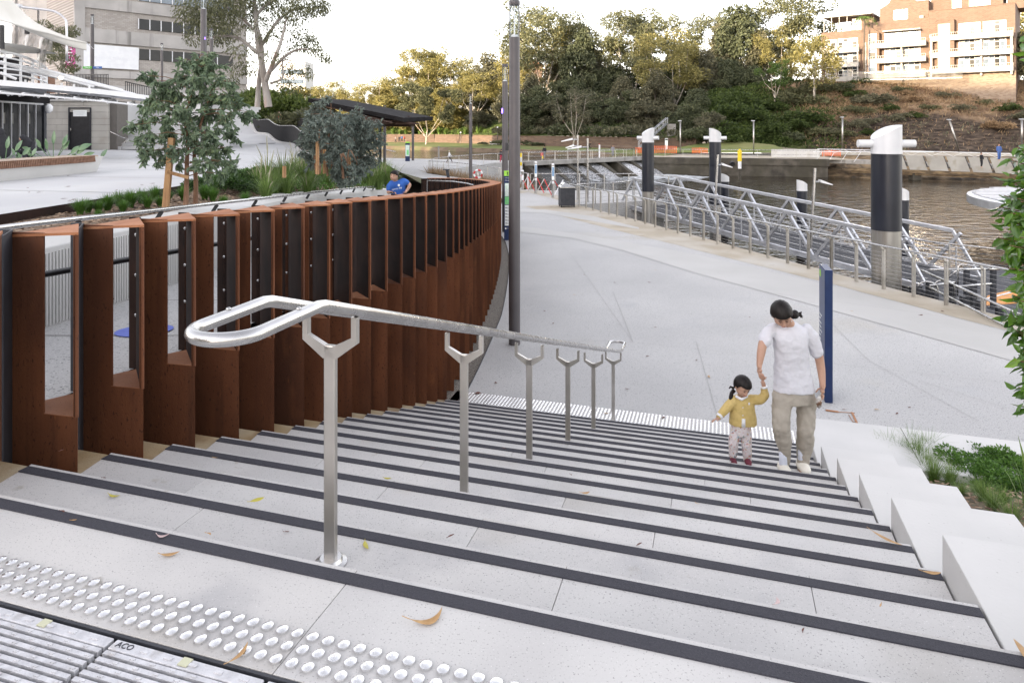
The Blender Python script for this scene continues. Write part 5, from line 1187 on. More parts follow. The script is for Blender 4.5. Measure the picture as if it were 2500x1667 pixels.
for x, y0, y1, d, lab in ((1215,313,358,150,'thin black lamp post on the far lawn left of the centre lamp post'),(1355,318,361,140,'thin black lamp post beside the black bins'),(1125,326,352,160,'thin black lamp post on the sunlit lawn'),(1541,312,364,122,'thin lamp post with round white head near the far steps')):
  o = thing('park_lamp', lab, 'lamp post', PD(x,y1,d), group='thin black lamp posts on the far lawn'); H_ = (y1-y0)*d/F; MB().cyl((0,0), .06, 0, H_, 8).build('post', M['blacksteel'], o); MB().lathe((0,0,H_), [(.08,0),(.2,.12),(.2,.26),(.05,.34)], 10).build('head', M['white'], o)
# === PLAZA on the left
_pp = np.array([(-6,8,2.96),(-6,14,2.96),(-10.6,16,2.96),(-22,35,2.96),(-30,35,2.96),(-15,10,2.96),(-8,3,2.9),(-12,24,2.93),(-11.3,38,2.55),(-15.2,46,2.99),(-21.6,59,3.56),(-29,75,4.6),
        (-7,21.4,2.8),(-8.5,27.7,2.6),(-15,30,2.9),(-20,27,2.96),(-30,50,3.1),(-33,62,3.6),(-25,24,2.96),(-40,30,2.96),(-18,38,2.85),(-24,48,3.1)])
def plz(x, y):
  d = (_pp[:,0]-x)**2+(_pp[:,1]-y)**2+.5; w_ = d**-1.9; return float((w_*_pp[:,2]).sum()/w_.sum())
def plr(y): return float(np.interp(y, [0, 8.2, 12, 15.5, 21.4, 27.7, 33, 38, 46, 59, 75, 90], [-6.2,-6.14,-5.95,-5.97,-7.0,-8.5,-9.8,-11.3,-15.2,-21.6,-29,-36]))
rows = []
for y in np.r_[np.arange(0, 40, 1.0), np.arange(40, 91, 2.5)]:
  xs = plr(y)-np.r_[0, .4, 1, 2, 3.5, 5, 7, 10, 14, 20, 28, 40]; rows.append([(x, y, plz(x, y)) for x in xs[::-1]])
struct('plaza', MB().grid(rows), M['plaza'])
jm = MB()
for y in np.arange(8.5, 36, 3.2):
  for seg in range(12):
    x0 = plr(y)-.1-seg*1.6; x1 = x0-1.6; ya, yb = y+seg*.35, y+(seg+1)*.35
    jm.add([(x1,yb,plz(x1,yb)+.006),(x1,yb+.03,plz(x1,yb)+.006),(x0,ya+.02,plz(x0,ya)+.006),(x0,ya,plz(x0,ya)+.006)], [(3,2,1,0)])
struct('plaza_joint', jm, M['joint'])
def bedr(y): return float(np.interp(y, [0, 24, 28, 31, 34, 38], [0,0,0,0,0,0])) + (wwx(y)-wd(y)+.02 if y < 30 else -4.9-(y-30)*.25)
def bed_z(x, y):
  l = plr(y)-.02; r = bedr(y); t_ = max(0, min(1, (x-l)/(r-l+1e-6))); zl = plz(l, y)-.03; zr = (wwtop(y)-.04) if y < 30 else max(.0, 1.2-(y-30)*.14)
  t_ = t_**1.6 if y > 16 else t_
  return zl*(1-t_)+zr*t_ + .05*math.sin(t_*math.pi)+.03*fbm(x, y, 1.6)
rows = []
for y in np.arange(0, 39.5, .45):
  l, r = plr(y)-.02, bedr(y); rows.append([(l+(r-l)*u, y, bed_z(l+(r-l)*u, y)) for u in np.linspace(0, 1, 12)])
struct('mulch_bed', MB().grid(rows), M['mulch'])
m = MB(); yy = np.arange(1, 37, .8)
for a, b in zip(yy[:-1], yy[1:]): m.bar((plr(a),a,plz(plr(a),a)+.01), (plr(b),b,plz(plr(b),b)+.01), .012, .17)
tag(m.build('steel_garden_edge', M['corten_shade']), 'rusty steel edge between the mulch bed and the white plaza', 'edging')
N = 6500; ys_ = nr.uniform(5, 20, N)**1.0; us = nr.uniform(.04, .97, N); V = [];
ctr = np.array([(lambda l, r, y, u: (l+(r-l)*u, y, bed_z(l+(r-l)*u, y)+.012))(plr(y), bedr(y), y, u) for y, u in zip(ys_, us)])
def scatter_quads(ctr, ln, wd2, tilt=.35):
  n = len(ctr); a = nr.uniform(0, 2*np.pi, n); t1 = nr.uniform(-tilt, tilt, n); t2 = nr.uniform(-tilt, tilt, n)
  dx = np.stack([np.cos(a), np.sin(a), t1], 1)*(ln*nr.uniform(.5, 1.3, n))[:, None]/2; dy = np.stack([-np.sin(a), np.cos(a), t2], 1)*(wd2*nr.uniform(.5, 1.3, n))[:, None]/2
  V = np.stack([ctr-dx-dy, ctr+dx-dy, ctr+dx+dy, ctr-dx+dy], 1).reshape(-1, 3); Fq = np.arange(4*n).reshape(-1, 4); return V, Fq
chipm = leafmat('bark_chip', (.07,.04,.025), (.34,.24,.16), (.50,.41,.31), 3, rough=.9, transl=0)
V, Fq = scatter_quads(ctr, .065, .022); o = link_mesh('bark_chips', fast_mesh('bark_chips', V, Fq, chipm)); tag(o, 'bark chip mulch covering the planting bed', 'mulch', kind='stuff')
ky = [38, 42, 46, 52, 59, 67, 75]
kerb = [(plr(y), y) for y in np.arange(38, 75.1, 1.0)]
def slat_fence(label, offs, zoff, h, name='slatted_fence', rail='white'):
  K = [Vector((x+offs[0], y+offs[1], plz(x, y)+zoff)) for x, y in kerb]; o = thing(name, label, 'fence', K[0]); k0 = K[0]
  R_, s_ = resample([tuple(p) for p in K], .11); m = MB()
  for r_ in R_: p = Vector(r_)-k0; m.bar(p+Vector((0,0,.02)), p+Vector((0,0,h)), .03, .075)
  k = m.build('slats', M['blacksteel'], o); k['kind'] = 'stuff'
  MB().tube([tuple(p-k0+Vector((-.06,0,h+.02))) for p in K], .03, 6).build('top_rail', M['stain_steel'] if rail == 'white' else M['blacksteel'], o)
  R2, s_ = resample([tuple(p) for p in K], 2.2)
  for r_ in R2: p = Vector(r_)-k0; m = MB(); m.bar(p, p+Vector((0,0,h+.02)), .05, .08); m.build('post', M['blacksteel'], o)
slat_fence('curving black slatted fence with pale handrail beside the rising path', (.12, 0), .10, 1.12)
slat_fence('second black slatted fence running parallel behind the first', (3.2, .8), .25, 1.05, rail='black')
m = MB()
for a, b in zip(kerb[:-1], kerb[1:]): m.hexa([(a[0]-.1,a[1],plz(*a)-.4),(a[0]+.35,a[1],plz(*a)-.4),(b[0]+.35,b[1],plz(*b)-.4),(b[0]-.1,b[1],plz(*b)-.4)],[(a[0]-.1,a[1],plz(*a)+.12),(a[0]+.35,a[1],plz(*a)+.12),(b[0]+.35,b[1],plz(*b)+.12),(b[0]-.1,b[1],plz(*b)+.12)])
tag(m.build('path_kerb', M['white_conc']), 'pale concrete kerb curving up below the black slatted fence', 'kerb')
rows = [[(plr(y)+.3, y, plz(plr(y), y)-.1), (plr(y)+3.5, y, plz(plr(y), y)-.1), (plr(y)+6, y+1, max(.0, plz(plr(y), y)-1.6)), (plr(y)+11, y+1, 0.02)] for y in np.arange(36, 76, 2)]
struct('bank_beside_path', MB().grid(rows), M['soil'])
p = PZ(652, 349, 3.05); m = MB(); m.lathe((0,0,0), [(.55,0),(.55,.02)], 24); o = m.build('manhole_cover', M['darksteel'], loc=(p.x, p.y, plz(p.x,p.y)+.01)); tag(o, 'round dark manhole cover on the rising white path', 'manhole cover')
# === white terraces far left centre
to = thing('white_terraces', 'white concrete seating terraces beside the distant map sign', 'terraced steps', (-19, 76, 0))
for i in range(5):
  m = MB(); m.prism([(-6+ i*-.9,-8),(4.2-i*1.5,2.0+i*1.2),(3.0-i*1.5,4+i*1.2),(-9+i*-.9,-5)], 0 if i == 0 else .42*i, .42*(i+1)); m.build('terrace', M['white_conc'], to)
MB().tube([(1.6,2,3.0),(3.6,5,1.6),(5.0,6,1.2)], .05, 6).build('handrail', M['stain_steel'], to)
# === SHELTER with dark roof
sh = thing('park_shelter', 'open shelter with long dark sloping roof behind the young trees', 'shelter', (-12, 60, 0)); sb = Vector((-12, 60, 0))
q = [PD(700, 222, 62), PD(786, 243, 60), PD(978, 289, 56), PD(978, 289, 56)+Vector((1.2, 7, .3)), PD(700, 222, 62)+Vector((1.2, 7, .3))]
m = MB(); top = [PD(752, 240, 60.5), PD(985, 288, 56)]; bk_ = [p + Vector((1.5, 8, .2)) for p in top]
m.hexa([top[0]-Vector((0,0,.36)), top[1]-Vector((0,0,.34)), bk_[1]-Vector((0,0,.34)), bk_[0]-Vector((0,0,.36))], [top[0], top[1], bk_[1], bk_[0]]); rel(m, sb).build('roof_slab', M['roofdark'], sh)
m = MB(); a, b = PD(880, 300, 57.5), PD(1024, 303.5, 57); m.hexa([PD(870,303,57.5), PD(1026,304.5,57), PD(1020,304,63), PD(870,303,64)], [PD(860,283,58), PD(1022,300.5,57), PD(1016,300,63), PD(860,281,64)]); rel(m, sb).build('eave_wedge', M['roofunder'], sh)
m = MB(); m.hexa([top[0]+Vector((.4,.5,-.5)), top[1]+Vector((-1,.5,-.45)), bk_[1]+Vector((-1,-.5,-.45)), bk_[0]+Vector((.4,-.5,-.5))], [top[0]+Vector((.4,.5,-.362)), top[1]+Vector((-1,.5,-.342)), bk_[1]+Vector((-1,-.5,-.342)), bk_[0]+Vector((.4,-.5,-.362))]); rel(m, sb).build('soffit', M['roofunder'], sh)
for x, d, w_ in ((870,57.5,.28),(928,62,.22),(800,60,.3),(846,64,.25)): X = (x-1250)*d/F; m = MB(); m.bar((X,d,0),(X,d,5.0-(x-800)*.006),w_,w_,up=Vector((0,1,0))); rel(m, sb).build('column', M['blacksteel'], sh)
m = MB(); m.box(PD(930,297,60), (5.5,3,.9)); rel(m, sb).build('service_core', M['roofunder'], sh)
# === STONE WALL with black door, stairs, terrace
ZP = 2.96
sw = thing('stone_wall', 'pale stone block wall holding the black door beside the stairs', 'wall', (-23.9, 35, ZP))
def wx(x): return (x-1250)*35/F+23.9
crs = [0]+[.30+.322*i for i in range(8)]
MB().box((wx(189)+.0, .62, 1.25), (3.9, 1.0, 2.5)).build('core', M['joint'], sw)
for r_ in range(8):
  z0 = r_*.322; z1 = z0+.322-.012
  def blk(xa, xb): MB().box(((wx(xa)+wx(xb))/2, .055, (z0+z1)/2), (wx(xb)-wx(xa)-.012, .14, z1-z0)).build('stone_block', M['stone'], sw)
  if 'stone' not in M: M['stone'] = pmat('pale_cut_stone', (.38,.365,.335), (.47,.455,.42), .9, .8, bump=.06, bscale=40, stain=[((.34,.31,.27), 1.1, .55, .8)])
  if z1 < 2.14:
    a_ = 139 if r_ % 2 else 152
    blk(104, a_); blk(a_, 168); blk(223, 265)
  else:
    for a_, b_ in ((104, 130 if r_ % 2 else 168), (130 if r_ % 2 else 168, 204 if r_ % 2 else 223), (204 if r_ % 2 else 223, 265)): blk(a_, b_)
MB().box((wx(185), .02, 2.54), (3.6,.3,.07)).build('coping', M['white_conc'], sw)
MB().box((wx(188), .10, 2.72), (3.4,.06,.28)).build('dark_upstand', M['blacksteel'], sw)
dr = thing('black_door', 'black steel door with a white notice, set in the pale stone wall', 'door', (wx(195.5)-23.9, 35.02, ZP))
MB().box((0,0,1.05), (1.06,.06,2.1)).build('leaf', M['blacksteel'], dr, bevel=.005)
m = MB();
for x, w_ in ((-.55,.05),(.55,.05)): m.box((x,-.02,1.06), (w_,.14,2.16))
m.box((0,-.02,2.14), (1.14,.14,.05)); m.build('frame', M['darksteel'], dr)
MB().box((0,-.036,1.87), (.70,.01,.32)).build('notice', M['white_print'], dr)
for i in range(3): MB().box((0,-.043,1.94-i*.07), (.55-.1*i,.004,.012)).build('print_line', M['alu'], dr)
m = MB(); m.tube([(-.44,-.04,.98),(-.44,-.09,.98),(-.44,-.09,1.12),(-.44,-.04,1.12)], .012, 6); m.build('handle', M['stain_steel'], dr); MB().box((-.50,-.036,1.05), (.05,.01,.18)).build('lock_plate', M['stain_steel'], dr)
st = thing('far_stairs', 'pale concrete stairs rising beside the stone wall behind the young tree', 'stairs', (-20.65, 35, ZP))
for i in range(15):
  MB().box((2.0, .2+i*.36+2.5, -.0+.165*(i+.5)), (4.0, 5.0, .163)).build('step', M['plaza'], st)
for (x0, x1, y, z0, z1) in ((1.1,2.9,-.2+4.5,1.7,2.75),(2.9,4.2,3.6,1.3,1.6)): MB().box(((x0+x1)/2, y, (z0+z1)/2+.3), (x1-x0, 1.6, z1-z0)).build('planter', M['white_conc'], st)
for pts_ in ([(.15,-.2,.95),(.75,-.1,.62),(1.05,-.1,.55),(.75,-.15,.30),(.72,-.15,0)], [(1.9,2.0,2.6),(3.4,.5,1.3),(3.8,.3,1.0),(3.6,.2,.6)]): MB().tube(pts_, .022, 8).build('handrail', M['stain_steel'], st, smooth=True)
struct('upper_terrace', MB().prism([(-60,36.6),(-20.7,36.6),(-20.7,41.2),(-18.4,41.2),(-28,56),(-46,95),(-75,95)], 2.0, ZP+2.46), M['plaza'])
def bar_fence(label, a, b, h, n):
  a, b = Vector(a), Vector(b); o = thing('bar_fence', label, 'fence', a, group='black bar fences on the terrace');
  for i in range(n+1): q = (b-a)*i/n; MB().bar(q, q+Vector((0,0,h)), .03, .03).build('bar', M['blacksteel'], o)
  MB().bar((0,0,h), (b-a)+Vector((0,0,h)), .05, .05).build('top_rail', M['blacksteel'], o); MB().bar((0,0,.1), (b-a)+Vector((0,0,.1)), .03, .03).build('bottom_rail', M['blacksteel'], o)
bar_fence('black bar fence on the terrace behind the left lamp post', PD(162,220,42), PD(264,222,40), .95, 28)
bar_fence('short black bar fence above the stairs left of the young tree', PD(306,232,39), PD(378,245,44), .75, 16)
# === CAFE
cf = thing('cafe_building', 'cafe with glass folding doors under a curved white deck', 'building', (-20.25, 27, ZP)); c0 = Vector((-20.25, 27, ZP))
ca, cb_ = Vector((-20.6, 25.2, 0)), Vector((-21.35, 31.0, 0)); cd_ = (cb_-ca).normalized(); cn = Vector((cd_.y, -cd_.x, 0))
CL = (cb_-ca).length; org = ca-Vector((c0.x, c0.y, 0))
def cbx(l0, l1, o0, o1, z0, z1, nm, mat, par=cf):
  m = MB(); f = lambda l, o_, z: org+cd_*l+cn*o_+Vector((0,0,z))
  m.hexa([f(l0,o1,z0), f(l1,o1,z0), f(l1,o0,z0), f(l0,o0,z0)], [f(l0,o1,z1), f(l1,o1,z1), f(l1,o0,z1), f(l0,o0,z1)]); return m.build(nm, M[mat], par)
cbx(-6, CL+.3, -6, -.5, 0, 2.9, 'interior_mass', 'roofdark'); cbx(-6, CL+.45, -.4, .12, 2.24, 2.98, 'fascia', 'roofdark'); cbx(CL+.1, CL+.3, -.2, .05, 0, 2.3, 'end_pier', 'darksteel')
nd = 12; dw = CL*2/nd
for i in range(nd):
  l = CL-(i+1)*dw*.62; l1 = l+dw*.62
  fr_ = cbx(l, l+.05, -.06, .06, 0, 2.24, 'door_leaf', 'alu');
  k = cbx(l+.05, l1, -.02, .0, .08, 2.16, 'pane', 'glass', cf)
  if i in (1, 3, 4): cbx(l+.10, l+.26, .005, .01, 1.3, 1.75, 'poster', 'curtain')
cbx(-2, CL, -.07, .07, 2.16, 2.26, 'door_head', 'alu'); cbx(-2, CL, -.07, .07, .0, .08, 'door_sill', 'alu')
MB().lathe(tuple(org+cd_*(CL+.35)+cn*.1+Vector((0,0,2.0))), [(.05,-.2),(.16,-.1),(.18,.1),(.08,.22)], 12).build('wall_lamp', M['white'], cf, smooth=True)
dk = thing('white_canopy_deck', 'white curved deck edge and steel canopy tapering to a point above the cafe', 'canopy', (-18, 24, 5.5)); d0 = Vector((-18, 24, 5.5))
T_ = [PD(-60,190,23.0), PD(0,195.4,23.3), PD(110,205,24.0), PD(250,219,25.0), PD(373,235,26.0)]
Bm = [PD(-60,207,23.0), PD(0,209.5,23.3), PD(110,218,24.0), PD(250,231,25.0), PD(373,245,26.0)]
back = [p+Vector((-1.0, 5.5, 0)) for p in T_]; back[-1] = T_[-1]+Vector((-.3,.5,0)); back[-2] = T_[-2]+Vector((-.8,2.3,0)); back[-3] = T_[-3]+Vector((-1,4,0))
for i in range(4):
  m = MB(); m.hexa([Bm[i], Bm[i+1], Bm[i+1]+Vector((0,.14,0)), Bm[i]+Vector((0,.14,0))], [T_[i], T_[i+1], T_[i+1]+Vector((0,.14,0)), T_[i]+Vector((0,.14,0))]); rel(m, d0).build('edge_beam', M['white'], dk)
  m = MB(); m.hexa([Bm[i]+Vector((0,.15,.02)), Bm[i+1]+Vector((0,.15,.02)), back[i+1]+Vector((0,0,-.22)), back[i]+Vector((0,0,-.22))], [Bm[i]+Vector((0,.15,.10)), Bm[i+1]+Vector((0,.15,.10)), back[i+1]+Vector((0,0,-.14)), back[i]+Vector((0,0,-.14))]); rel(m, d0).build('soffit_panel', M['alu'], dk)
m = MB()
m.tube([p-Vector((0,.06,.25)) for p in Bm], .035, 6); rel(m, d0).build('lower_tube', M['white'], dk)
for k in range(9):
  t_ = k/8; i = min(3, int(t_*4)); f = t_*4-i; a = Bm[i].lerp(Bm[i+1], f); b = back[i].lerp(back[i+1], f); m = MB(); m.tube([a+Vector((0,0,-.20)), b+Vector((0,0,-.34))], .04, 6)
  for j in range(4): q = a.lerp(b, .2+.18*j); m.tube([q+Vector((0,0,-.22)), q+Vector((.1,.0,-.34))], .05, 6)
  rel(m, d0).build('canopy_rib', M['white'], dk)
for a, b, r_ in ((PD(0,153,24.5),PD(287,226,26),.075),(PD(55,163,24.8),PD(330,232,26),.06),(PD(110,172,25),PD(300,222,26),.06),(PD(0,178,23.5),PD(40,194,23.8),.05),(PD(120,185,25),PD(230,213,25.5),.04)):
  m = MB(); m.tube([a, b], r_, 8); rel(m, d0).build('stay', M['white'], dk)
for x in (150, 180, 218, 62): m = MB(); a = PD(x, 195+(x-60)*.09, 24.8); m.tube([a, a-Vector((0,0,.3))], .04, 6); rel(m, d0).build('bracket', M['white'], dk)
m = MB(); m.lathe(tuple(PD(148,191,24.3)), [(.05,-.05),(.08,0),(.05,.05)], 8); rel(m, d0).build('lamp', pmat('warm_lamp', (.9,.8,.5), None, 1, .4, emit=(1,.8,.45), estr=1.2), dk)
bc = thing('curved_balcony_railing', 'curved white balcony railing with horizontal bars above the cafe', 'railing', (-18, 24, 5.5))
curve = [PD(-80,110,22.5), PD(0,125,23.5), PD(50,136,24.2), PD(85,150,25.4), PD(108,163,26.8), PD(114,172,28.2), PD(108,175,30)]
cv = [Vector(q) for q in spline([tuple(p) for p in curve], 5)]; bot_ = 5.72
for j in range(5):
  m = MB(); m.tube([Vector((p.x, p.y, p.z+(bot_-p.z)*j/5.2)) for p in cv], .045 if j == 0 else .03, 8); rel(m, d0).build('bar', M['white'], bc, smooth=True)
for j in range(2, len(cv), 4): p = cv[j]; m = MB(); m.bar((p.x,p.y,bot_-.05), (p.x,p.y,p.z), .07, .05, up=Vector((0,1,0))); rel(m, d0).build('post', M['white'], bc)
m = MB(); m.prism([(p.x, p.y) for p in cv]+[(-34, 34), (-34, 22)], bot_-.25, bot_-.05); rel(m, d0).build('floor', M['alu'], bc)
for i, (x, d) in enumerate(((20,27),(48,28),(66,29))):
  c = PD(x,170,d); o = thing('cafe_chair', ['black cafe chair at the far left behind the balcony bars','black cafe chair in the middle behind the balcony bars','black cafe chair nearest the curve of the balcony bars'][i], 'chair', (c.x, c.y, bot_-.05), .3*i)
  MB().box((0,0,.45), (.48,.48,.05)).build('seat', M['blacksteel'], o); MB().box((0,.22,.80), (.48,.04,.40)).build('backrest', M['blacksteel'], o)
  for a_ in (-.2,.2):
    for b_ in (-.2,.2): MB().box((a_,b_,.22), (.035,.035,.44)).build('leg', M['blacksteel'], o)
o = thing('cafe_screen', 'dark screens and brown timber counter behind the balcony railing', 'screen', (-20, 30, bot_))
MB().box((-3.6,1.0,.7), (2.6,.2,1.7)).build('panel', M['roofdark'], o); MB().box((-.6,.2,.35), (.5,.4,.9)).build('counter', M['timber'], o)
tc_ = thing('canvas_canopy', 'cream tensile canvas canopy with a sharp tip in the top left corner', 'canopy', (-18, 22, 8.5)); t0_ = Vector((-18, 22, 8.5))
up_e = [PD(-40,-70,21), PD(20,-10,21.5), PD(45,18,22), PD(80,50,22.5), PD(120,72,23), PD(165,90,23.5), PD(211,104,24)]
lo_e = [PD(-40,42,20), PD(10,52,20.4), PD(45,62,21), PD(85,74,21.6), PD(120,82,22.3), PD(165,96,23.2), PD(211,104.8,24)]
G = []
for a, b in zip(up_e, lo_e): G.append([tuple(a.lerp(b, t_)+Vector((0, 0, -.28*math.sin(t_*math.pi)))-t0_) for t_ in np.linspace(0, 1, 7)])
Gs = [[tuple(q) for q in spline([g[j] for g in G], 4)] for j in range(7)]; MB().grid([list(r) for r in zip(*Gs)]).build('canvas', M['canvas'], tc_, smooth=True)
G = []
for a, b in zip(up_e, lo_e): G.append([tuple(a.lerp(b+Vector((-.2,2.2,.15)), t_)+Vector((0,.03,-.3*math.sin(t_*math.pi)-.03))-t0_) for t_ in np.linspace(0, 1, 4)])
m = MB(); m.tube([Vector(q) for q in spline([tuple(p-t0_-Vector((0,.02,0))) for p in lo_e], 4)], .028, 6); m.build('hem_rope', M['canvas'], tc_)
m = MB(); m.tube([PD(211,104.5,24)-t0_, PD(228,120,27)-t0_], .012, 5); m.build('tip_cable', M['alu'], tc_)
t2 = thing('canvas_canopy', 'smaller cream canvas wedge under the big tensile canopy', 'canopy', t0_)
m = MB(); m.add([tuple(p-t0_) for p in (PD(0,103,23), PD(70,112,24), PD(144,132,26), PD(60,131,25), PD(0,135,24))], [(4,3,2,1,0)]); m.build('canvas', M['canvas'], t2)
for i, (x0, x1, ya, yb, d) in enumerate(((16,60,62,105,22.5),(60,95,70,112,23),(95,128,76,121,23.5),(90,112,118,165,25))):
  m = MB(); G = []
  for u in np.linspace(0, 1, 10): G.append([tuple(PD(x0+(x1-x0)*u, ya+(yb-ya)*v+4*u, d+.25*math.sin(u*9+v*3))-t0_) for v in np.linspace(0, 1, 5)])
  m.grid(G); o = m.build('vinyl_blind', M['plastic'], loc=t0_, smooth=True)
  tag(o, ['rolled clear plastic blind hanging left under the canopy','rolled clear plastic blind in the middle under the canopy','rolled clear plastic blind nearest the canopy tip','long clear plastic blind hanging down to the balcony'][i], 'blind')
for x, y0, y1, d in ((5,62,120,23),(66,70,84,22.4),(118,82,96,22.8)): m = MB(); m.bar(PD(x,y0,d)-t0_, PD(x,y1,d)-t0_, .10, .10); m.build('strut', M['blacksteel'], tc_)
m = MB(); P_ = [PD(25,14,34), PD(70,20,34), PD(120,26,34), PD(140,32,34), PD(155,44,34), PD(162,62,34), PD(163,150,34)]
o = thing('street_light', 'thin grey street light with curved arm behind the canvas canopy', 'street light', P_[-1]); rel(MB().tube([Vector(q) for q in spline([tuple(p) for p in P_], 4)], .055, 8), P_[-1]).build('arm', M['alu'], o, smooth=True)
rel(MB().box(PD(30,15,34), (.8,.3,.16)), P_[-1]).build('head', M['white'], o)
lamp_post('tall lamp post on the terrace in front of the white banner', 225, 48, 5.4, top_z=12.05, r=.125, led=(8.9, .3))
lamp_post('thin lamp post in front of the office windows, left of the young tree top', 395, 66, 5.4, top_z=12.25, r=.12, led=(9.1, .3))
lamp_post('tall lamp post rising behind the young tree, lantern cut by the top edge', 497, 27, 2.96, top_z=9.45, r=.118, led=(7.6, .6))
lamp_post('lamp post mostly hidden behind the big gum tree at the top edge', 516, 47, 3.4, top_z=10.9, r=.125)
for lab, x, mat_, tx in (('green direction plate on the terrace lamp post', 213, 'green_map', 'Theatre'), ('blue direction plate on the terrace lamp post', 238, 'navy_lit', 'City')):
  c = PD(x, 165.5, 47.8); o = thing('direction_plate', lab, 'sign', c); MB().box((0,0,0), (.62,.03,.16)).build('plate', pmat('green_plate',(.08,.36,.05),None,3,.5) if mat_ == 'green_map' else pmat('blue_plate',(.03,.10,.30),None,3,.5), o); text('print', tx, .12, M['white_print'], basis((0,-.018,0), (1,0,0), (0,0,1)), o)
# === planter bench with timber slats
pb_ = thing('planter_bench', 'long white concrete planter bench with timber slatted edge and backrest', 'bench', (-10.6, 16.5, ZP)); b0 = Vector((-10.6, 16.5, ZP))
e0, e1 = PZ(245, 420, ZP), PZ(-70, 452, ZP); dv = (e1-e0).normalized(); nv = Vector((-dv.y, dv.x, 0)); nv = nv if nv.y > 0 else -nv; L_ = (e1-e0).length
def pbx(l0, l1, o0, o1, z0, z1, t0=0.0, t1=0.0):
  m = MB(); f = lambda l, o_, z: e0+dv*l+nv*o_+Vector((0,0,z))
  P = [f(l0,o0+t0,z0), f(l0,o1,z0), f(l1,o1,z0), f(l1,o0+t0,z0)]; Q = [f(l0-t1,o0,z1), f(l0-t1,o1,z1), f(l1,o1,z1), f(l1,o0,z1)]
  m.hexa(P, Q); return rel(m, b0)
pbx(0, L_, 0, .9, 0, .40, .10, .12).build('white_base', M['white_conc'], pb_)
pbx(.0, L_, .06, .9, .40, .425, 0, .0).build('top_boards', M['timber_pale'], pb_)
n_ = int((L_-.3)/.052)
for i in range(n_):
  l = .25+i*.052; m = MB(); f = lambda o_, z, ll=l: e0+dv*ll+nv*o_+Vector((0,0,z)); m.bar(f(-.015,.27), f(.005,.43), .034, .03); rel(m, b0).build('edge_slat', M['timber'], pb_) if i < 90 else None
MB_ = MB()
for i in range(90, n_): l = .25+i*.052; MB_.bar(e0+dv*l+nv*-.015+Vector((0,0,.27)), e0+dv*l+nv*.005+Vector((0,0,.43)), .034, .03)
if MB_.v: o = rel(MB_, b0).build('edge_slats', M['timber'], pb_); o['kind'] = 'stuff'
for i in range(14):
  l = 2.62+i*.085; m = MB(); m.bar(e0+dv*l+nv*.72+Vector((0,0,.42)), e0+dv*l+nv*.80+Vector((0,0,.88)), .055, .03); rel(m, b0).build('back_slat', M['timber'], pb_)
# === OFFICE BLOCK
oa, ob = Vector((-51.35, 79.95, 0)), Vector((-37.0, 95.2, 0)); od = (ob-oa); ol = od.length; orz = math.atan2(od.y, od.x)
of_ = thing('office_building', 'pale brick and concrete office block with dark window strips', 'building', (oa.x, oa.y, 5.2), orz); Z0 = 5.2
MB().box((ol/2,6.0,9.5), (ol,12,19.0)).build('brick_body', M['brick_grey'], of_)
def zz(z): return z-Z0
cgr = pmat('office_concrete_band', (.36,.345,.33), (.46,.44,.42), .5, .85, bump=.08, bscale=12, streak=((.17,.16,.15), 1.4, .10, .58, .78)); M['office_conc'] = cgr
for z0, z1 in ((18.3, 19.7), (14.25, 15.9), (10.1, 11.0), (8.2, 9.2)): MB().box((ol/2,-.10,(zz(z0)+zz(z1))/2), (ol,.28,z1-z0)).build('concrete_band', M['office_conc'], of_)
MB().box((.55,-.14,9.5), (1.1,.34,19.0)).build('corner_pier', M['office_conc'], of_)
def xl(x):       # pixel column -> distance along the facade
  k = (x-1250)/F; return (oa.x-k*oa.y)/(k*od.y/ol-od.x/ol)
W0, W1 = xl(337), xl(505)
nw = 9;
for (z0, z1, g) in ((19.9, 22.2, 'glass_blue'), (16.35, 17.65, 'glass'), (12.55, 13.9, 'glass')):
  MB().box(((W0+W1+2)/2,-.02,(zz(z0)+zz(z1))/2), (W1-W0+2,.12,z1-z0)).build('window_recess', M['roofdark'], of_)
  x_ = W0; i = 0
  while x_ < W1+2:
    w_ = xl(337+27.5*(i+1))-xl(337+27.5*i) if i < 7 else 2.2
    fr_ = MB().box((x_,-.13,(zz(z0)+zz(z1))/2), (.09,.16,z1-z0)).build('window_frame', M['white'], of_)
    MB().box((x_+w_/2,-.085,(zz(z0)+zz(z1))/2), (w_-.1,.03,z1-z0-.05)).build('pane', M[g], of_)
    x_ += w_; i += 1
b0x, b1x = xl(202), xl(336)
MB().box(((b0x+b1x)/2,-.30,(zz(11.25)+zz(14.0))/2), (b1x-b0x,.06,2.75)).build('white_banner', M['white'], of_)
_bm = pmat('faint_banner_print', (.66,.67,.70), None, 3, .6)
text('banner_print', 'RIVERSIDE THEATRES', .42, _bm, basis(((b0x+b1x)/2,-.335,zz(12.45)), (1,0,0), (0,0,1)), of_); text('banner_print', 'parramatta', .36, _bm, basis(((b0x+b1x)/2+.6,-.335,zz(11.75)), (1,0,0), (0,0,1)), of_)
f2 = thing('office_building', 'left concrete wing of the offices with a dark glass slot, behind the canopy', 'building', (-66, 92, 5.2), math.radians(-14))
MB().box((4,5,10), (11.5,10,20)).build('concrete_body', M['office_conc'], f2)
MB().box((10.6,4.5,10), (2.0,9,20)).build('glass_slot', M['glass'], f2)
for i in range(9): MB().box((10.6,-.06,1.5+i*2.2), (2.1,.12,.10)).build('mullion', M['darksteel'], f2)
for x_ in (9.7,10.6,11.5): MB().box((x_,-.06,10), (.08,.12,20)).build('mullion', M['darksteel'], f2)
for x_ in (-1.2, 4.5): MB().box((x_,-.10,10), (.5,.3,20)).build('pier', M['office_conc'], f2)
MB().box((1.5,-.04,13.6), (2.4,.2,2.0)).build('dark_opening', M['glass'], f2)
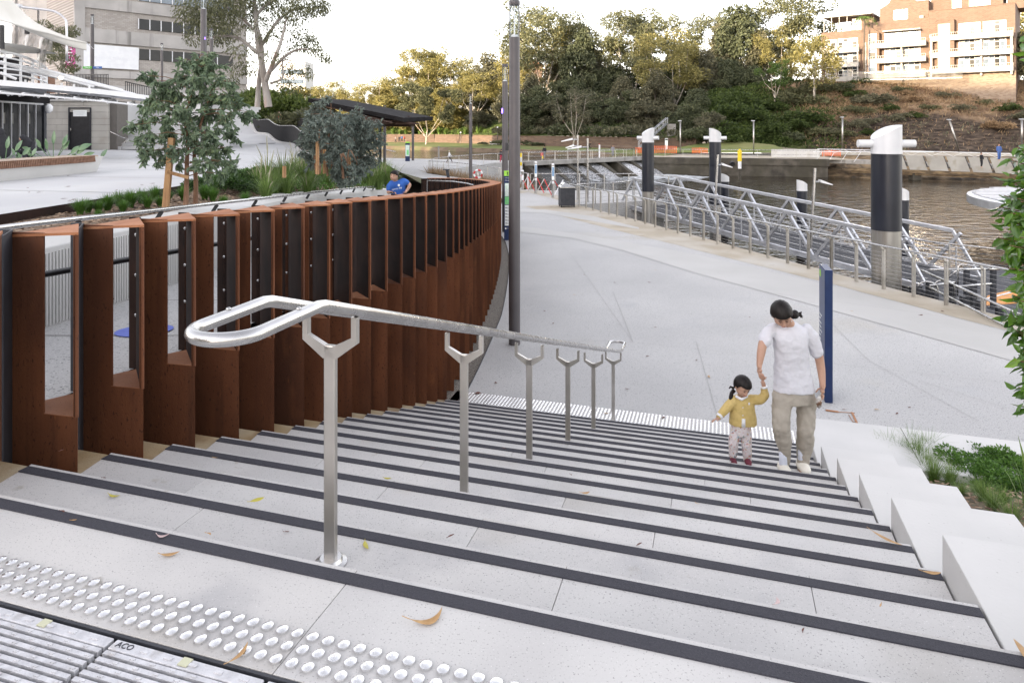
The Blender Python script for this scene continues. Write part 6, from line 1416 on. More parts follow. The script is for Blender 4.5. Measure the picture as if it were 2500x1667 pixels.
c = PD(172, 138, 60); o = thing('banner', 'tall magenta banner behind the small pale-stemmed tree', 'banner', c); MB().box((0,0,0), (.85,.06,2.0)).build('cloth', M['magenta'], o)
for i in range(5): MB().box((-.05,-.035,.6-.28*i), (.5-.1*(i%2),.01,.07)).build('print_line', M['white_print'], o)
o = thing('leaning_mast', 'pale leaning concrete mast behind the big gum tree', 'mast', PD(600, 255, 100)); a = PD(600,255,100); MB().tube([(0,0,0), PD(541,40,100)-a], [.9,.55], 10).build('shaft', M['conc'], o, smooth=True)
o = thing('apartment_building', 'distant pale apartment block seen through the big gum tree', 'building', PD(712,262,230)); MB().box((0,5,7), (9,10,17)).build('body', M['white_conc'], o)
for i in range(4): MB().box((0,-.1,2+i*3.3), (7.5,.3,1.4)).build('window_band', M['glass_blue'], o)
o = thing('house', 'orange brick house half hidden between the gum trees right of the lamp post', 'building', PD(1297,200,215)+Vector((0,0,-3))); MB().box((0,4,4), (7,8,8)).build('wall', M['brick'], o)
m = MB(); m.add([(-4,-.6,8),(4,-.6,8),(4,8.6,8),(-4,8.6,8),(-1,4,10.5),(1,4,10.5)], [(0,1,5,4),(1,2,5),(2,3,4,5),(3,0,4)]); m.build('roof', pmat('terracotta', (.25,.09,.04), None, 3, .8), o)
# === APARTMENTS (right)
arz = math.atan2(-.636, .77); AO = Vector((57, 137, 12))
def ap_thing(label, t_): p = Vector((57+.77*t_, 137-.636*t_, 12)); o = thing('apartment_building', label, 'building', p, arz, 'brick apartment blocks on the hill'); o['t0'] = t_; return o
def abx(o, t0, t1, y0, y1, z0, z1, nm, mat, par=None, bevel=0):
  tt_ = o['t0']; return MB().box(((t0+t1)/2-tt_, (y0+y1)/2, (z0+z1)/2-12), (t1-t0, y1-y0, z1-z0)).build(nm, M[mat] if isinstance(mat, str) else mat, par or o, bevel=bevel)
def windows(o, t0, t1, n, z0, z1, y=-.02, mats=('curtain','glass','glass_blue')):
  w_ = (t1-t0)/n; abx(o, t0-.06, t1+.06, y-.03, y+.10, z0-.06, z1+.06, 'window_surround', 'white')
  for i in range(n):
    a = t0+i*w_; f = abx(o, a+.05, a+w_-.05, y-.05, y-.034, z0, z1-.62, 'window', mats[(i*7+int(z0)) % len(mats)])
    abx(o, a+.05, a+w_-.05, y-.05, y-.034, z1-.54, z1, 'window', mats[(i*5+int(z0)+1) % len(mats)])
    abx(o, a-.04, a+.04, y-.09, y-.03, z0, z1, 'mullion', 'white')
def balcony(o, t0, t1, z, curve_left=True, prot=1.7, turret=None):
  tt_ = o['t0']; P = [(t1-tt_, .3), (t1-tt_, -prot)]; n = 9
  if curve_left:
    for i in range(n): a = i/(n-1)*math.pi/2; P.append((t0-tt_+2.6*(1-math.sin(a))+0.0, -prot+ (prot+.2)*(1-math.cos(a))*1.0))
  else: P.append((t0-tt_, -prot))
  P.append((t0-tt_, .3))
  MB().prism(P, z-12, z-12+.85).build('balcony', M['white_ap'], o)
  path = P[1:-1]; m = MB(); zt_ = z-12+.85
  for a, b in zip(path[:-1], path[1:]):
    m.bar((*a, zt_+.50), (*b, zt_+.50), .07, .07); m.bar((*a, zt_+.06), (*b, zt_+.06), .05, .04)
    L = math.hypot(b[0]-a[0], b[1]-a[1]); k = max(1, int(L/.30))
    for i in range(k):
      f = i/k; m.bar((a[0]+(b[0]-a[0])*f, a[1]+(b[1]-a[1])*f, zt_), (a[0]+(b[0]-a[0])*f, a[1]+(b[1]-a[1])*f, zt_+.5), .03 if i % 4 else .08, .03 if i % 4 else .06)
  m.build('balcony_rail', M['white_ap'], o)
M['white_ap'] = pmat('cream_render', (.37,.355,.325), (.43,.41,.38), 1, .7)
ar = ap_thing('rightmost brick apartment block with white balconies in warm sunlight', 23)
abx(ar, 23, 35.5, .0, 13, 8, 24.9, 'wall', 'brick'); abx(ar, 22.9, 35.6, -.25, .05, 8, 13.7, 'base_wall', 'brick_base'); abx(ar, 22.95, 35.55, -.12, 13.05, 24.9, 25.05, 'coping', 'brick')
abx(ar, 24.4, 27.0, -1.3, 0, 13.9, 22.9, 'turret_wall', 'brick')
m = MB(); m.add([(1.3,-1.4,10.9),(4.1,-1.4,10.9),(4.1,.2,10.9),(1.3,.2,10.9),(2.4,-1.4,12.0),(2.4,.2,12.0)], [(0,1,4),(1,2,5,4),(2,3,5),(3,0,4,5)]); m.build('turret_gable', M['brick'], ar)
for z in (13.9, 16.75, 19.65):
  balcony(ar, 23.1, 35.3, z-.35)
  windows(ar, 27.6, 30.6, 4, z+.5, z+2.55); windows(ar, 31.1, 34.2, 4, z+.5, z+2.55)
  abx(ar, 24.6, 26.4, -1.45, -1.28, z+.3, z+2.6, 'white_bay', 'white_ap')
abx(ar, 23.4, 23.7, -1.2, -.9, 13, 19.8, 'column', 'white_ap'); abx(ar, 30.7, 31.0, -1.0, -.7, 13, 19.8, 'column', 'white_ap'); abx(ar, 34.9, 35.2, -1.4, -1.1, 13, 19.8, 'column', 'white_ap')
am = ap_thing('middle brick apartment block with curved gable and white balconies', 12.5)
abx(am, 12.5, 23, .3, 13, 8, 23.9, 'wall', 'brick'); abx(am, 12.4, 22.9, .05, .4, 8, 13.3, 'base_wall', 'brick_base')
abx(am, 13.0, 15.2, -1.0, .3, 13.6, 21.6, 'turret_wall', 'brick')
m = MB(); m.add([(.4,-1.1,9.6),(2.8,-1.1,9.6),(2.8,.4,9.6),(.4,.4,9.6),(1.5,-1.1,10.7),(1.5,.4,10.7)], [(0,1,4),(1,2,5,4),(2,3,5),(3,0,4,5)]); m.build('turret_gable', M['brick'], am)
for z in (13.5, 16.3, 19.1):
  balcony(am, 12.6, 22.7, z-.35, prot=1.5); windows(am, 15.9, 18.6, 3, z+.5, z+2.5, y=.28, mats=('glass','glass_blue','curtain')); windows(am, 18.9, 21.6, 3, z+.5, z+2.5, y=.28)
  windows(am, 13.5, 14.7, 1, z+.5, z+2.4, y=-1.02)
abx(am, 15.8, 21.8, -1.1, .3, 21.75, 21.95, 'awning', 'white_ap'); abx(am, 12.9, 13.15, -1.0, -.75, 12.6, 19.2, 'column', 'white_ap'); abx(am, 18.7, 18.95, -1.0, -.75, 12.6, 19.2, 'column', 'white_ap')
tw = [(14.6,23.9),(22.6,23.9),(22.6,27.4),(20.6,27.4),(20.0,28.0),(19.3,28.9),(18.4,29.3),(17.2,29.3),(16.6,28.8),(16.2,27.6),(15.4,27.0),(14.6,26.6)]
m = MB(); tt_ = 12.5; n = len(tw); m.add([(t_-tt_, 2.5, z-12) for t_, z in tw]+[(t_-tt_, 10, z-12) for t_, z in tw], [tuple(range(n)), tuple(reversed(range(n, 2*n)))]+[(i, n+i, n+(i+1)%n, (i+1)%n) for i in range(n)]); m.build('curved_gable', M['brick'], am)
windows(am, 17.0, 19.2, 2, 24.3, 26.0, y=2.48, mats=('glass','glass_blue'))
abx(am, 21.3, 21.9, 1.6, 2.2, 23.9, 24.5, 'roof_tank', 'white_ap')
abx(am, 22.6, 33.5, 5.0, 13, 24.9, 28.8, 'penthouse_wall', 'brick'); windows(am, 26.0, 27.3, 1, 25.6, 27.3, y=4.95, mats=('glass_blue',)); windows(am, 28.6, 31.6, 3, 25.6, 27.3, y=4.95)
abx(am, 34, 36.5, 6, 12, 24.9, 30.2, 'lift_tower', 'brick')
al = ap_thing('leftmost brick apartment block, shaded, with a flat white roof terrace', 4.5)
abx(al, 4.5, 12.3, 1.2, 13, 8, 22.8, 'wall', 'brick'); abx(al, 4.5, 12.4, .9, 1.3, 8, 12.8, 'base_wall', 'brick_base')
for z in (13.3, 16.0, 18.8): balcony(al, 4.5, 11.6, z-.35, prot=.7); windows(al, 5.3, 7.2, 2, z+.4, z+2.45, y=1.18, mats=('glass','curtain')); windows(al, 7.6, 11.0, 4, z+.4, z+2.45, y=1.18)
for t_ in (7.3, 11.3): abx(al, t_, t_+.22, -.5, -.3, 12.8, 19, 'column', 'white_ap')
abx(al, 9.5, 13.5, 3.0, 9, 22.8, 25.8, 'penthouse_wall', 'brick'); abx(al, 4.8, 13.6, .6, 9, 25.6, 25.9, 'flat_roof', 'white_ap')
windows(al, 9.8, 11.2, 2, 23.0, 25.2, y=2.95)
for t_ in (5.0, 6.4, 7.8, 9.2): abx(al, t_, t_+.12, .8, .92, 22.8, 25.6, 'roof_post', 'white_ap')
o = thing('palisade_fence', 'thin grey palisade fence at the foot of the apartment blocks', 'fence', (60, 128, 11)); m = MB(); a, b = Vector((62.0,127.5,12.6)), Vector((76.5,116.0,12.3))
for i in range(120): q = a.lerp(b, i/119)-Vector((60,128,11)); m.bar(q, q+Vector((0,0,1.9)), .05, .03, up=Vector((0,1,0)))
for h in (.3, 1.6): m.bar(a-Vector((60,128,11-h)), b-Vector((60,128,11-h)), .05, .05)
k = m.build('pickets', M['pilesteel'], o); k['kind'] = 'stuff'
# === office towers behind the viewer (they cast the shade that lies over the place)
pv = Vector((-SH.y*-1, SH.x*1, 0)); pv = Vector((-SH.y, SH.x, 0))
if pv.x < 0: pv = -pv
def caster(label, q0, q1, a, H, dep=22):
  P = [pv*q0+Vector((SH.x, SH.y, 0))*a, pv*q1+Vector((SH.x, SH.y, 0))*a, pv*q1+Vector((SH.x, SH.y, 0))*(a+dep), pv*q0+Vector((SH.x, SH.y, 0))*(a+dep)]
  b = P[0]; o = thing('city_block', label, 'building', (b.x, b.y, 0)); MB().prism([(p.x-b.x, p.y-b.y) for p in P], -2, H).build('body', M['office_conc'], o)
  m = MB()
  f = (P[1]-P[0]); n = (P[0]-P[3]).normalized()
  for z in np.arange(4, H-2, 3.6): m.hexa([tuple(P[0]-b+f*.02+n*.02+Vector((0,0,z))), tuple(P[0]-b+f*.98+n*.02+Vector((0,0,z))), tuple(P[0]-b+f*.98-n*.2+Vector((0,0,z))), tuple(P[0]-b+f*.02-n*.2+Vector((0,0,z)))],
                      [tuple(P[0]-b+f*.02+n*.02+Vector((0,0,z+1.5))), tuple(P[0]-b+f*.98+n*.02+Vector((0,0,z+1.5))), tuple(P[0]-b+f*.98-n*.2+Vector((0,0,z+1.5))), tuple(P[0]-b+f*.02-n*.2+Vector((0,0,z+1.5)))])
  m.build('window_band', M['glass'], o)
CASTERS = [('tall city office block out of frame to the left, shading the far trees', -116, -58, 165, 68), ('city office block out of frame behind the viewer, shading stairs and river', -58, 62, 165, 62)]
for c_ in CASTERS: caster(*c_)
# === VEGETATION
def leaf_quads(ctr, ln, wd2, dirs=None, droop=0.0, flat=0.0, rs=nr):
  n = len(ctr)
  if dirs is None:
    d = rs.normal(size=(n, 3)); d[:, 2] -= droop;
  else: d = dirs + rs.normal(size=(n, 3))*.35
  d /= np.linalg.norm(d, axis=1)[:, None]+1e-9
  r = rs.normal(size=(n, 3)); r[:, 2] *= (1-flat); s = np.cross(d, r); s /= np.linalg.norm(s, axis=1)[:, None]+1e-9
  L = (ln*rs.uniform(.6, 1.25, n))[:, None]; W = (wd2*rs.uniform(.7, 1.2, n))[:, None]
  V = np.stack([ctr, ctr+d*L*.45+s*W*.5, ctr+d*L, ctr+d*L*.45-s*W*.5], 1).reshape(-1, 3)
  return V, np.arange(4*n).reshape(-1, 4)
def leaf_fine(ctr, dirs, ln, wd2, fold=.25, curl=.25, rs=nr, jit=.35):
  n = len(ctr); d = dirs + rs.normal(size=(n, 3))*jit; d /= np.linalg.norm(d, axis=1)[:, None]
  r = rs.normal(size=(n, 3)); s = np.cross(d, r); s /= np.linalg.norm(s, axis=1)[:, None]; u = np.cross(s, d)
  L = (ln*rs.uniform(.6, 1.2, n))[:, None]; W = (wd2*rs.uniform(.75, 1.2, n))[:, None]
  def P(t, w_, h): return ctr+d*L*t+s*W*w_+u*(W*h-L*curl*t*t)
  pts = [P(0,0,0), P(.28,.46,fold), P(.62,.42,fold), P(1,0,0), P(.62,-.42,fold), P(.28,-.46,fold), P(.30,0,-.05), P(.64,0,-.05)]
  V = np.stack(pts, 1).reshape(-1, 3); b = np.arange(n)[:, None]*8
  Fq = np.concatenate([b+np.array([[0,1,6,5]])*0+np.array([0,6,1,1]) if False else b+np.array([0,6,2,1]), b+np.array([6,7,3,2]), b+np.array([0,5,4,6]), b+np.array([6,4,3,7])], 0)
  return V, Fq
def branch_mesh(segs, n=6):
  m = MB()
  for pts, rr in segs: m.tube(pts, rr, n, cap=False)
  m.sm = True; return m
def make_tree(kind, H, seed, leaf_mat, bark, nleaf=7000, leafsize=.38, spread=.30, trunk_r=None, clear=.35, dens=1.0):
  rr = random.Random(seed); rs = np.random.RandomState(seed); segs = []; clumps = []
  tr = trunk_r or H*.014
  if kind in ('gum', 'open'):
    lean = Vector((rr.uniform(-.06,.06), rr.uniform(-.05,.05), 1)); p = Vector((0,0,-.3)); tp = [tuple(p)];
    hs_ = H*clear
    for i in range(4): p = p + Vector((lean.x*hs_/4+rr.uniform(-.01,.01)*H, lean.y*hs_/4+rr.uniform(-.01,.01)*H, hs_/4+.08)); tp.append(tuple(p))
    segs.append((tp, [tr*1.25, tr, tr*.92, tr*.86, tr*.8])); nl = rr.randint(4, 6) if kind == 'gum' else rr.randint(5, 7)
    a0 = rr.uniform(0, 6.28)
    for i in range(nl):
      az = a0+i*6.28/nl+rr.uniform(-.5,.5); up_ = rr.uniform(.75, 1.0) if i else 1.0; out = spread*H*rr.uniform(.45, 1.0)*(0.25 if i == 0 else 1); top_z = H*(clear+(1-clear)*up_*rr.uniform(.78,.96))
      st_ = Vector(tp[rr.choice([2,3,4,4])]); en = Vector((out*math.cos(az), out*math.sin(az), top_z)); mid = st_.lerp(en, .5)+Vector((math.cos(az)*.05*H, math.sin(az)*.05*H, -.04*H))
      L = [tuple(st_), tuple(st_.lerp(mid,.5)+Vector((0,0,-.01*H))), tuple(mid), tuple(mid.lerp(en,.55)+Vector((rr.uniform(-.01,.01)*H,0,.01*H))), tuple(en)]
      segs.append((L, [tr*.55, tr*.42, tr*.32, tr*.2, tr*.08]))
      for j in range(rr.randint(4, 6)):
        f = rr.uniform(.35, 1.0); q = Vector(L[1]).lerp(mid, f*2) if f < .5 else mid.lerp(en, (f-.5)*2); a2 = az+rr.uniform(-1.5,1.5); l2 = H*rr.uniform(.06,.15)
        e2 = q+Vector((math.cos(a2)*l2, math.sin(a2)*l2, l2*rr.uniform(.2,1.0))); segs.append(([tuple(q), tuple(q.lerp(e2,.5)+Vector((0,0,l2*.1))), tuple(e2)], [tr*.18, tr*.11, tr*.05]))
        clumps.append((e2, H*rr.uniform(.042,.085)*dens))
        if rr.random() < .6: clumps.append((e2+Vector((rr.uniform(-1,1),rr.uniform(-1,1),rr.uniform(-.7,.5)))*H*.06, H*rr.uniform(.035,.06)*dens))
      clumps.append((en+Vector((0,0,H*.01)), H*rr.uniform(.06,.09)*dens))
  elif kind == 'dome':
    segs.append(([(0,0,-.3),(0,0,H*.25),(H*.02,0,H*.5)], [tr*1.3, tr, tr*.5]))
    for i in range(46):
      v = Vector((rr.gauss(0,1), rr.gauss(0,1), rr.gauss(0,1))).normalized(); r_ = rr.uniform(.55, 1.0); c = Vector((v.x*spread*H*r_, v.y*spread*H*r_, H*(clear+ (1-clear)*.5)+v.z*H*(1-clear)*.44*r_)); clumps.append((c, H*rr.uniform(.06,.11)))
      if i % 4 == 0: segs.append(([(0,0,H*.3), tuple(c*.5+Vector((0,0,H*.2))), tuple(c)], [tr*.3, tr*.2, tr*.08]))
  elif kind == 'cas':       # tall drooping column
    segs.append(([(0,0,-.3),(0,0,H*.5),(H*.01,0,H*.95)], [tr*1.2, tr*.8, tr*.15]))
    for i in range(60):
      z = rr.uniform(clear, .99); w_ = spread*H*(math.sin(math.pi*min(1, (1.02-z)/(1.05-clear)))**.7)*.95; az = rr.uniform(0, 6.28); r_ = rr.uniform(.3, 1.0); c = Vector((w_*r_*math.cos(az), w_*r_*math.sin(az), H*z)); clumps.append((c, H*rr.uniform(.045,.08)))
      if i % 3 == 0: segs.append(([(0,0,H*max(.1,z-.12)), tuple(c)], [tr*.22, tr*.06]))
  tot = sum(c[1]**2 for c in clumps); C = []; D = []
  for c, r_ in clumps:
    k = max(12, int(nleaf*r_*r_/tot)); v = rs.normal(size=(k, 3)); v /= np.linalg.norm(v, axis=1)[:, None]; q = v*(rs.uniform(.35, 1.08, k)**.6)[:, None]*r_
    q[:, 2] *= .62 if kind in ('gum', 'open') else (1.3 if kind == 'cas' else .8)
    q *= (1+.25*rs.normal(size=(1, 3))*.6); C.append(q+np.array(c)); D.append(v)
  C = np.concatenate(C); D = np.concatenate(D); D[:, 2] += (-.5 if kind != 'cas' else -1.4)
  V, Fq = leaf_quads(C, leafsize, leafsize*.52, dirs=D*.7, rs=rs)
  return branch_mesh(segs).mesh('trunk', bark), fast_mesh('crown', V, Fq, leaf_mat)
def tree_thing(name, label, pos, meshes, rz=0, sc=1, group=None):
  o = thing(name, label, 'tree', pos, rz, group); o.scale = sc if hasattr(sc, '__len__') else (sc,)*3
  link_mesh('trunk', meshes[0], o); link_mesh('crown', meshes[1], o); return o
T = {}
def variants(mat, key, nl=12000):
  T['gumA'+key] = make_tree('gum', 26, 3, M[mat], M['bark_pale'], nl, .55, spread=.25, clear=.30, dens=1.32)
  T['gumB'+key] = make_tree('gum', 26, 8, M[mat], M['bark_pale'], nl, .55, spread=.28, clear=.38, dens=1.30)
  T['gumC'+key] = make_tree('open', 26, 14, M[mat], M['bark_pale'], nl, .58, spread=.30, clear=.24, dens=1.35)
variants('leaf_gum', ''); variants('leaf_sunlit', 'g')
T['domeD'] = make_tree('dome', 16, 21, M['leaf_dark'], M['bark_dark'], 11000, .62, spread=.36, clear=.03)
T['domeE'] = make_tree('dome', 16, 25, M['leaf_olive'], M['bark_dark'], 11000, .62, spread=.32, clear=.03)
T['domeG'] = make_tree('dome', 16, 27, M['leaf_sunlit'], M['bark_dark'], 11000, .62, spread=.36, clear=.03)
T['casD'] = make_tree('cas', 22, 31, M['leaf_olive'], M['bark_dark'], 12000, .70, spread=.20, clear=.05)
T['casE'] = make_tree('cas', 22, 35, M['leaf_dark'], M['bark_dark'], 12000, .66, spread=.23, clear=.04)
T['green'] = make_tree('open', 9, 41, M['leaf_green'], M['bark_pale'], 5000, .26, spread=.42, clear=.30)
def place(kind, x, ytop, d, base_z, label, Hk, rz=0, wide=1.0, name='gum_tree', group='trees along the far bank'):
  X = (x-1250)*d/F; zt = EYE-(ytop-HZ)*d/F; H = zt-base_z; s = H/Hk
  return tree_thing(name, label, (X, d, base_z), T[kind], rz, (s*wide, s*wide, s), group)
TR = [  # kind, x, ytop, d, base_z, Hk, wide, label
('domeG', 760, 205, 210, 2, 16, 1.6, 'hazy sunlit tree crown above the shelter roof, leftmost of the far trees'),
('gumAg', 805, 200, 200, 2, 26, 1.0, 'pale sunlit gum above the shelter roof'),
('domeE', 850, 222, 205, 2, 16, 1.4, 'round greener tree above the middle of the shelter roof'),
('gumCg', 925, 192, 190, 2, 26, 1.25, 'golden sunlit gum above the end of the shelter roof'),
('gumBg', 1040, 110, 184, 2.5, 26, 1.05, 'tallest golden gum left of the lamp posts, against the sky'),
('gumCg', 1128, 142, 182, 2.5, 26, 1.25, 'golden gum right of the tallest golden one'),
('domeG', 980, 215, 186, 2.2, 16, 1.7, 'broad sunlit shrub tree behind the lawn tree'),
('casD', 1190, 140, 176, 2.5, 22, 1.35, 'grey-green casuarina behind the two lamp posts'),
('gumAg', 1160, 185, 172, 2.4, 26, 1.35, 'sunlit gum just left of the two lamp posts'),
('domeG', 1085, 240, 178, 2.2, 16, 1.5, 'low sunlit tree above the bright retaining wall'),
('gumA', 1330, 12, 165, 3, 26, 1.05, 'tall gum with two rounded heads right of the centre lamp post'),
('gumCg', 1285, 80, 170, 3, 26, 1.0, 'golden gum seen just right of the centre lamp post'),
('casE', 1420, 82, 158, 3, 22, 1.0, 'dark narrow casuarina right of the two-headed gum'),
('gumBg', 1400, 52, 172, 3, 26, .8, 'golden-topped gum behind the dark casuarina'),
('gumCg', 1478, 90, 168, 3, 26, 1.0, 'low golden gum in the dip of the tree line'),
('gumB', 1548, 14, 160, 3, 26, .95, 'tall open gum with bare trunk in the middle of the tree line'),
('gumA', 1605, 45, 163, 3, 26, .62, 'small-headed gum beside the tall open one'),
('gumCg', 1640, 76, 138, 4, 26, 1.15, 'spreading golden gum with forked white limbs above the second pile'),
('gumB', 1720, 24, 158, 4, 26, .75, 'tall grey-green gum left of the dark casuarina group'),
('domeE', 1690, 105, 150, 4, 16, 1.2, 'olive tree behind the spreading golden gum'),
('casE', 1800, 22, 150, 5, 22, 1.1, 'tallest dark casuarina, left of the flats'),
('casD', 1850, 90, 146, 6, 22, 1.1, 'second dark casuarina leaning towards the flats'),
('casD', 1760, 70, 152, 5, 22, 1.1, 'olive casuarina left of the tallest dark one'),
('gumC', 1935, -45, 150, 8, 26, .95, 'tall open gum reaching above the frame left of the flats'),
('gumCg', 1895, 66, 146, 7, 26, .8, 'golden gum between casuarinas and flats'),
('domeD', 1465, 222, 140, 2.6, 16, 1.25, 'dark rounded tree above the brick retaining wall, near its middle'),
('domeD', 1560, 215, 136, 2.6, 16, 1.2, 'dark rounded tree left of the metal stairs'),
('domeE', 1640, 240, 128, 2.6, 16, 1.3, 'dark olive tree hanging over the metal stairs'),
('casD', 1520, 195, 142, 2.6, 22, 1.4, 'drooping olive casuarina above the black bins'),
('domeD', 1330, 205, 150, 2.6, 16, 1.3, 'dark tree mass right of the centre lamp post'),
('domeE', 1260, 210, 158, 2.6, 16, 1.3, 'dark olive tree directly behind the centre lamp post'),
('casE', 1700, 220, 124, 3, 22, 1.5, 'dark casuarina at the left foot of the green slope'),
('casD', 1600, 180, 132, 2.6, 22, 1.5, 'feathery olive casuarina above the second big pile'),
('domeD', 1390, 190, 152, 2.6, 16, 1.2, 'dark tree under the narrow casuarina'),
('domeD', 1760, 190, 138, 5, 16, 1.2, 'dark bush under the tallest casuarina'),
('domeE', 1860, 200, 136, 8, 16, .9, 'olive bush below the golden gum'),
('domeD', 1290, 228, 149, 2.4, 16, 1.5, 'dark understorey tree low behind the centre lamp post'),
('domeE', 1350, 225, 147, 2.4, 16, 1.5, 'olive understorey tree above the dark low hedge'),
('casD', 1300, 190, 156, 2.4, 22, 1.3, 'feathery olive tree between lamp post and narrow casuarina'),
('domeE', 1430, 215, 142, 2.4, 16, 1.4, 'olive understorey tree above the two slim lamp poles'),
('domeD', 1510, 235, 133, 2.4, 16, 1.4, 'dark understorey tree left of the second big pile'),
('domeE', 1585, 232, 127, 2.2, 16, 1.4, 'olive understorey tree directly above the second big pile'),
('domeD', 1665, 250, 119, 1.4, 16, 1.4, 'dark understorey tree between second and third big piles'),
('domeE', 1725, 262, 114, 1.2, 16, 1.4, 'olive understorey tree just left of the third big pile'),
('casE', 1655, 150, 142, 4, 22, 1.5, 'broad dark casuarina behind the forked golden gum'),
('casD', 1720, 130, 140, 4, 22, 1.4, 'olive casuarina right of the forked golden gum'),
('casE', 1500, 165, 158, 3, 22, 1.3, 'dark casuarina in the dip of the tree line'),
('casD', 1450, 150, 162, 3, 22, 1.3, 'olive casuarina right of the dark narrow one'),
('casE', 1580, 140, 162, 3, 22, 1.3, 'dark casuarina right of the tall open gum'),
('casD', 1370, 140, 168, 3, 22, 1.2, 'olive casuarina under the two-headed gum'),
('casE', 1780, 150, 140, 6, 22, 1.5, 'dark tree at the top of the green slope'),
('casE', 1840, 165, 138, 7, 22, 1.3, 'dark tree behind the small bright green one'),
('gumCg', 990, 165, 196, 2, 26, 1.3, 'golden gum between the tallest golden one and the shelter roof'),
('gumAg', 1085, 150, 192, 2, 26, 1.2, 'golden gum behind the two tallest golden ones'),
('domeG', 950, 225, 190, 2, 16, 1.6, 'broad sunlit tree behind the distant lamp posts'),
('gumBg', 1180, 170, 186, 2, 26, 1.2, 'golden gum behind the grey-green casuarina'),
('domeG', 1010, 262, 178, 2.2, 16, 1.6, 'sunlit bushes above the left end of the retaining wall'),
('domeG', 920, 262, 186, 2.2, 16, 1.8, 'sunlit bushes behind the end of the shelter roof'),
('domeE', 1160, 262, 168, 2.2, 16, 1.5, 'grey-green bushes just left of the lamp posts'),
('gumCg', 870, 205, 196, 2, 26, 1.3, 'golden gum right of the round greener tree'),
('domeG', 700, 215, 200, 2, 16, 1.6, 'sunlit trees glimpsed right of the big gum trunk'),
('domeG', 1120, 200, 186, 2.2, 16, 1.4, 'sunlit tree under the right golden gum'),
('domeG', 1040, 225, 188, 2.2, 16, 1.6, 'sunlit tree behind the crown of the lawn gum'),
('domeE', 2520, 60, 118, 11, 16, 1.1, 'dark green tree right of the flats'),
('domeG', 2430, 8, 160, 12, 16, 1.0, 'yellow-green tree crown just above the roof of the flats'),
]
for i, (k, x, yt, d, bz, Hk, wd3, lab) in enumerate(TR): place(k, x, yt, d, bz, lab, Hk, rz=i*1.7, wide=wd3)
T['bright'] = make_tree('dome', 9, 43, M['leaf_sunlit'], M['bark_pale'], 5500, .30, spread=.34, clear=.10)
place('bright', 1988, 72, 120, 9.3, 'bright golden tree leaning in front of the leftmost apartment block', 9, wide=1.05)
T['lawn_tree'] = make_tree('open', 14, 47, M['leaf_gum'], M['bark_pale'], 17000, .40, spread=.46, clear=.22, dens=1.25)
place('lawn_tree', 1040, 196, 160, .2, 'broad dark gum standing alone on the sunlit lawn', 14, rz=2)
place('green', 1893, 148, 122, 8.0, 'small bright green tree with pale trunk on top of the green slope', 9, wide=1.0)
T['bare'] = make_tree('open', 12, 52, M['leaf_olive'], M['bark_pale'], 2600, .26, spread=.30, clear=.16, trunk_r=.16)
place('bare', 1398, 200, 126, .4, 'sparse pale-trunked young gum on the lawn by the lamp poles', 12, rz=1)
pm = thing('palm_tree', 'small palm in front of the penthouse of the left apartment block', 'tree', PD(2110, 190, 126)); m = MB(); m.tube([(0,0,0),(0,0,7),(.1,0,11.0)], [.16,.13,.12], 8); m.build('trunk', M['bark_dark'], pm)
C = []; D = []
for k in range(14):
  az = k*.45*2;
  for t_ in np.linspace(.15, 1, 22): r_ = 2.3*t_; C.append((r_*math.cos(az), r_*math.sin(az), 11+1.6*t_-2.6*t_*t_)); D.append((-math.sin(az)*(1 if len(C)%2 else -1), math.cos(az)*(1 if len(C)%2 else -1), -.7))
V, Fq = leaf_quads(np.array(C), .8, .10, dirs=np.array(D)); link_mesh('fronds', fast_mesh('fronds', V, Fq, M['leaf_green']), pm)
def bush_mesh(seed, mat, n=1500, ls=.16, flat=.7, R=1.0):
  rs = np.random.RandomState(seed); C = []; D = []
  for k in range(9):
    c = rs.normal(size=3)*np.array([.45,.45,.18])*R; c[2] = abs(c[2])+.25*R; v = rs.normal(size=(n//9, 3)); v /= np.linalg.norm(v, axis=1)[:, None]; v[:, 2] = np.abs(v[:, 2])*1.0-.25; C.append(c+v*rs.uniform(.4, 1, (n//9, 1))**.5*R*.5*np.array([1,1,flat])); D.append(v)
  C = np.concatenate(C); D = np.concatenate(D); V, Fq = leaf_quads(C, ls, ls*.5, dirs=D, rs=rs); return fast_mesh('foliage', V, Fq, mat)
BM = {'dark': bush_mesh(1, M['leaf_dark']), 'green': bush_mesh(2, M['vine']), 'olive': bush_mesh(3, M['leaf_olive']), 'gum': bush_mesh(4, M['leaf_gum']), 'lemon': bush_mesh(5, M['lemon']), 'gold': bush_mesh(6, M['leaf_sunlit']), 'dry': bush_mesh(7, M['dryg'], ls=.22)}
def hz(x, y):          # height of the hillside under a point
  best = 1e9; z = 0
  for u in np.linspace(0, len(WL)-1.001, 60):
    for v in np.linspace(0, .5, 24):
      p = hill_fn(u, v); e = (p[0]-x)**2+(p[1]-y)**2
      if e < best: best = e; z = p[2]
  return z
HG = [(hill_fn(u, v)) for u in np.linspace(3, len(WL)-1.001, 160) for v in np.linspace(0, .55, 60)]; HGa = np.array(HG)
def hill_at(x, y):
  sx_ = 1250+F*HGa[:,0]/HGa[:,1]; sy_ = HZ+F*(EYE-HGa[:,2])/HGa[:,1]; e = (sx_-x)**2+(sy_-y)**2; e = e + .0*HGa[:,1]; i = int(np.argmin(e)); return HGa[i]
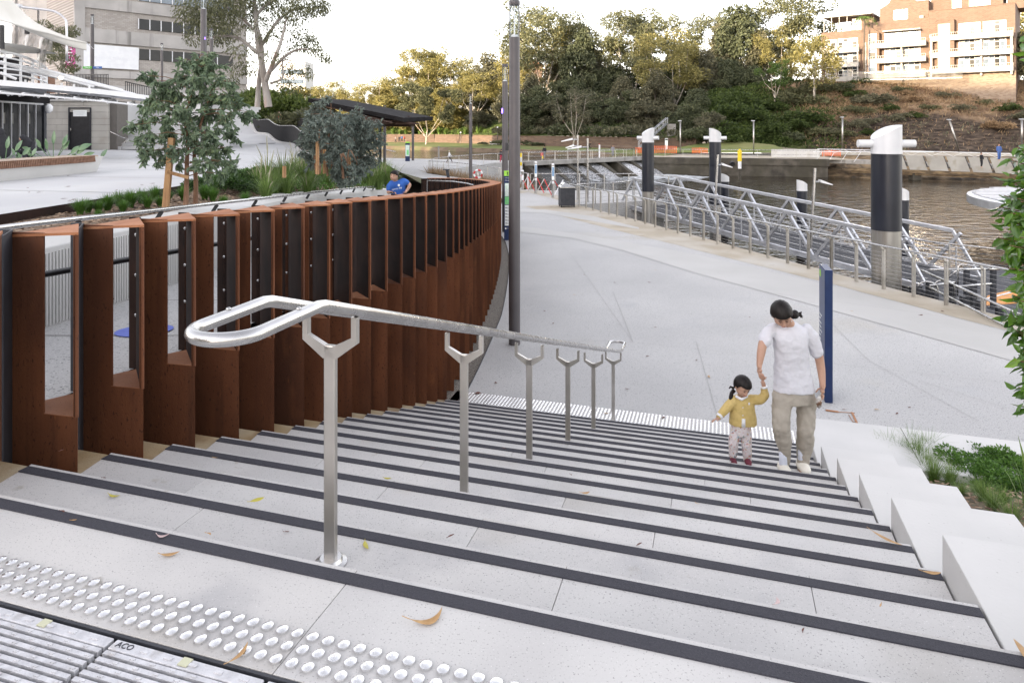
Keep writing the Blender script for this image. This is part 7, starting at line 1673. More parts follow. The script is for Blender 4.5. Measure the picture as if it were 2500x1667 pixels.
SB = [('green',1790,335,3.4),('green',1840,300,3.6),('green',1780,285,3.2),('green',1860,330,3.0),('green',1900,350,2.2),('green',1815,255,3.0),('green',1880,270,3.0),('green',1740,300,3.2),('dark',1735,340,2.8),('green',1765,350,2.4),
   ('gum',1965,262,3.6),('green',1975,300,3.2),('green',1940,320,2.8),('dark',1938,345,2.2),('gum',1990,330,2.4),('gum',2010,225,3.0),('dark',2030,215,2.4),('dark',2065,225,2.6),('green',2070,240,2.0),
   ('olive',2110,262,2.6),('gum',2095,280,2.2),('olive',2150,255,2.4),('green',2160,275,1.6),('gum',2050,335,1.8),('olive',2035,330,1.6),('lemon',2196,187,2.1),('green',2150,205,1.6),('gum',2250,195,2.2),('green',2300,205,1.6),
   ('lemon',2268,172,1.7),('olive',2290,190,2.2),('green',2340,203,1.5),('green',2090,208,1.8),('dark',2120,212,1.6),('gum',2440,220,2.4),('green',2480,215,2.6),('olive',2500,300,2.0),('dry',2220,250,1.4),('dry',2208,235,1.2),
   ('gum',2280,265,1.5),('olive',2350,270,1.5),('dry',2420,320,1.8),('olive',2180,300,1.8),('green',2230,290,1.4),('olive',2310,240,1.6),('gum',2400,255,1.6),('green',2460,270,1.8),('olive',2090,310,2.0),('green',2120,330,1.4),('gum',2200,225,1.6),('dry',2105,345,1.3),('olive',2130,300,1.3),('dark',1700,360,2.0),('dark',1680,340,2.4),('green',1725,365,1.5),('gum',1955,235,2.4),('gum',1920,240,2.2)]
for i, (k, x, y, s) in enumerate(SB):
  p = hill_at(x, y); o = link_mesh('bush', BM[k], loc=(p[0], p[1]-.3, p[2]-.25), rz=i*1.3, scale=(s*1.1, s, s*.95))
  tag(o, {'lemon':'bright yellow-green bush below the apartment balconies','dry':'tawny dry bush on the brown slope','dark':'dark leafy bush on the slope across the river','green':'green vine-covered bush on the slope across the river','gum':'grey-green bush on the slope across the river','olive':'olive scrubby bush on the slope across the river','gold':'sunlit bush'}[k], 'bush', 'bushes on the slope across the river')
def hill_scatter(name, label, n, x0, x1, fn, ls, wd2, mat, up=.6):
  rs = np.random.RandomState(len(name)*7); C = []; tries = 0
  while len(C) < n and tries < n*6:
    tries += 1; u = rs.uniform(5, len(WL)-1.1); v = rs.uniform(0, .5); p = hill_fn(u, v); px = 1250+F*p[0]/p[1]
    if x0 < px < x1 and fn(px, p[2], rs): C.append((p[0], p[1]-.1, p[2]+rs.uniform(0, .25)))
  C = np.array(C); D = rs.normal(size=(len(C), 3))*.8+np.array([0,-.4,up]); V, Fq = leaf_quads(C, ls, wd2, dirs=D, rs=rs); o = link_mesh(name, fast_mesh(name, V, Fq, mat)); tag(o, label, 'ground cover', kind='stuff')
hill_scatter('slope_vines', 'green vines covering the left part of the slope', 15000, 1660, 2060, lambda px, z, rs: rs.rand() < (1 if px < 1930 else .5), .55, .30, M['vine'])
hill_scatter('slope_dry_grass', 'dry brown grass covering the slope below the flats', 16000, 1960, 2560, lambda px, z, rs: z > 6.5+rs.normal()*1.0 or rs.rand() < .12, .75, .10, M['dryg'], up=1.2)
hill_scatter('slope_tufts', 'scattered green tufts on the brown slope', 3500, 1960, 2560, lambda px, z, rs: fbm(px*.02, z*.5, 1.0) > .12, .55, .2, M['leaf_olive'], up=1.0)
gb = {}
for i, x in enumerate(range(1225, 1700, 17)):
  d = float(np.interp(x, [1225,1300,1500,1700], [150,145,124,112]))+2.6; z = float(np.interp(x, [1225,1300,1500,1700], [2.4,2.5,2.3,.6]))
  o = link_mesh('bush', BM['dark' if i % 3 else 'olive'], loc=((x-1250)*d/F, d, z-.3), rz=i, scale=rnd.uniform(2.4, 3.6)); tag(o, 'dark shrub in the shade above the retaining wall', 'bush', 'dark shrubs above the retaining wall')
def tuft_mesh(seed, n, h, w_, mat, arch=.9, plume=0, mat2=None):
  rs = np.random.RandomState(seed); V = []; Fs = []; mi = []
  for k in range(n):
    az = rs.uniform(0, 6.28); lean = rs.uniform(.15, 1.0)*arch; hh = h*rs.uniform(.55, 1.1); r0 = rs.uniform(0, .12)*h; b = np.array([r0*math.cos(az), r0*math.sin(az), 0]); d = np.array([math.cos(az), math.sin(az), 0]); s = np.array([-d[1], d[0], 0])
    ns = 4; o = len(V); isp = plume and rs.rand() < plume
    for j in range(ns+1):
      t_ = j/ns; P = b+d*(lean*hh*.75*t_**1.7)+np.array([0,0,hh*(t_-.42*lean*t_**2.4)]); ww_ = w_*(1-t_**1.5)*.5+.0004
      if isp: ww_ = w_*.35 if t_ < .6 else w_*1.5*(1-abs(t_-.8)*3.5); ww_ = max(ww_, .0005); P = P+np.array([0,0,.30*hh*t_])
      V += [P-s*ww_, P+s*ww_]
    for j in range(ns): Fs.append((o+2*j, o+2*j+1, o+2*j+3, o+2*j+2)); mi.append(1 if (isp and j >= 2) else 0)
  return fast_mesh('blades', np.array(V), np.array(Fs), [mat, mat2 or mat], midx=np.array(mi))
gb['wall'] = tuft_mesh(1, 120, 1.7, .10, M['grassb'])
k = 0
for x in list(range(960, 1240, 16))+list(range(1380, 1560, 13)):
  d = float(np.interp(x, [950,1050,1300,1500,1600], [177,176,145,124,119]))+1.2+rnd.random()*1.5; s = rnd.uniform(.7, 1.45); sc_ = 1.2 if x < 1240 else 1.0
  o = link_mesh('strappy_plant', gb['wall'], loc=((x-1250)*d/F, d, float(np.interp(x, [1000,1300,1500,1600], [2.2,2.3,2.3,1.9]))), rz=k, scale=s*sc_); k += 1
  tag(o, 'arching strappy plant on top of the retaining wall', 'plant', 'strappy plants along the top of the retaining wall')
for x, y, d, s in ((1295,352,146,1.6),(1225,357,150,1.6),(1300,361,143,1.0),(1330,362,142,.9),(1180,360,150,.9)):
  o = link_mesh('low_hedge', BM['dark'], loc=((x-1250)*d/F, d, .3), rz=x, scale=(s*3.2, s*1.5, s*.9)); tag(o, 'dark low hedge on the far lawn', 'hedge', 'low hedges on the far lawn')
def big_gum(name, label, base, trunks, boughs, clumps, leaf_mat, bark, nleaf, ls, lw, seed=5, fine=False):
  rs = np.random.RandomState(seed); b = Vector(base); o = thing(name, label, 'tree', base)
  m = MB()
  for P, R_ in trunks+boughs:
    Q = [Vector(q) for q in spline([tuple(p) for p in P], 4)]; rr_ = np.interp(np.linspace(0, 1, len(Q)), np.linspace(0, 1, len(R_)), R_); m.tube([q-b for q in Q], [float(x) for x in rr_], 9, cap=False)
  m.build('trunk', bark, o, smooth=True)
  C = []; D = []; tot = sum(r_**2*w_ for c, r_, w_ in clumps)
  for c, r_, w_ in clumps:
    k = int(nleaf*r_*r_*w_/tot); v = rs.normal(size=(k, 3)); v /= np.linalg.norm(v, axis=1)[:, None]; q = v*(rs.uniform(.15, 1.05, k)**.55)[:, None]*r_; q[:, 2] *= .75; C.append(q+np.array(c-b)); D.append(v*.5+np.array([0,0,-.9]))
  C = np.concatenate(C); D = np.concatenate(D)
  V, Fq = leaf_quads(C, ls, lw, dirs=D, rs=rs) if not fine else leaf_fine(C, D, ls, lw, rs=rs)
  link_mesh('crown', fast_mesh('crown', V, Fq, leaf_mat), o); return o
d = 52
gumb = PD(645, 262, d);
tk = [([PD(655,262,d), PD(643,180,d), PD(628,90,d), PD(622,20,d), PD(615,-60,d)], [.30,.24,.20,.16,.10]), ([PD(628,262,d+.6), PD(632,200,d+.5), PD(640,120,d), PD(620,40,d)], [.22,.18,.14,.10])]
bo = [([PD(648,200,d), PD(668,150,d-1), PD(688,95,d-1), PD(700,40,d-1)], [.2,.15,.11,.06]), ([PD(655,180,d), PD(700,135,d), PD(740,120,d), PD(775,130,d)], [.14,.10,.07,.03]),
   ([PD(628,130,d), PD(585,95,d), PD(540,88,d), PD(510,95,d)], [.15,.11,.08,.04]), ([PD(626,80,d), PD(590,45,d), PD(555,20,d), PD(530,-10,d)], [.13,.1,.07,.04]),
   ([PD(640,110,d), PD(680,50,d+1), PD(730,20,d+1), PD(770,25,d+1)], [.14,.1,.07,.03]), ([PD(660,205,d), PD(690,190,d), PD(690,150,d), PD(720,150,d)], [.10,.08,.06,.03]), ([PD(622,40,d), PD(660,5,d), PD(700,-20,d)], [.12,.09,.05]),
   ([PD(560,150,d), PD(585,112,d), PD(612,105,d)], [.05,.06,.07])]
rr = random.Random(4); cl = []
for x, y, r_, w_ in [(500,15,2.1,1),(470,35,1.6,1),(475,90,1.0,.9),(520,50,1.7,.9),(545,20,1.6,.8),(580,10,1.6,.8),(560,75,1.3,.7),(600,45,1.4,.7),(650,30,1.6,.7),(640,75,1.3,.5),(690,10,1.5,.8),(720,35,1.3,.8),(750,10,1.5,.9),
          (775,20,1.1,.9),(790,15,.8,.9),(700,60,1.1,.6),(740,85,1.0,.8),(760,110,.9,.9),(735,115,.8,.7),(775,125,.7,.9),(795,140,.55,1),(800,148,.4,1),(760,95,.7,.8),(710,105,.8,.6),(690,130,.9,.5),(660,140,.9,.5),
          (700,165,.8,.6),(720,180,.7,.6),(745,170,.6,.8),(755,185,.5,.8),(600,140,1.0,.4),(575,120,.9,.5),(545,95,.9,.8),(520,100,.7,.9),(640,-10,1.8,.8),(590,-20,1.8,.8),(610,170,1.0,.6),(690,200,.9,.6),(580,170,1.0,.6),(620,110,.9,.35),(670,90,.9,.4),(560,200,1.0,.8),(715,215,.7,.7)]:
  dd = d+rr.uniform(-2.5, 2.5); cl.append((PD(x, y, dd), r_*.92, w_))
big_gum('gum_tree', 'big spreading gum with peeling trunk behind the young tree, top left', gumb, tk, bo, cl, M['leaf_gum'], M['bark_red'], 15000, .25, .085)
for i, (x, y, d_, s, kd, lab) in enumerate([(650,250,84,4.6,'green2','wide green tree at the foot of the big gum'),(700,262,74,4.0,'green2','green tree right of the wide one at the foot of the big gum'),(590,270,88,4.6,'green2','green tree left of the big gum trunk'),(745,275,64,3.2,'gum','grey-green tree left of the shelter roof'),
           (800,285,50,2.4,'gum','grey-green tree under the middle of the shelter roof'),(620,240,92,3.6,'gold','sunlit bush seen through the foliage left of the gum trunk')]):
  if 'green2' not in BM: BM['green2'] = bush_mesh(9, leafmat('path_tree_leaves', (.035,.055,.012), (.12,.16,.035), (.20,.19,.05), .8), n=3800, ls=.13, flat=.9)
  p = PD(x, y, d_); o = thing('bushy_tree', lab, 'tree', (p.x, p.y, p.z-1.6), i, 'bushy trees behind the path')
  link_mesh('crown', BM[kd], o, loc=(0,0,-.5), scale=s); MB().tube([(0,0,-4.5),(0,0,.6)], [.12,.08], 7).build('trunk', M['bark_dark'], o)
d = 42; b = PD(152, 200, d)
big_gum('gum_tree', 'small pale-stemmed tree behind the cafe canopy', b, [([PD(152,200,d), PD(150,150,d), PD(156,115,d)], [.11,.09,.05]), ([PD(150,160,d), PD(168,118,d), PD(182,106,d)], [.07,.05,.03]), ([PD(150,175,d), PD(118,140,d), PD(110,120,d)], [.06,.05,.03])], [],
    [(PD(x,y,d+rr.uniform(-.8,.8)), r_, w_) for x, y, r_, w_ in [(150,80,.6,1),(175,75,.5,1),(130,100,.6,1),(155,110,.6,.7),(140,130,.6,.8),(175,140,.45,.7),(165,165,.5,.8),(105,62,.5,1),(120,140,.5,.6),(180,165,.35,.8)]], M['leaf_gum'], M['bark_pale'], 3600, .16, .06, seed=9)
def young(name, label, stems, clumps, n, ls, lw, mat, stakes, bars, seed, twigs=30, bark=None):
  rs = np.random.RandomState(seed); b = Vector(stems[0][0][0]); o = thing(name, label, 'tree', b); m = MB()
  for P, R_ in stems: m.tube([Vector(q)-b for q in spline([tuple(p) for p in P], 3)], [float(v) for v in np.interp(np.linspace(0,1,(len(P)-1)*3+1), np.linspace(0,1,len(R_)), R_)], 9, cap=False)
  m.build('trunk', bark or M['bark_young'], o, smooth=True)
  tw = MB(); C = []; D = []; tot = sum(r_**2*w_ for c, r_, w_ in clumps); S_ = [Vector(q) for P, R_ in stems for q in spline([tuple(p) for p in P], 6)]
  for c, r_, w_ in clumps:
    k = int(n*r_*r_*w_/tot); near = min(S_, key=lambda q: (q-c).length+.5*max(0, q.z-c.z)); tw.tube([near-b, near.lerp(c,.55)+Vector((0,0,.04))-b, c-b], [.007,.005,.002], 4, cap=False)
    nt_ = max(3, k//11)
    for j in range(nt_):
      v = rs.normal(size=3); v /= np.linalg.norm(v); q = np.array(c)+v*r_*rs.uniform(.1,.85)*np.array([1,1,.8]); out = q-np.array(c); e = q+out*.5+np.array([0,0,-.25*r_])+rs.normal(size=3)*.02
      tw.tube([c-b, Vector(q)-b, Vector(e)-b], [.002,.0016,.001], 3, cap=False)
      for i in range(11): t_ = i/10; P = q*(1-t_)+e*t_; C.append(P-np.array(b)); D.append(out/r_*.5+np.array([0,0,-.75])+rs.normal(size=3)*.45)
  tw.build('twigs', M['bark_young'], o); V, Fq = leaf_fine(np.array(C), np.array(D), ls, lw, rs=rs, jit=.25); link_mesh('leaves', fast_mesh('leaves', V, Fq, mat), o)
  return o
d = 9.15
base1 = PD(453, 508, d); base2 = PD(477, 500, d+.25)
cl = []
rr = random.Random(12)
for x, y, r_ in [(470,150,.17),(500,135,.14),(520,170,.17),(540,195,.15),(480,190,.20),(440,190,.17),(400,205,.15),(370,195,.12),(350,185,.09),(420,230,.20),(470,235,.22),(520,235,.20),(555,230,.15),(575,255,.12),
        (380,245,.17),(355,260,.14),(450,275,.22),(505,280,.22),(550,285,.17),(590,280,.13),(610,275,.09),(400,285,.19),(350,300,.15),(325,305,.11),(370,330,.17),(420,325,.18),(470,325,.2),(520,325,.2),(565,325,.14),
        (340,345,.11),(360,370,.13),(400,365,.14),(440,370,.14),(500,365,.18),(545,360,.15),(560,395,.12),(520,400,.15),(490,405,.13),(385,395,.09),(350,385,.08),(540,425,.11),(570,400,.08),(510,430,.10),(435,400,.09),(490,165,.14),(560,200,.1)]:
  cl.append((PD(x, y, d+rr.uniform(-.28, .35)), r_*.98, 1.0))
yt = young('young_gum_tree', 'young blue-green gum tied to a timber stake in the mulch bed', [([base1, PD(455,460,d), PD(456,400,d), PD(458,340,d), PD(452,290,d), PD(470,220,d), PD(480,150,d)], [.036,.032,.028,.022,.018,.012,.005]),
   ([base2, PD(478,440,d+.25), PD(474,390,d+.2), PD(480,340,d+.1), PD(500,270,d+.1), PD(520,210,d)], [.032,.030,.026,.02,.013,.006])], cl, 6600, .088, .034, M['leaf_young'], None, None, 3)
sk1 = thing('tree_stake', 'leaning pine stake braced to the young gum', 'stake', PD(404, 500, d-.15)); sb_ = Vector(sk1.location)
m = MB(); m.bar(PD(404,508,d-.15), PD(419,337,d-.1), .075, .05, up=Vector((0,1,0))); rel(m, sb_).build('stake', M['stake'], sk1)
m = MB(); m.bar(PD(408,420,d-.17), PD(460,434,d-.08), .012, .045); rel(m, sb_).build('brace', M['stake'], sk1); m = MB(); m.bar(PD(456,416,d), PD(482,414,d+.15), .012, .045); rel(m, sb_).build('brace', M['stake'], sk1)
for gi, (x0, yb, d, lab, pts_, n_) in enumerate([
  (800,430,15.8,'blue-grey young gum left of centre in the second group in the bed',[(780,265,.3),(810,285,.32),(790,310,.33),(830,320,.33),(775,340,.26),(805,350,.33),(840,355,.3),(770,370,.22),(815,385,.3),(830,410,.2),(760,300,.2),(850,300,.22),(800,240,.14),(750,280,.13)],5200),
  (862,428,17.0,'blue-grey young gum at the right of the second group in the bed',[(870,275,.26),(885,290,.24),(860,305,.33),(900,310,.26),(880,330,.35),(915,330,.24),(855,345,.33),(895,355,.33),(925,345,.22),(870,380,.33),(905,385,.26),(850,395,.22),(930,300,.14),(890,405,.2),(860,420,.17),(840,280,.2)],5800),
  (772,425,14.6,'small olive young gum at the left of the second group in the bed',[(755,320,.2),(770,345,.2),(745,345,.15),(760,375,.18),(785,380,.16),(740,370,.12),(775,300,.16),(765,400,.14)],2200),
  (838,436,15.0,'low bushy young gum at the front of the second group in the bed',[(830,400,.22),(850,415,.2),(820,425,.18),(865,435,.16),(840,440,.16),(825,380,.2),(880,415,.15)],2600)]):
  rr = random.Random(gi+30); b_ = PD(x0, yb, d); cl = [(PD(x, y, d+rr.uniform(-.5,.5)), r_, 1.0) for x, y, r_ in pts_]; ym = min(p[1] for p in pts_)
  young('young_gum_tree', lab, [([b_, PD(x0-4,yb-60,d), PD(x0+6,(yb+ym)/2-20,d), PD(x0+8,ym+15,d)], [.03,.026,.018,.006]), ([b_+Vector((.05,.1,0)), PD(x0+14,yb-70,d), PD(x0+34,(yb+ym)/2-10,d)], [.02,.016,.006])], cl, int(n_*.85), .115, .036, M['leaf_blue'], None, None, 60+gi)
for x, y0, y1, d, lab in ((775,346,412,14.2,'short upright pine stake in front of the second group of young gums'),(853,362,410,16.5,'pine stake seen through the second group of young gums'),(792,365,410,15,'thin pine stake left in the second group of young gums'),(694,406,420,13.5,'stub of a timber stake in the long grass')):
  a = PD(x, y1+14, d); m = MB(); m.bar((0,0,0), PD(x,y0,d)-a, .06, .06, up=Vector((0,1,0))); o = m.build('tree_stake', M['stake'], loc=a); tag(o, lab, 'stake', 'pine tree stakes in the bed')
gb['long'] = tuft_mesh(11, 260, .78, .011, M['grassb'], arch=1.15, plume=.02, mat2=M['plume']); gb['long2'] = tuft_mesh(12, 230, .70, .011, M['grassb'], arch=1.0, plume=.05, mat2=M['plume'])
low = bush_mesh(40, M['leaf_low'], n=1500, ls=.045, flat=.8, R=.30); spiky = tuft_mesh(13, 420, .26, .010, M['leaf_low'], arch=.9); oval = bush_mesh(41, leafmat('rounded_shrub_leaves', (.018,.042,.012), (.06,.115,.03), (.12,.19,.05), 3, rough=.4), n=1500, ls=.055, flat=.9, R=.32)
def on_bed(x, y, z0=2.9):
  z = z0
  for _ in range(8):
    p = PZ(x, y, z); z = bed_z(p.x, p.y) if p.y < 39 else 0
  return PZ(x, y, z)
GR = [(632,470,1.0),(655,455,1.1),(690,452,1.15),(722,462,1.2),(668,478,1.0),(700,482,1.05),(742,450,1.2),(760,468,1.1),(780,448,1.15),(800,462,1.0),(735,430,1.2),(772,428,1.2),(805,440,1.0),(650,490,.85),(715,440,1.1),(690,468,1.0),(750,478,.95)]
for i, (x, y, s) in enumerate(GR):
  p = on_bed(x, y); o = link_mesh('grass_clump', gb['long' if i % 2 else 'long2'], loc=p-Vector((0,0,.02)), rz=i*2.1, scale=s); tag(o, 'arching green ornamental grass in the middle of the planting bed', 'grass clump', 'ornamental grass clumps in the planting bed')
for i, (x, y, s) in enumerate([(905,436,1.3),(925,440,1.4),(945,432,1.3),(890,425,1.2),(960,440,1.1),(935,420,1.2),(915,425,1.2)]):
  p = PD(x, y, 21+i*.3); o = link_mesh('grass_clump', gb['long2'], loc=(p.x, p.y, p.z-.3), rz=i, scale=s); tag(o, 'grass clump with pale plumes left of the boy', 'grass clump', 'plumed grass clumps beside the boy')
SHR = [(195,525,spiky,1.0),(215,520,spiky,.9),(262,515,spiky,1.1),(290,505,spiky,1.1),(318,508,spiky,1.2),(345,498,spiky,1.1),(378,490,spiky,1.1),(300,518,spiky,.8),(360,508,spiky,.9),(448,490,spiky,1.15),(500,488,spiky,1.25),(520,492,spiky,1.1),(545,505,spiky,.9),(598,498,spiky,1.0),(410,492,spiky,.9),(390,505,spiky,.8),(240,520,spiky,.8),(240,535,spiky,.6),
   (560,470,oval,1.1),(590,462,oval,1.2),(575,450,oval,1.1),(610,448,oval,1.1),(625,440,oval,1.0),(645,432,oval,.9),(480,468,oval,.9),(505,462,oval,.8),(605,475,oval,1.0),(550,455,oval,.9)]
for i, (x, y, me, s) in enumerate(SHR):
  p = on_bed(x, y); o = link_mesh('low_shrub', me, loc=p-Vector((0,0,.02)), rz=i*1.9, scale=s)
  tag(o, 'spiky low green shrub in the bark mulch' if me is spiky else 'rounded leafy shrub between young gum and long grass', 'shrub', 'spiky low shrubs in the mulch' if me is spiky else 'rounded shrubs in the planting bed')
N = 9000; rs = np.random.RandomState(77); C = []
for k in range(N):
  y = rs.uniform(13.5, 28); l, r = wwx(y)-wd(y)-1.3-.02*y, wwx(y)-wd(y)-.02; x = rs.uniform(l, r); C.append((x, y, bed_z(x, y)+rs.uniform(0, .16)))
V, Fq = leaf_quads(np.array(C), .10, .035, dirs=rs.normal(size=(N, 3))*.6+np.array([0,0,.9]), rs=rs); o = link_mesh('ground_cover', fast_mesh('ground_cover', V, Fq, M['leaf_low'])); tag(o, 'low green ground cover along the white wall', 'ground cover', kind='stuff')
N = 2600; C = [];
for k in range(N): u, v = rs.uniform(0, 1), rs.uniform(0, .5); near = Vector((-7.7,61.7,0)).lerp(Vector((1.4,44.8,0)), u); far = Vector((-7.6,66,0)).lerp(Vector((2.5,80,0)), u); p = near.lerp(far, v*.42); C.append((p.x, p.y+.2, -3.2*v*(.25+.75*u)))
V, Fq = leaf_quads(np.array(C), .85, .035, dirs=rs.normal(size=(N, 3))*.35+np.array([0,0,1.0]), rs=rs); o = link_mesh('weeds', fast_mesh('weeds', V, Fq, M['dryg'])); tag(o, 'dry seeding weeds inside the pointed railing', 'weeds', kind='stuff')
gb['pl'] = tuft_mesh(21, 220, .42, .006, M['grassb'], arch=.9); gb['fine'] = tuft_mesh(22, 60, .45, .004, M['grassb'], arch=1.1); leafy = bush_mesh(44, M['leaf_low'], n=1300, ls=.05, flat=.55, R=.30)
def on_soil(x, y):
  z = 1.2
  for _ in range(10):
    p = PZ(x, y, z); s_ = p.x*VX+p.y*VY; z = float(np.interp(s_, [sk(-2), sk(1), sk(12)], [2.62, 2.38, .60]))-.04
  return PZ(x, y, z)
for i, (x, y, k, s) in enumerate([(2240,1135,'pl',1.0),(2225,1120,'pl',.9),(2262,1160,'pl',1.0),(2280,1180,'pl',1.0),(2300,1150,'pl',.8),(2320,1190,'pl',.9),(2255,1110,'pl',.8),(2400,1230,'pl',.8),(2425,1255,'pl',.8),(2450,1240,'pl',.7),
               (2170,1105,'fine',.9),(2195,1112,'fine',.9),(2140,1098,'fine',.7),(2225,1098,'fine',1.0),(2270,1105,'fine',1.1),(2470,1290,'pl',.8),(2380,1210,'pl',.6),(2345,1215,'pl',.6)]):
  p = on_soil(x, y); o = link_mesh('grass_clump', gb[k], loc=p-Vector((0,0,.02)), rz=i*2.2, scale=s*.78); tag(o, 'fine green grass tuft beside the white plinth blocks', 'grass clump', 'grass tufts in the right planter')
for i, (x, y, s) in enumerate([(2330,1150,.7),(2358,1158,.75),(2388,1156,.7),(2412,1166,.75),(2442,1160,.8),(2470,1165,.8),(2500,1168,.8),(2365,1180,.65),(2404,1190,.7),(2440,1196,.7),(2485,1205,.7),(2340,1135,.6),(2425,1145,.7)]):
  p = on_soil(x, y); o = link_mesh('low_shrub', leafy, loc=p, rz=i*1.4, scale=s); tag(o, 'leafy low green shrub in the right planter', 'shrub', 'leafy shrubs in the right planter')
o = link_mesh('flax_plant', tuft_mesh(55, 16, .62, .055, M['grassb'], arch=.55), loc=on_soil(2500,1255)+Vector((.05,0,0)), scale=1.1); tag(o, 'broad-bladed flax plant at the right edge of the planter', 'plant')
N = 3000; C = []
for k in range(N): s_ = rs.uniform(1.8, 7.4); q = QR+.62+rs.uniform(0, 3.2); z = float(np.interp(s_, [sk(-2), sk(1), sk(12)], [2.62, 2.38, .60]))-.01; C.append(tuple(SP(s_, q, z)))
V, Fq = scatter_quads(np.array(C)+np.array([0,0,.02]), .05, .02); o = link_mesh('leaf_litter', fast_mesh('leaf_litter', V, Fq, chipm)); tag(o, 'brown leaf litter in the right planter', 'leaf litter', kind='stuff')
rs = np.random.RandomState(5); d = 4.2; sb_ = Vector((3.62, 4.25, 1.70)); gs = thing('glossy_shrub', 'glossy green shrub hanging into the right edge of the photo', 'shrub', sb_)
stem = MB(); C = []; D = []
stem.tube([(0,0,-.1),(.02,.05,.8),(-.03,0,1.6),(-.05,-.05,2.4)], [.035,.03,.02,.01], 8)
twl = []
for (x, y) in [(2490,370),(2460,392),(2475,425),(2445,440),(2480,460),(2440,478),(2470,490),(2428,505),(2455,520),(2490,520),(2435,535),(2470,548),(2445,560),(2480,580),(2425,580),(2455,600),(2440,620),(2488,620),(2470,640),(2450,655),(2485,660),
       (2475,690),(2492,700),(2460,720),(2480,735),(2470,765),(2445,770),(2490,780),(2455,800),(2475,815),(2492,840),(2480,855),(2460,775),(2495,740),(2498,560),(2500,420),(2510,480),(2515,600),(2515,700),(2515,800),(2520,520),(2475,945),(2492,960),(2487,980),(2500,930),(2465,880),(2490,890),(2530,450),(2530,560),(2530,650),(2530,760),(2490,405),(2470,360)]:
  dd = d+rs.uniform(-.35,.35); P = np.array(PD(x+12, y, dd)-sb_); tipd = np.array([-.7, -.3, rs.uniform(-.3,.5)]); st_ = np.array([.0, 0, P[2]-.25]); mid = (P+st_)/2+np.array([0,0,.05]); stem.tube([tuple(st_), tuple(mid), tuple(P)], [.010,.007,.003], 5, cap=False)
  nL = 13
  for i in range(nL): t_ = i/nL; q = P*(.55+.45*t_)+mid*(.45*(1-t_)); az = i*2.4; C.append(q+rs.normal(size=3)*.012); D.append(tipd*.4+np.array([math.cos(az)*.8, math.sin(az)*.8, math.sin(az*1.7)*.5-.15]))
V, Fq = leaf_fine(np.array(C), np.array(D), .095, .042, fold=.18, curl=.22, rs=rs, jit=.2); stem.build('stems', M['bark_young'], gs, smooth=True); link_mesh('leaves', fast_mesh('leaves', V, Fq, M['leaf_glossy']), gs)
C = []; D = []
for (x, y) in ((2500,92),(2496,110),(2502,125),(2504,140)): C.append(np.array(PD(x+14,y,4.0)-sb_)); D.append(np.array([-1,-.2,rs.uniform(-.5,.2)]))
V, Fq = leaf_fine(np.array(C), np.array(D), .10, .045, rs=rs, jit=.15); link_mesh('leaves', fast_mesh('leaves', V, Fq, M['leaf_glossy']), gs)
def strel(name, label, base, leaves, s=1.0):
  o = thing(name, label, 'plant', base, group='bird of paradise plants behind the bench')
  for (dx, h, lean, L, w_) in leaves:
    m = MB(); top = Vector((dx+lean*.4, 0, h)); m.tube([(dx*.3,0,0), tuple(top*.55+Vector((dx*.2,0,0))), tuple(top)], .010, 5, cap=False)
    G = []; dv2 = Vector((lean, .1, 1-abs(lean)*.6)).normalized(); sd = dv2.cross(Vector((0,1,0))).normalized()*.85+Vector((0,.5,0))
    for i in range(7): t_ = i/6; c = top+dv2*L*t_+Vector((0,0,-.10*L*t_*t_)); ww_ = 1.9*w_*math.sin(math.pi*(.08+.92*t_)**.8)+.003; G.append([tuple(c-sd*ww_), tuple(c+Vector((0,-.015,0))), tuple(c+sd*ww_)])
    m.grid(G); m.build('leaf', M['strel'], o, smooth=True)
bz_ = ZP+.38
p = PZ(140, 400, bz_-.1)
rr = random.Random(2)
strel('strelitzia_plant', 'large bird of paradise plant right of the person in black', (PD(130,390,17.6).x, 17.6, bz_-.1), [(.0,.45,.0,.38,.055),(-.15,.35,-.45,.30,.05),(.15,.40,.25,.34,.055),(.28,.30,.9,.38,.05),(-.22,.25,-.9,.28,.045),(.1,.3,.4,.3,.05),(.33,.2,.7,.34,.05),(-.08,.3,-.2,.32,.05),(.22,.2,.6,.3,.05),(-.3,.15,-.7,.25,.04),(.4,.12,.95,.3,.04)])
strel('strelitzia_plant', 'bird of paradise plant at the far left behind the timber backrest', (PD(12,385,16.8).x, 16.8, bz_-.1), [(.0,.35,.1,.34,.06),(.1,.3,.4,.32,.05),(-.1,.3,-.3,.3,.05),(.2,.2,.6,.26,.045)])
strel('strelitzia_plant', 'small bird of paradise leaf at the right end of the bench', (PD(226,388,17.9).x, 17.9, bz_-.1), [(.02,.10,.5,.26,.045),(-.05,.06,-.8,.22,.03),(.0,.06,-.9,.2,.025)])
strel('strelitzia_plant', 'drooping bird of paradise leaves in front of the person in black', (PD(62,392,16.5).x, 16.5, bz_-.1), [(.0,.2,.4,.22,.04),(.1,.1,-.5,.24,.035),(-.1,.2,-.4,.2,.04),(.15,.05,.9,.25,.04)])
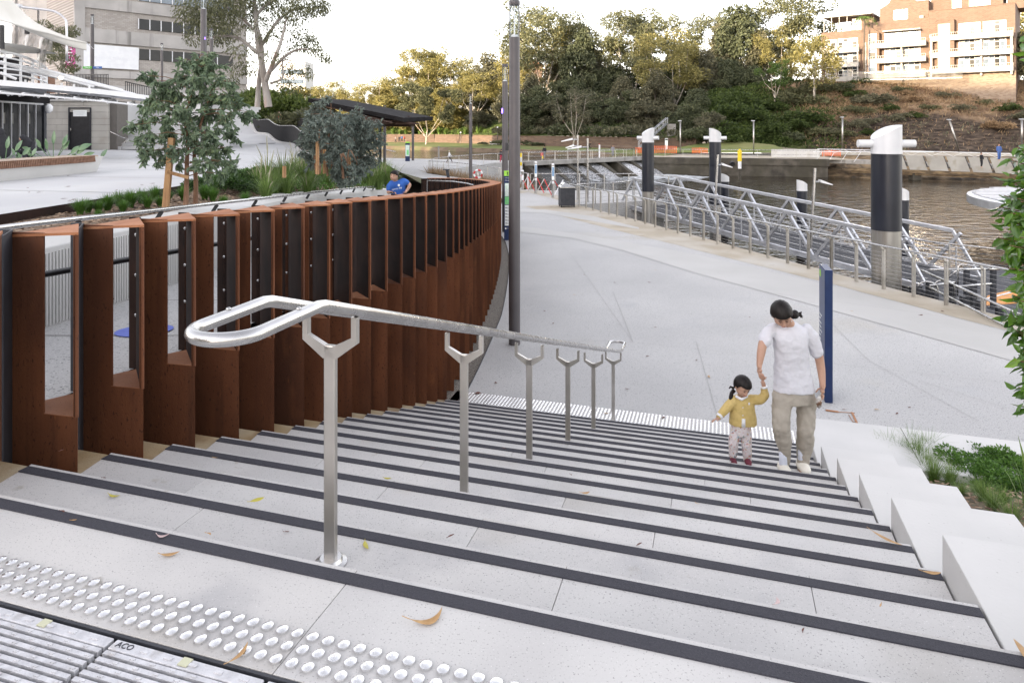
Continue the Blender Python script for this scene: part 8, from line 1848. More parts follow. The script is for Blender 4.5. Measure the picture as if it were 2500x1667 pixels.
# === PEOPLE
def ball(mb, c, r, R=None, n=16, m=10, sc=(1,1,1)):
  o = len(mb.v); c = Vector(c)
  for i in range(m+1):
    ph = math.pi*i/m
    for k in range(n):
      th = 2*math.pi*k/n; p = Vector((r*sc[0]*math.sin(ph)*math.cos(th), r*sc[1]*math.sin(ph)*math.sin(th), r*sc[2]*math.cos(ph)))
      if R is not None: p = R @ p
      mb.v.append(tuple(c+p))
  for i in range(m):
    for k in range(n): mb.f.append((o+i*n+k, o+(i+1)*n+k, o+(i+1)*n+(k+1)%n, o+i*n+(k+1)%n)); mb.m.append(0)
def limb(mb, pts, rs, n=12):
  pts = [Vector(p) for p in pts]; Q = [Vector(q) for q in spline([tuple(p) for p in pts], 4)]; R_ = [float(v) for v in np.interp(np.linspace(0, 1, len(Q)), np.linspace(0, 1, len(rs)), rs)]
  mb.tube(Q, R_, n); ball(mb, Q[0], R_[0]*.99, n=12, m=8); ball(mb, Q[-1], R_[-1]*.99, n=12, m=8)
def loft(mb, secs, n=24, R=None, power=2.0):       # secs (centre, rx, ry, roll)
  S = [np.array([*s[0], s[1], s[2]]) for s in secs]; S = spline(S, 3); o = len(mb.v)
  for s in S:
    for k in range(n):
      a = 2*math.pi*k/n; ca, sa = math.cos(a), math.sin(a); ca = math.copysign(abs(ca)**(2/power), ca); sa = math.copysign(abs(sa)**(2/power), sa)
      p = Vector((s[3]*ca, s[4]*sa, 0)); p = R @ p if R is not None else p; mb.v.append((s[0]+p.x, s[1]+p.y, s[2]+p.z))
  for i in range(len(S)-1):
    for k in range(n): mb.f.append((o+i*n+k, o+i*n+(k+1)%n, o+(i+1)*n+(k+1)%n, o+(i+1)*n+k)); mb.m.append(0)
  mb.f.append(tuple(o+k for k in reversed(range(n)))); mb.f.append(tuple(o+(len(S)-1)*n+k for k in range(n))); mb.m += [0, 0]
def fuse(mb, name, mat, parent, vox=.008, smooth=6, fold=0.0, fscale=.08):
  o = mb.build(name, mat, parent, smooth=True); r = o.modifiers.new('remesh', 'REMESH'); r.mode = 'VOXEL'; r.voxel_size = vox; r.use_smooth_shade = True
  s = o.modifiers.new('smooth', 'SMOOTH'); s.factor = .5; s.iterations = smooth
  if fold:
    tx = bpy.data.textures.new(name+'_folds', 'CLOUDS'); tx.noise_scale = fscale; tx.noise_depth = 2; d = o.modifiers.new('folds', 'DISPLACE'); d.texture = tx; d.strength = fold; d.mid_level = .5; d.texture_coords = 'LOCAL'
  return o
def hand(mb, wrist, dirv, palm_n, L, curl=.5, spreadv=.18, side=1, base_r=None):
  d = Vector(dirv).normalized(); n_ = Vector(palm_n); n_ = (n_-d*n_.dot(d)).normalized(); s = d.cross(n_)*side; W = Vector(wrist); pl = L*.52
  loft_pts = []
  for t_, w_ in ((-.05,.20),(.25,.26),(.6,.28),(1.0,.25)):
    c = W+d*pl*t_
    for k in (-1.0, -.33, .33, 1.0): ball(mb, c+s*w_*L*.5*.62*k, L*.085, n=8, m=6)
  for i, (off_, len_) in enumerate(((-1.0,.40),(-.34,.47),(.34,.45),(1.0,.36))):
    b = W+d*pl*.95+s*off_*L*.155; P = [b]; ang = 0
    for j, sg in enumerate((.42,.33,.25)):
      ang += curl*(.5+.35*j); dd = d*math.cos(ang)+n_*math.sin(ang)+s*off_*spreadv*.5; P.append(P[-1]+dd.normalized()*len_*L*sg)
    mb.tube(P, [L*.052, L*.048, L*.043, L*.034], 7); ball(mb, P[-1], L*.034, n=7, m=5); ball(mb, P[1], L*.049, n=7, m=5)
  b = W+d*pl*.25-s*L*.12; t1 = b+(d*.45-s*.75+n_*.35).normalized()*L*.22; t2 = t1+(d*.85-s*.25+n_*.45).normalized()*L*.20
  mb.tube([b, t1, t2], [L*.065, L*.055, L*.042], 7); ball(mb, t2, L*.042, n=7, m=5)
def head(mb, c, r, R, ears=True, child=False):
  T_ = lambda p: Vector(c)+R @ (Vector(p)*r)
  ball(mb, T_((0,.12,.18)), r, R, 20, 14, sc=(.74,.86,.84)); ball(mb, T_((0,-.10,-.22)), r, R, 18, 12, sc=(.64,.66,.62))
  ball(mb, T_((0,-.34,-.66)), r, R, 12, 8, sc=(.27,.26,.24)); ball(mb, T_((-.3,-.30,-.28)), r, R, 12, 8, sc=(.32,.30,.30)); ball(mb, T_((.3,-.30,-.28)), r, R, 12, 8, sc=(.32,.30,.30))
  mb.tube([T_((0,-.70,.10)), T_((0,-.82,-.10)), T_((0,-.86,-.24))], [r*.055, r*.085, r*.11], 8); ball(mb, T_((0,-.84,-.25)), r*.11, R, 10, 7)
  for s in (-1, 1): ball(mb, T_((s*.10,-.78,-.27)), r*.075, R, 8, 6)
  ball(mb, T_((0,-.68,-.47)), r, R, 10, 6, sc=(.20,.10,.075))
  if ears:
    for s in (-1, 1): ball(mb, T_((s*.72,.10,-.08)), r, R, 10, 8, sc=(.07,.16,.22))
def face_bits(par, base, c, r, R, closed=True, lip=None):
  T_ = lambda p: Vector(c)-base+R @ (Vector(p)*r)
  lipm = pmat('lips', (.42,.17,.14), None, 4, .45); eb = MB()
  m = MB(); ball(m, T_((0,-.745,-.455)), r, R, 12, 6, sc=(.19,.055,.028)); ball(m, T_((0,-.735,-.505)), r, R, 12, 6, sc=(.15,.06,.035)); m.build('mouth', lipm, par, smooth=True)
  for s in (-1, 1):
    m = MB(); m.tube([T_((s*.14,-.70,.045)), T_((s*.24,-.715,.02)), T_((s*.35,-.66,.035))], [r*.018,r*.034,r*.016], 6); m.build('eye', M['hair'], par, smooth=True)
    m = MB(); m.tube([T_((s*.12,-.72,.20)), T_((s*.25,-.72,.245)), T_((s*.39,-.64,.20))], [r*.02,r*.028,r*.012], 6); m.build('eyebrow', M['hair'], par, smooth=True)
def hair_cap(par, base, c, r, R, mat='hair', front=.30, low=-.25, puff=1.06, nape=-.55, parting=False):
  T_ = lambda p: Vector(c)-base+R @ (Vector(p)*r); m = MB(); n, k_ = 36, 22; P = {}
  for i in range(k_+1):
    ph = math.pi*i/k_
    for k in range(n):
      th = 2*math.pi*k/n; x, y, z = math.sin(ph)*math.cos(th), math.sin(ph)*math.sin(th), math.cos(ph)
      rp = puff*(1+.012*math.sin(th*23+ph*3));
      if parting and abs(x) < .12 and y < .3 and z > .1: rp -= .035
      P[(i,k)] = (x*.79*rp, .14+y*.92*rp, .18+z*.90*rp, x, y, z)
  idx = {}
  def keep(q):
    x, y, z = q[3:]; zz_ = .18+z*.9
    lim = front if y < -.35 else (low if y < .1 else nape)
    if -.75 < y <= -.35: lim = front-(y+.75)*.6
    elif -.35 < y < .1: lim = low+(.1-y)*.4
    return zz_ > lim
  for (i,k), q in P.items(): idx[(i,k)] = len(m.v); m.v.append(tuple(T_(q[:3])))
  for i in range(k_):
    for k in range(n):
      q4 = [(i,k),(i+1,k),(i+1,(k+1)%n),(i,(k+1)%n)]
      if all(keep(P[a]) for a in q4): m.f.append(tuple(idx[a] for a in q4)); m.m.append(0)
  o = m.build('hair', M[mat], par, smooth=True); s = o.modifiers.new('thick', 'SOLIDIFY'); s.thickness = r*.10; s.offset = -1; return o
def eul(x, y, z): return (Matrix.Rotation(math.radians(z), 3, 'Z') @ Matrix.Rotation(math.radians(y), 3, 'Y') @ Matrix.Rotation(math.radians(x), 3, 'X'))
dW = 6.20
def W(cx, cy, dy=0.0):
  k = (dW)/F; return Vector(((1700+cx/3.135-1250)*k*(1), dW+dy, EYE-(700+cy/3.135-HZ)*k + dy*.0)) if False else PD(1700+cx/3.135, 700+cy/3.135, dW+dy)
wb = Vector((W(740,1400).x, dW, zk(10))); woman = thing('person', 'woman in a white t-shirt and khaki trousers looking down, holding the small child\'s hand', 'person', wb)
def relp(mb): mb.v = [(v[0]-wb.x, v[1]-wb.y, v[2]-wb.z) for v in mb.v]; return mb
hc = W(655, 218, -.09); hr_ = .112; RH = eul(38, -8, -14)
m = MB(); head(m, hc, hr_, RH)
limb(m, [hc+Vector((.01,.05,-.02)), W(712,290,.0), W(716,330,.02)], [.055,.052,.06])
limb(m, [W(560,330,.0), W(540,365,-.03), W(512,430,-.07), W(494,520,-.10), W(482,605,-.14)], [.028,.036,.041,.036,.024]); hand(m, W(482,602,-.14), (W(492,665,-.18)-W(482,602,-.14)), (.6,.3,0), .155, curl=.75, side=1)
limb(m, [W(850,345,.02), W(900,420,.02), W(930,500,.03), W(955,630,.02), W(968,760,-.05)], [.028,.038,.042,.037,.025]); hand(m, W(968,757,-.05), (W(962,860,-.08)-W(968,757,-.05)), (-1,-.1,0), .165, curl=.55, side=-1)
for p0, p1 in (((672,1290,0),(668,1340,-.02)),((812,1360,.02),(812,1400,0))): limb(m, [W(*p0), W(*p1)], [.036,.036])
limb(m, [W(714,330,.02), W(725,500,.02), W(746,760,.02)], [.06,.075,.09]); limb(m, [W(714,345,.02), W(600,345,.01)], [.03,.025]); limb(m, [W(714,345,.02), W(850,350,.02)], [.03,.025])
for a_ in (((746,770,.02),(664,860,.02),(655,1070,-.03),(672,1300,.0)),((746,770,.02),(836,860,.02),(838,1090,.02),(812,1370,.02))): limb(m, [W(*q_) for q_ in a_], [.06,.05,.04,.022])
body = fuse(relp(m), 'body', M['skin'], woman, vox=.0055, smooth=3)
face_bits(woman, wb, hc, hr_, RH); hair_cap(woman, wb, hc, hr_, RH, front=.34, low=-.05, puff=1.09, nape=-.3, parting=True)
m = MB(); P_ = hc+RH @ Vector((.035,.115,-.005)); q = W(768,212,.09)
ball(m, q+Vector((-.015,0,.0)), .036, None, 14, 10, sc=(1.0,1.1,1.15))
for k in range(9): a = k*.7; m.tube([q, q+Vector((.035,.01*math.cos(a),.012*math.sin(a))), q+Vector((.046+.008*math.sin(a*2),.018*math.cos(a),-.005+.03*math.sin(a)))], [.016,.011,.002], 6)
m.tube([q+Vector((-.05,-.03,.0)), q], [.035,.03], 10); relp(m).build('ponytail', M['hair'], woman, smooth=True)
m = MB(); ball(m, W(729,264,-.06), .005, None, 8, 6); relp(m).build('earring', M['white'], woman, smooth=True)
m = MB(); cW = lambda cx, cy, rx, ry, dy=.02: (tuple(W(cx, cy, dy)), rx, ry)
loft(m, [cW(748,795,.182,.112), cW(745,740,.178,.110), cW(735,640,.162,.102), cW(728,540,.150,.100,.01), cW(722,440,.152,.108,0), cW(716,370,.160,.104,0), cW(714,318,.146,.086,.01), cW(712,285,.090,.066,.02), cW(708,262,.058,.052,.02)], 32, power=2.3)
limb(m, [W(590,318,.01), W(548,350,-.02), W(524,415,-.06)], [.052,.060,.060]); limb(m, [W(845,330,.02), W(890,400,.02), W(922,498,.03)], [.058,.064,.060])
ts = fuse(relp(m), 'tshirt', M['tshirt'], woman, vox=.008, smooth=4, fold=.022, fscale=.07)
m = MB()
loft(m, [cW(748,880,.168,.118), cW(748,820,.170,.112), cW(746,775,.155,.095)], 28, power=2.2)
limb(m, [W(664,830,.02), W(652,950,-.02), W(650,1070,-.06), W(668,1190,-.02), W(678,1270,.0)], [.092,.084,.076,.068,.050], 16); limb(m, [W(836,850,.03), W(842,960,.03), W(836,1090,.0), W(832,1230,.04), W(818,1345,.04)], [.092,.084,.078,.072,.052], 16)
tr_ = fuse(relp(m), 'trousers', M['khaki'], woman, vox=.010, smooth=5, fold=.030, fscale=.075)
for (c0, c1) in (((678,1262,.0),(681,1338,.0)),((818,1338,.03),(811,1408,.03))):
  m = MB(); limb(m, [W(*c0), W(*c1)], [.054,.042], 14); relp(m).build('cuff', M['khaki'], woman, smooth=True)
for (cx, cy, dy, rz_) in ((668,1375,-.03,4),(812,1418,.02,-8)):
  c = W(cx, cy, dy); c.z = max(zk(10)+.001, c.z-.03) if False else zk(10)
  m = MB(); ball(m, c+Vector((0,-.02,.045)), .06, None, 18, 10, sc=(.85,1.9,.72)); m.v = [(x, y, max(z, zk(10)+.002)) for x, y, z in m.v]; relp(m).build('slipper', M['slipper'], woman, smooth=True)
  m = MB(); limb(m, [c+Vector((0,.005,.05)), c+Vector((0,.01,.17))], [.036,.036]); relp(m).build('sock', M['sock'], woman, smooth=True)
c = W(940, 880, -.10); m = MB(); rs = np.random.RandomState(3); ball(m, (0,0,0), .045, None, 16, 10, sc=(.55,.5,1.15)); m.v = [tuple(np.array(v)*(1+rs.uniform(-.22,.22))) for v in m.v]
m.tube([(0,0,.02),(.012,-.01,.085)], .004, 5); o = m.build('snack_wrapper', M['foil'], loc=c); tag(o, 'crinkled silver and brown snack wrapper held in the woman\'s hand', 'wrapper')
dC = 6.34
def C_(cx, cy, dy=0.0): return PD(1700+cx/3.135, 700+cy/3.135, dC+dy)
cb = Vector((C_(335,1350).x, dC, zk(10))); child = thing('person', 'small child in a yellow quilted jacket and floral trousers reaching up to the woman', 'person', cb)
def relc(mb): mb.v = [(v[0]-cb.x, v[1]-cb.y, v[2]-cb.z) for v in mb.v]; return mb
hc = C_(355,768,-.02); r2 = .090; RC = eul(26, 8, 20)
m = MB(); head(m, hc, r2, RC); limb(m, [hc+Vector((0,.02,-.05)), C_(345,880,.02)], [.034,.036])
limb(m, [C_(200,985,-.03), C_(165,1008,-.05)], [.022,.018]); hand(m, C_(168,1005,-.05), (-1,-.3,-.25), (0,-.2,-1), .085, curl=.35, side=-1)
limb(m, [C_(520,770,.0), C_(512,735,-.01)], [.022,.019]); hand(m, C_(512,738,-.01), (-.25,-.1,1), (.2,-1,0), .085, curl=.8, side=1)
limb(m, [C_(345,870,.02), C_(350,950,.02), C_(340,1060,.02)], [.03,.05,.05]); limb(m, [C_(345,885,.02), C_(250,900,.0), C_(200,985,-.03)], [.02,.022,.02]); limb(m, [C_(345,885,.02), C_(490,862,.0), C_(520,770,.0)], [.02,.022,.02])
for a_ in (((340,1070,.02),(285,1190,.0),(282,1330,.02)),((340,1070,.02),(385,1200,.0),(392,1335,.02))): limb(m, [C_(*q_) for q_ in a_], [.035,.028,.022])
fuse(relc(m), 'body', M['skin'], child, vox=.0042, smooth=3)
face_bits(child, cb, hc, r2, RC); hair_cap(child, cb, hc, r2, RC, front=.40, low=-.15, puff=1.10, nape=-.45, parting=True)
m = MB(); m.tube([C_(290,790,.03), C_(270,815,.02), C_(266,850,.0), C_(262,895,-.01)], [.020,.017,.021,.008], 8); m.tube([C_(285,775,.03), C_(262,765,.02), C_(250,780,.02)], [.012,.01,.004], 6); relc(m).build('pigtail', M['hair'], child, smooth=True)
m = MB(); cC = lambda cx, cy, rx, ry, dy=.02: (tuple(C_(cx, cy, dy)), rx, ry)
loft(m, [cC(358,1050,.128,.085), cC(356,1000,.122,.085), cC(355,940,.112,.080), cC(352,885,.102,.072), cC(348,850,.080,.056), cC(346,832,.050,.044)], 28, power=2.3)
limb(m, [C_(290,868,.01), C_(235,925,-.01), C_(180,985,-.04)], [.046,.043,.032]); limb(m, [C_(425,862,.01), C_(490,862,-.0), C_(522,830,.0), C_(520,780,.0)], [.046,.044,.040,.031])
m2 = MB()
fuse(relc(m), 'jacket', M['yellow_knit'], child, vox=.0065, smooth=5, fold=.010, fscale=.06)
for pts_, r_, nm in (([C_(182,985,-.04), C_(172,998,-.05)], [.034,.030], 'cuff'), ([C_(520,772,.0), C_(517,758,.0)], [.034,.030], 'cuff'), ([C_(300,835,-.03), C_(345,862,-.055), C_(390,838,-.03)], [.012,.013,.012], 'collar'), ([C_(362,1010,-.062), C_(360,1068,-.058)], [.016,.02], 'shirt_tail')):
  m = MB(); m.tube(pts_, r_, 12); relc(m).build(nm, M['white'], child, smooth=True)
for cy in (925, 985): m = MB(); ball(m, C_(357, cy, -.068), .0055, None, 8, 6); relc(m).build('button', M['white'], child, smooth=True)
m = MB(); ball(m, C_(404,895,-.058), .010, None, 10, 6, sc=(.8,.4,1.3)); relc(m).build('badge', M['white'], child, smooth=True)
m = MB(); loft(m, [cC(338,1130,.082,.070), cC(340,1080,.092,.074), cC(344,1040,.092,.072)], 24)
limb(m, [C_(305,1105,.02), C_(285,1190,.0), C_(282,1285,.02)], [.055,.047,.038]); limb(m, [C_(378,1105,.02), C_(385,1200,.0), C_(392,1320,.02)], [.055,.047,.038])
fuse(relc(m), 'trousers', M['floral'], child, vox=.0065, smooth=3, fold=.010, fscale=.04)
for (cx, rz_) in ((281, -6), (391, 6)):
  c = C_(cx, 1345, .0); c.z = zk(10); m = MB(); ball(m, c+Vector((0,-.015,.028)), .036, None, 14, 8, sc=(.82,1.75,.95)); m.v = [(x, y, max(z, zk(10)+.002)) for x, y, z in m.v]; s = relc(m).build('shoe', M['maroon'], child, smooth=True)
  text('shoe_letter', 'N', .030, M['white'], basis(Vector((c.x-cb.x-.026, -.03, .030)), (.55,-.85,0), (0,0,1)), child) if cx < 300 else None
dB = 15.0
def B_(cx, cy, dy=0.0): return PD(920+cx/13.07, 375+cy/13.07, dB+dy)
rz0 = ramp_z(15.0); bb = Vector((B_(600,1000).x, dB+.1, rz0)); boy = thing('person', 'boy in a blue t-shirt leaning over behind the rusty wall', 'person', bb)
def relb(mb): mb.v = [(v[0]-bb.x, v[1]-bb.y, v[2]-bb.z) for v in mb.v]; return mb
hc = B_(545,720,-.12); r3 = .112; RB = eul(-2, 10, -14)
m = MB(); head(m, hc, r3, RB); limb(m, [hc+Vector((.02,.05,-.04)), B_(590,900,.0), B_(640,1010,.04), B_(690,1300,.1), bb+Vector((.06,.05,.70))], [.055,.05,.08,.08,.07]); limb(m, [B_(640,960,.04), B_(440,1000,.0), B_(400,1150,-.02)], [.04,.035,.035]); limb(m, [B_(640,960,.04), B_(850,900,.04), B_(960,930,.05)], [.04,.035,.035]); limb(m, [bb+Vector((.06,.05,.70)), bb+Vector((-.10,-.15,.40)), bb+Vector((-.10,0,.04))], [.07,.05,.035]); limb(m, [bb+Vector((.06,.05,.70)), bb+Vector((.18,.02,.38)), bb+Vector((.2,.25,.06))], [.07,.05,.035])
limb(m, [B_(400,1150,-.02), B_(370,1240,-.06), B_(480,1240,-.22)], [.042,.040,.027]); hand(m, B_(470,1240,-.22), (1,-.2,.0), (0,-.3,-1), .15, curl=.9)
limb(m, [B_(960,930,.05), B_(1040,1000,.06), B_(990,1130,.02), B_(920,1230,-.05)], [.042,.042,.036,.027]); hand(m, B_(925,1225,-.05), (-.6,-.1,-.8), (-.5,-.5,.3), .15, curl=.7, side=-1)
fuse(relb(m), 'body', M['skin'], boy, vox=.008, smooth=3)
face_bits(boy, bb, hc, r3, RB); hair_cap(boy, bb, hc, r3, RB, front=.34, low=.02, puff=1.08, nape=-.15)
m = MB(); cB = lambda cx, cy, rx, ry, dy=.05: (tuple(B_(cx, cy, dy)), rx, ry)
loft(m, [cB(690,1380,.165,.12,.12), cB(690,1250,.165,.12,.1), cB(660,1120,.175,.12,.06), cB(640,1010,.185,.12,.03), cB(630,920,.165,.10,.02), cB(610,860,.085,.075,.02)], 28, power=2.3)
limb(m, [B_(470,960,.0), B_(410,1050,-.01), B_(392,1140,-.02)], [.068,.072,.064]); limb(m, [B_(790,890,.03), B_(880,900,.04), B_(955,930,.05)], [.07,.072,.066])
fuse(relb(m), 'tshirt', M['blue_shirt'], boy, vox=.012, smooth=6, fold=.02, fscale=.12)
m = MB(); loft(m, [(tuple(bb+Vector((.06,.05,.62))), .17, .13), (tuple(bb+Vector((.06,.03,.85))), .17, .13)], 20)
limb(m, [bb+Vector((-.03,0,.65)), bb+Vector((-.10,-.15,.40)), bb+Vector((-.10,0,.10))], [.09,.07,.05]); limb(m, [bb+Vector((.14,.05,.65)), bb+Vector((.18,.02,.38)), bb+Vector((.2,.25,.12))], [.09,.07,.05]); fuse(relb(m), 'shorts', M['navy_lit'], boy, vox=.015, smooth=3)
text('shirt_print', 'sports day', .055, M['white_print'], basis(B_(640,1120,-.10)-bb, (1,.06,.22), (-.2,-.1,1)), boy)
m = MB(); ball(m, B_(700,1015,-.10), .026, None, 10, 6, sc=(1,.3,1)); relb(m).build('shirt_badge', M['white_print'], boy, smooth=True)
m = MB(); ball(m, B_(490,1250,-.25), .04, None, 10, 6, sc=(1.6,.6,.5)); o = m.build('phone_case', M['blacksteel']); tag(o, 'small dark object with white trim in the boy\'s hand', 'phone')
def walker(label, pos, H, top, legs, hair='hair', facing=0, stride=.18, arms=(.1,.1), lean=.0, skirt=False, seated=False, extra=None):
  o = thing('person', label, 'person', pos, math.radians(facing)); s = H/1.72; m = MB(); hp = .90*s
  limb(m, [(0,0,hp-.05),(0,-lean*.5,1.15*s),(0,-lean*.9,1.40*s), (0,-lean,1.52*s)], [.10*s,.10*s,.06*s,.05*s], 8); limb(m, [(-.19*s,-lean*.8,1.38*s),(.19*s,-lean*.8,1.38*s)], [.04*s,.04*s], 6); ball(m, (0,-lean*1.1,1.61*s), .105*s, None, 12, 8, sc=(.8,.9,1.05))
  for sd in (-1, 1):
    A_ = arms[0 if sd < 0 else 1]; limb(m, [(sd*.19*s,-lean*.8,1.38*s),(sd*.23*s,-lean*.6-A_*.4,1.12*s),(sd*.22*s,-A_-lean*.5,.88*s)], [.045*s,.04*s,.03*s], 7)
    limb(m, [(sd*.09*s,0,hp),(sd*.10*s,sd*stride*.5-.04,.48*s),(sd*.10*s,sd*stride,.06)], [.075*s,.055*s,.04*s], 7); ball(m, (sd*.10*s,sd*stride-.05,.035), .05, None, 8, 5, sc=(.8,2.1,.7))
  fuse(m, 'body', M['skin'], o, vox=.028, smooth=2)
  m = MB(); loft(m, [((0,0,hp-.02),.17*s,.12*s), ((0,-lean*.4,1.15*s),.165*s,.12*s), ((0,-lean*.7,1.34*s),.19*s,.12*s), ((0,-lean*.85,1.45*s),.09*s,.08*s)], 14)
  for sd in (-1, 1): A_ = arms[0 if sd < 0 else 1]; limb(m, [(sd*.18*s,-lean*.8,1.37*s),(sd*.23*s,-lean*.6-A_*.4,1.13*s)]+([(sd*.225*s,-A_*.8-lean*.5,.95*s)] if extra == 'long' else []), [.068*s,.06*s]+([.045*s] if extra == 'long' else []), 8)
  m.build('shirt', top, o, smooth=True)
  m = MB(); loft(m, [((0,0,hp-.12),.165*s,.125*s), ((0,0,hp+.05),.17*s,.125*s)], 12)
  for sd in (-1, 1): limb(m, [(sd*.09*s,0,hp-.02),(sd*.10*s,sd*stride*.5-.04,.48*s),(sd*.10*s,sd*stride,.14)], [.09*s,.072*s,.055*s], 8)
  m.build('trousers', legs, o, smooth=True)
  m = MB(); ball(m, (0,-lean*1.1+.015,1.635*s), .112*s, None, 12, 8, sc=(.86,.92,.98)); m.v = [v for v in m.v];
  m.f = [f for f in m.f if sum(m.v[i][2] for i in f)/4 > 1.60*s and not (sum(m.v[i][1] for i in f)/4 < -lean*1.1-.05*s and sum(m.v[i][2] for i in f)/4 < 1.69*s)]; m.m = [0]*len(m.f)
  if hair: m.build('hair', M[hair] if isinstance(hair, str) else hair, o, smooth=True)
  return o
greyh = pmat('grey_hair', (.35,.33,.31), None, 5, .7); blk = pmat('black_cloth', (.012,.012,.015), (.02,.02,.025), 5, .85); gry = pmat('grey_cloth', (.20,.20,.22), (.27,.27,.29), 6, .85); redc = pmat('red_cloth', (.42,.03,.03), (.52,.06,.05), 6, .8); pinkc = pmat('crimson_cloth', (.38,.02,.06), None, 5, .8); bluec = pmat('mid_blue_cloth', (.06,.12,.32), None, 5, .8)
walker('man in white shirt and black trousers striding past the pointed railing', PZ(1097,398,0), 1.42, M['white'], blk, hair=greyh, facing=100, stride=.32, arms=(-.2,.35), extra='long')
walker('person in black top and crimson trousers partly hidden by the lamp posts', PZ(1224,397,0), 1.55, blk, pinkc, facing=170, extra='long')
p = A0+wl_(.10, .3, 0); walker('person in black hooded coat carrying red and yellow bags on the weir bridge', PD(1329.5,388,84.6), 1.62, blk, gry, facing=200, extra='long', stride=.25)
o = MB().box((0,0,.25), (.30,.2,.42)).build('shopping_bag', M['red'], loc=PD(1323,382,84.4)); tag(o, 'red shopping bag carried on the weir bridge', 'bag'); o = MB().box((0,0,.2), (.20,.2,.36)).build('shopping_bag', M['yellow'], loc=PD(1324.5,388,84.3)); tag(o, 'yellow shopping bag carried on the weir bridge', 'bag')
walker('person in grey walking on the right half of the weir bridge', PD(1496,383,94.2), 1.60, gry, gry, facing=0, extra='long', stride=.1)
walker('cyclist in black riding along the far brick wall', PD(1438,366,124), 1.5, blk, blk, facing=90, lean=.3, extra='long', stride=.2)
o = thing('bicycle', 'bicycle of the cyclist on the far lawn', 'bicycle', PD(1438,367,124));
for cx_ in (-.5,.5): m = MB(); wheel(m, Vector((cx_,-.1,.34)), .33, (X_,Z_)); m.build('wheel', M['blacksteel'], o)
m = MB(); m.tube([(-.5,-.1,.34),(0,-.1,.7),(.5,-.1,.34),(.4,-.1,.95)], .025, 5); m.build('frame', M['darksteel'], o)
walker('person in a red top with a backpack behind the black slatted fence', PD(682,303,66)-Vector((0,0,.55)), 1.75, redc, blk, facing=15, extra='long')
walker('man in a blue shirt on the walkway at the far right', PD(2439,392,71), 1.75, bluec, bluec, facing=0, extra='long', stride=.05)
walker('dark-haired person crouching at the walkway railing, second from the right', PD(2396,400,73)-Vector((0,0,.4)), 1.6, blk, blk, facing=20, extra='long', stride=.05)
for x, y, mt_, lab in ((966,349,gry,'leftmost of the people strolling on the sunlit lawn'),(975,348,blk,'person in black with a pram on the sunlit lawn'),(981,347,bluec,'person in dark blue on the sunlit lawn'),(987,347.5,redc,'rightmost of the people on the sunlit lawn')): walker(lab, PD(x,y+.5,160), 1.6, mt_, blk, facing=x*7, extra='long')
c = PD(72, 395, 19.5); c.z = ZP+.02; o = thing('person', 'person in a black hooded jumper sitting hunched behind the planter bench', 'person', c)
m = MB(); limb(m, [(0,0,.50),(-.02,-.04,.75),(-.05,-.16,.98)], [.19,.20,.13]); ball(m, (-.10,-.22,1.02), .12, None, 14, 10, sc=(.95,1.05,1.05))
limb(m, [(.18,-.05,.85),(.24,-.22,.62),(.05,-.42,.55)], [.075,.065,.045]); limb(m, [(-.18,-.10,.85),(-.25,-.28,.62),(-.08,-.42,.55)], [.075,.065,.045]); limb(m, [(.1,0,.47),(.12,-.42,.50),(.12,-.45,.08)], [.10,.08,.05]); limb(m, [(-.1,0,.47),(-.12,-.42,.50),(-.12,-.45,.08)], [.10,.08,.05])
fuse(m, 'body', blk, o, vox=.016, smooth=4, fold=.02, fscale=.15); o.scale = (.72,.72,.80); m = MB(); ball(m, (-.135,-.315,.995), .06, None, 10, 8, sc=(.7,.5,1)); m.build('face', M['skin'], o, smooth=True)
c2 = PD(8, 392, 19.0); c2.z = ZP; o = thing('person', 'second seated person in black mostly hidden behind the timber backrest', 'person', c2); m = MB(); limb(m, [(0,0,.45),(0,-.05,.75),(0,-.1,.92)], [.18,.18,.10]); ball(m, (0,-.12,1.02), .11, None, 12, 8); fuse(m, 'body', blk, o, vox=.02, smooth=4)
# === FALLEN LEAVES and small marks
def fallen(label, x, y, z, L, Wd, ang, mat, curl=.25, bend=.3, name='fallen_leaf'):
  p = PZ(x, y, z); m = MB(); G = []; n = 12
  for i in range(n+1):
    t_ = i/n; w_ = Wd*math.sin(math.pi*min(1, t_*1.02))**.8*.5+.0006; bx = L*(t_-.5); by = bend*L*(t_-.5)**2*1.6; hz_ = .003+curl*L*abs(t_-.5)**2*(1 if t_ > .5 else .5); tw = (t_-.5)*1.2
    G.append([(bx, by+w_, hz_+w_*.45+.25*w_*tw), (bx, by, hz_), (bx, by-w_, hz_+w_*.25-.1*w_*tw)])
  m.grid(G); m.tube([(-L*.5,bend*L*.4,.003+curl*L*.12), (-L*.68,bend*L*.62,.004+curl*L*.2)], .0011, 5)
  o = m.build(name, M[mat], loc=p+Vector((0,0,.001)), smooth=True); o.rotation_euler = (0, 0, math.radians(ang)); s = o.modifiers.new('thick', 'SOLIDIFY'); s.thickness = .0006
  return tag(o, label, 'leaf')
fallen('large curled tan gum leaf on the top landing in front', 1052, 1522, ZT, .105, .020, 28, 'tan_leaf', .30, .9)
fallen('yellow leaf with dark blotch on the step behind the first handrail post', 628, 1224, zk(1), .062, .024, 30, 'yellow_leaf', .25, .2)
fallen('thin yellow-green leaf on the step near the rusty wall', 276, 1214, zk(1)-.0, .062, .012, -15, 'yellow_leaf', .45, .3)
fallen('small orange and yellow leaf just beyond the row of studs', 413, 1358, ZT, .062, .014, 10, 'tan_leaf', .3, .4)
fallen('pinkish white leaf lying on the first dark strip', 395, 1313, ZT+.0045, .045, .010, 5, 'pink_leaf', .3, .8)
fallen('spotted yellow-green leaf right of the first handrail post', 892, 1334, zk(1), .060, .016, -65, 'yellow_leaf', .2, .2)
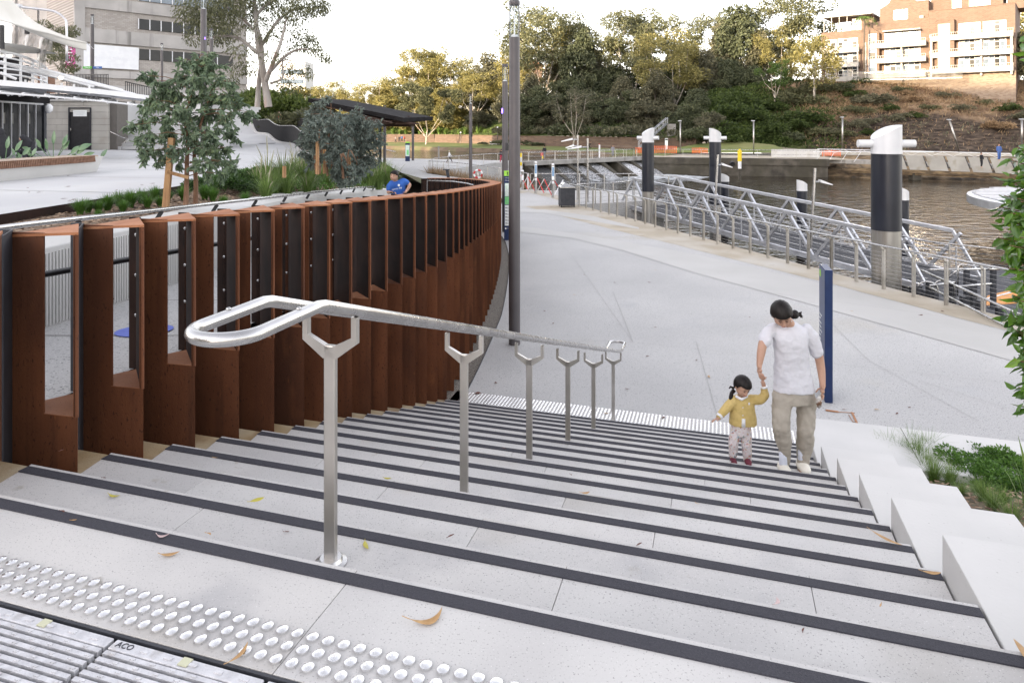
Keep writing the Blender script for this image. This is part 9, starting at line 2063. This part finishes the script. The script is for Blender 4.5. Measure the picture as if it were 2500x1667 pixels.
fallen('bright yellow leaf under the collar of the first handrail post', 795, 1375, zk(1), .050, .018, -5, 'yellow_leaf', .1, .2)
fallen('long dry brown leaf standing across the drain grate and studs', 588, 1600, ZT+.007, .075, .011, 70, 'tan_leaf', .35, .3)
fallen('pale leaf on the third strip right of centre', 1900, 1472, zk(1), .040, .012, 60, 'pink_leaf', .3, .6)
fallen('dark red-brown leaf lying on the lower studs', 1167, 961, .006, .10, .06, 10, 'brown_leaf', .1, .1)
fallen('small tan leaf on a middle step right of centre', 1430, 1206, zk(3), .05, .014, 5, 'tan_leaf', .3, .5)
fallen('small green-yellow leaf on a middle step left of the second post', 945, 1170, zk(4), .05, .014, -10, 'yellow_leaf', .3, .4)
fallen('dry leaf caught at the end of the steps by the white block', 2163, 1318, zk(4)+.01, .16, .018, -58, 'tan_leaf', .25, .1)
fallen('dry leaf caught by the nearest white block', 2276, 1402, zk(2)+.005, .07, .016, -12, 'tan_leaf', .3, .2)
fallen('orange leaf at the very lower right beside the white block', 2494, 1588, zk(1), .08, .02, 75, 'tan_leaf', .2, .2)
rr = random.Random(8)
k = 0
LP = [(255,1168,1),(150,1101,0),(522,1119,2),(512,1305,0),(180,1272,0),(155,1250,0),(700,1300,1),(1100,1310,1),(1055,1095,4),(1395,1160,4),(1090,1018,8),(1230,1095,6),(1700,1230,3),(1560,1330,2),(2150,1480,1),(1960,1540,1),
   (1210,935,16),(1500,690,16),(1402,720,16),(1585,690,16),(1320,620,16),(1265,622,16),(1460,565,16),(1640,600,16),(1830,775,16),(1905,770,16),(2080,760,16),(2250,770,16),(1700,880,16),(1600,800,16),(1580,870,16),(1440,850,16),(1530,950,16),
   (2140,1000,16),(2190,1010,16),(2060,1000,16),(1965,1010,16),(2220,995,16),(1350,790,16),(1330,760,16),(2300,760,16),(1480,1010,16),(1620,1020,16),(1510,835,16),(1730,920,16),(1426,671,16),(1600,660,16)]
for (x, y, st_) in LP:
  z = (ZT if st_ == 0 else zk(st_)) if st_ < 16 else 0.005; s = rr.uniform(.6, 1.2); big = st_ == 16
  o = fallen('small dry leaf scrap lying on the '+('promenade paving' if big else 'steps'), x, y, z+.001, (.085 if big else .03)*s, (.03 if big else .006)*s, rr.uniform(0, 360), rr.choice(['brown_leaf','tan_leaf','brown_leaf']), .3, rr.uniform(-.6,.6)); o['group'] = 'dry leaf scraps on the '+('promenade' if big else 'steps')
for i in range(26):
  x, y = rr.uniform(20, 560), rr.uniform(425, 500); p = PZ(x, y, 2.96)
  if p.x < plr(p.y)-.3:
    o = fallen('small dry leaf scrap lying on the white plaza', x, y, 2.975, .09, .035, rr.uniform(0,360), 'brown_leaf', .2, .3); o['group'] = 'dry leaf scraps on the plaza'
p = PZ(2040, 1002, 0); o = thing('tape_marks', 'brown tape lines left on the paving below the blue sign', 'ground marking', p)
m = MB()
for a, b, w_ in (((2016,1001),(2047,1005),.05),((2047,1005),(2087,1008),.012),((2080,1006),(2095,1038),.03),((2072,1012),(2082,1029),.008),((2082,1029),(2092,1030),.008),((2050,1035),(2075,1037),.02)): m.bar(PZ(*a, .008)-p, PZ(*b, .008)-p, w_, .004)
m.build('tape', pmat('brown_tape', (.30,.12,.04), (.36,.16,.06), 8, .6), o)
for x, y, d in ((1845,422,97),(1877,424,95),(1892,427,93),(1924,427,92),(1906,425,95),(1832,428,92)):
  p = PD(x, y, d); p.z = -2.25; m = MB(); ball(m, (0,0,.05), .16, None, 10, 6, sc=(1.3,.6,.5)); ball(m, (.2,0,.16), .06, None, 8, 6); o = m.build('seagull', M['white'], loc=p, smooth=True); tag(o, 'white seagull floating near the dark sea wall', 'bird', 'seagulls on the river')
o = MB().tube([(0,0,0),(0,-.35,-.1)], .32, 14).build('drain_pipe', M['blacksteel'], loc=PD(1787,399,90)); tag(o, 'dark outlet pipe in the sea wall beside the yellow marker', 'pipe')
# === labels: give each member of a look-alike row its place in the row
def _ord(n): return str(n)+('th' if 10 <= n % 100 <= 20 else {1:'st',2:'nd',3:'rd'}.get(n % 10, 'th'))
_by = {}
for o in SC.objects:
  if o.parent is None and o.get('label') and o.get('category'): _by.setdefault(o['label'], []).append(o)
for lab, os_ in _by.items():
  if len(os_) < 2: continue
  os_.sort(key=lambda o: o.location.x/max(.1, o.location.y))
  for i, o in enumerate(os_): o['label'] = lab+', '+('leftmost' if i == 0 else 'rightmost' if i == len(os_)-1 else _ord(i+1)+' from the left')
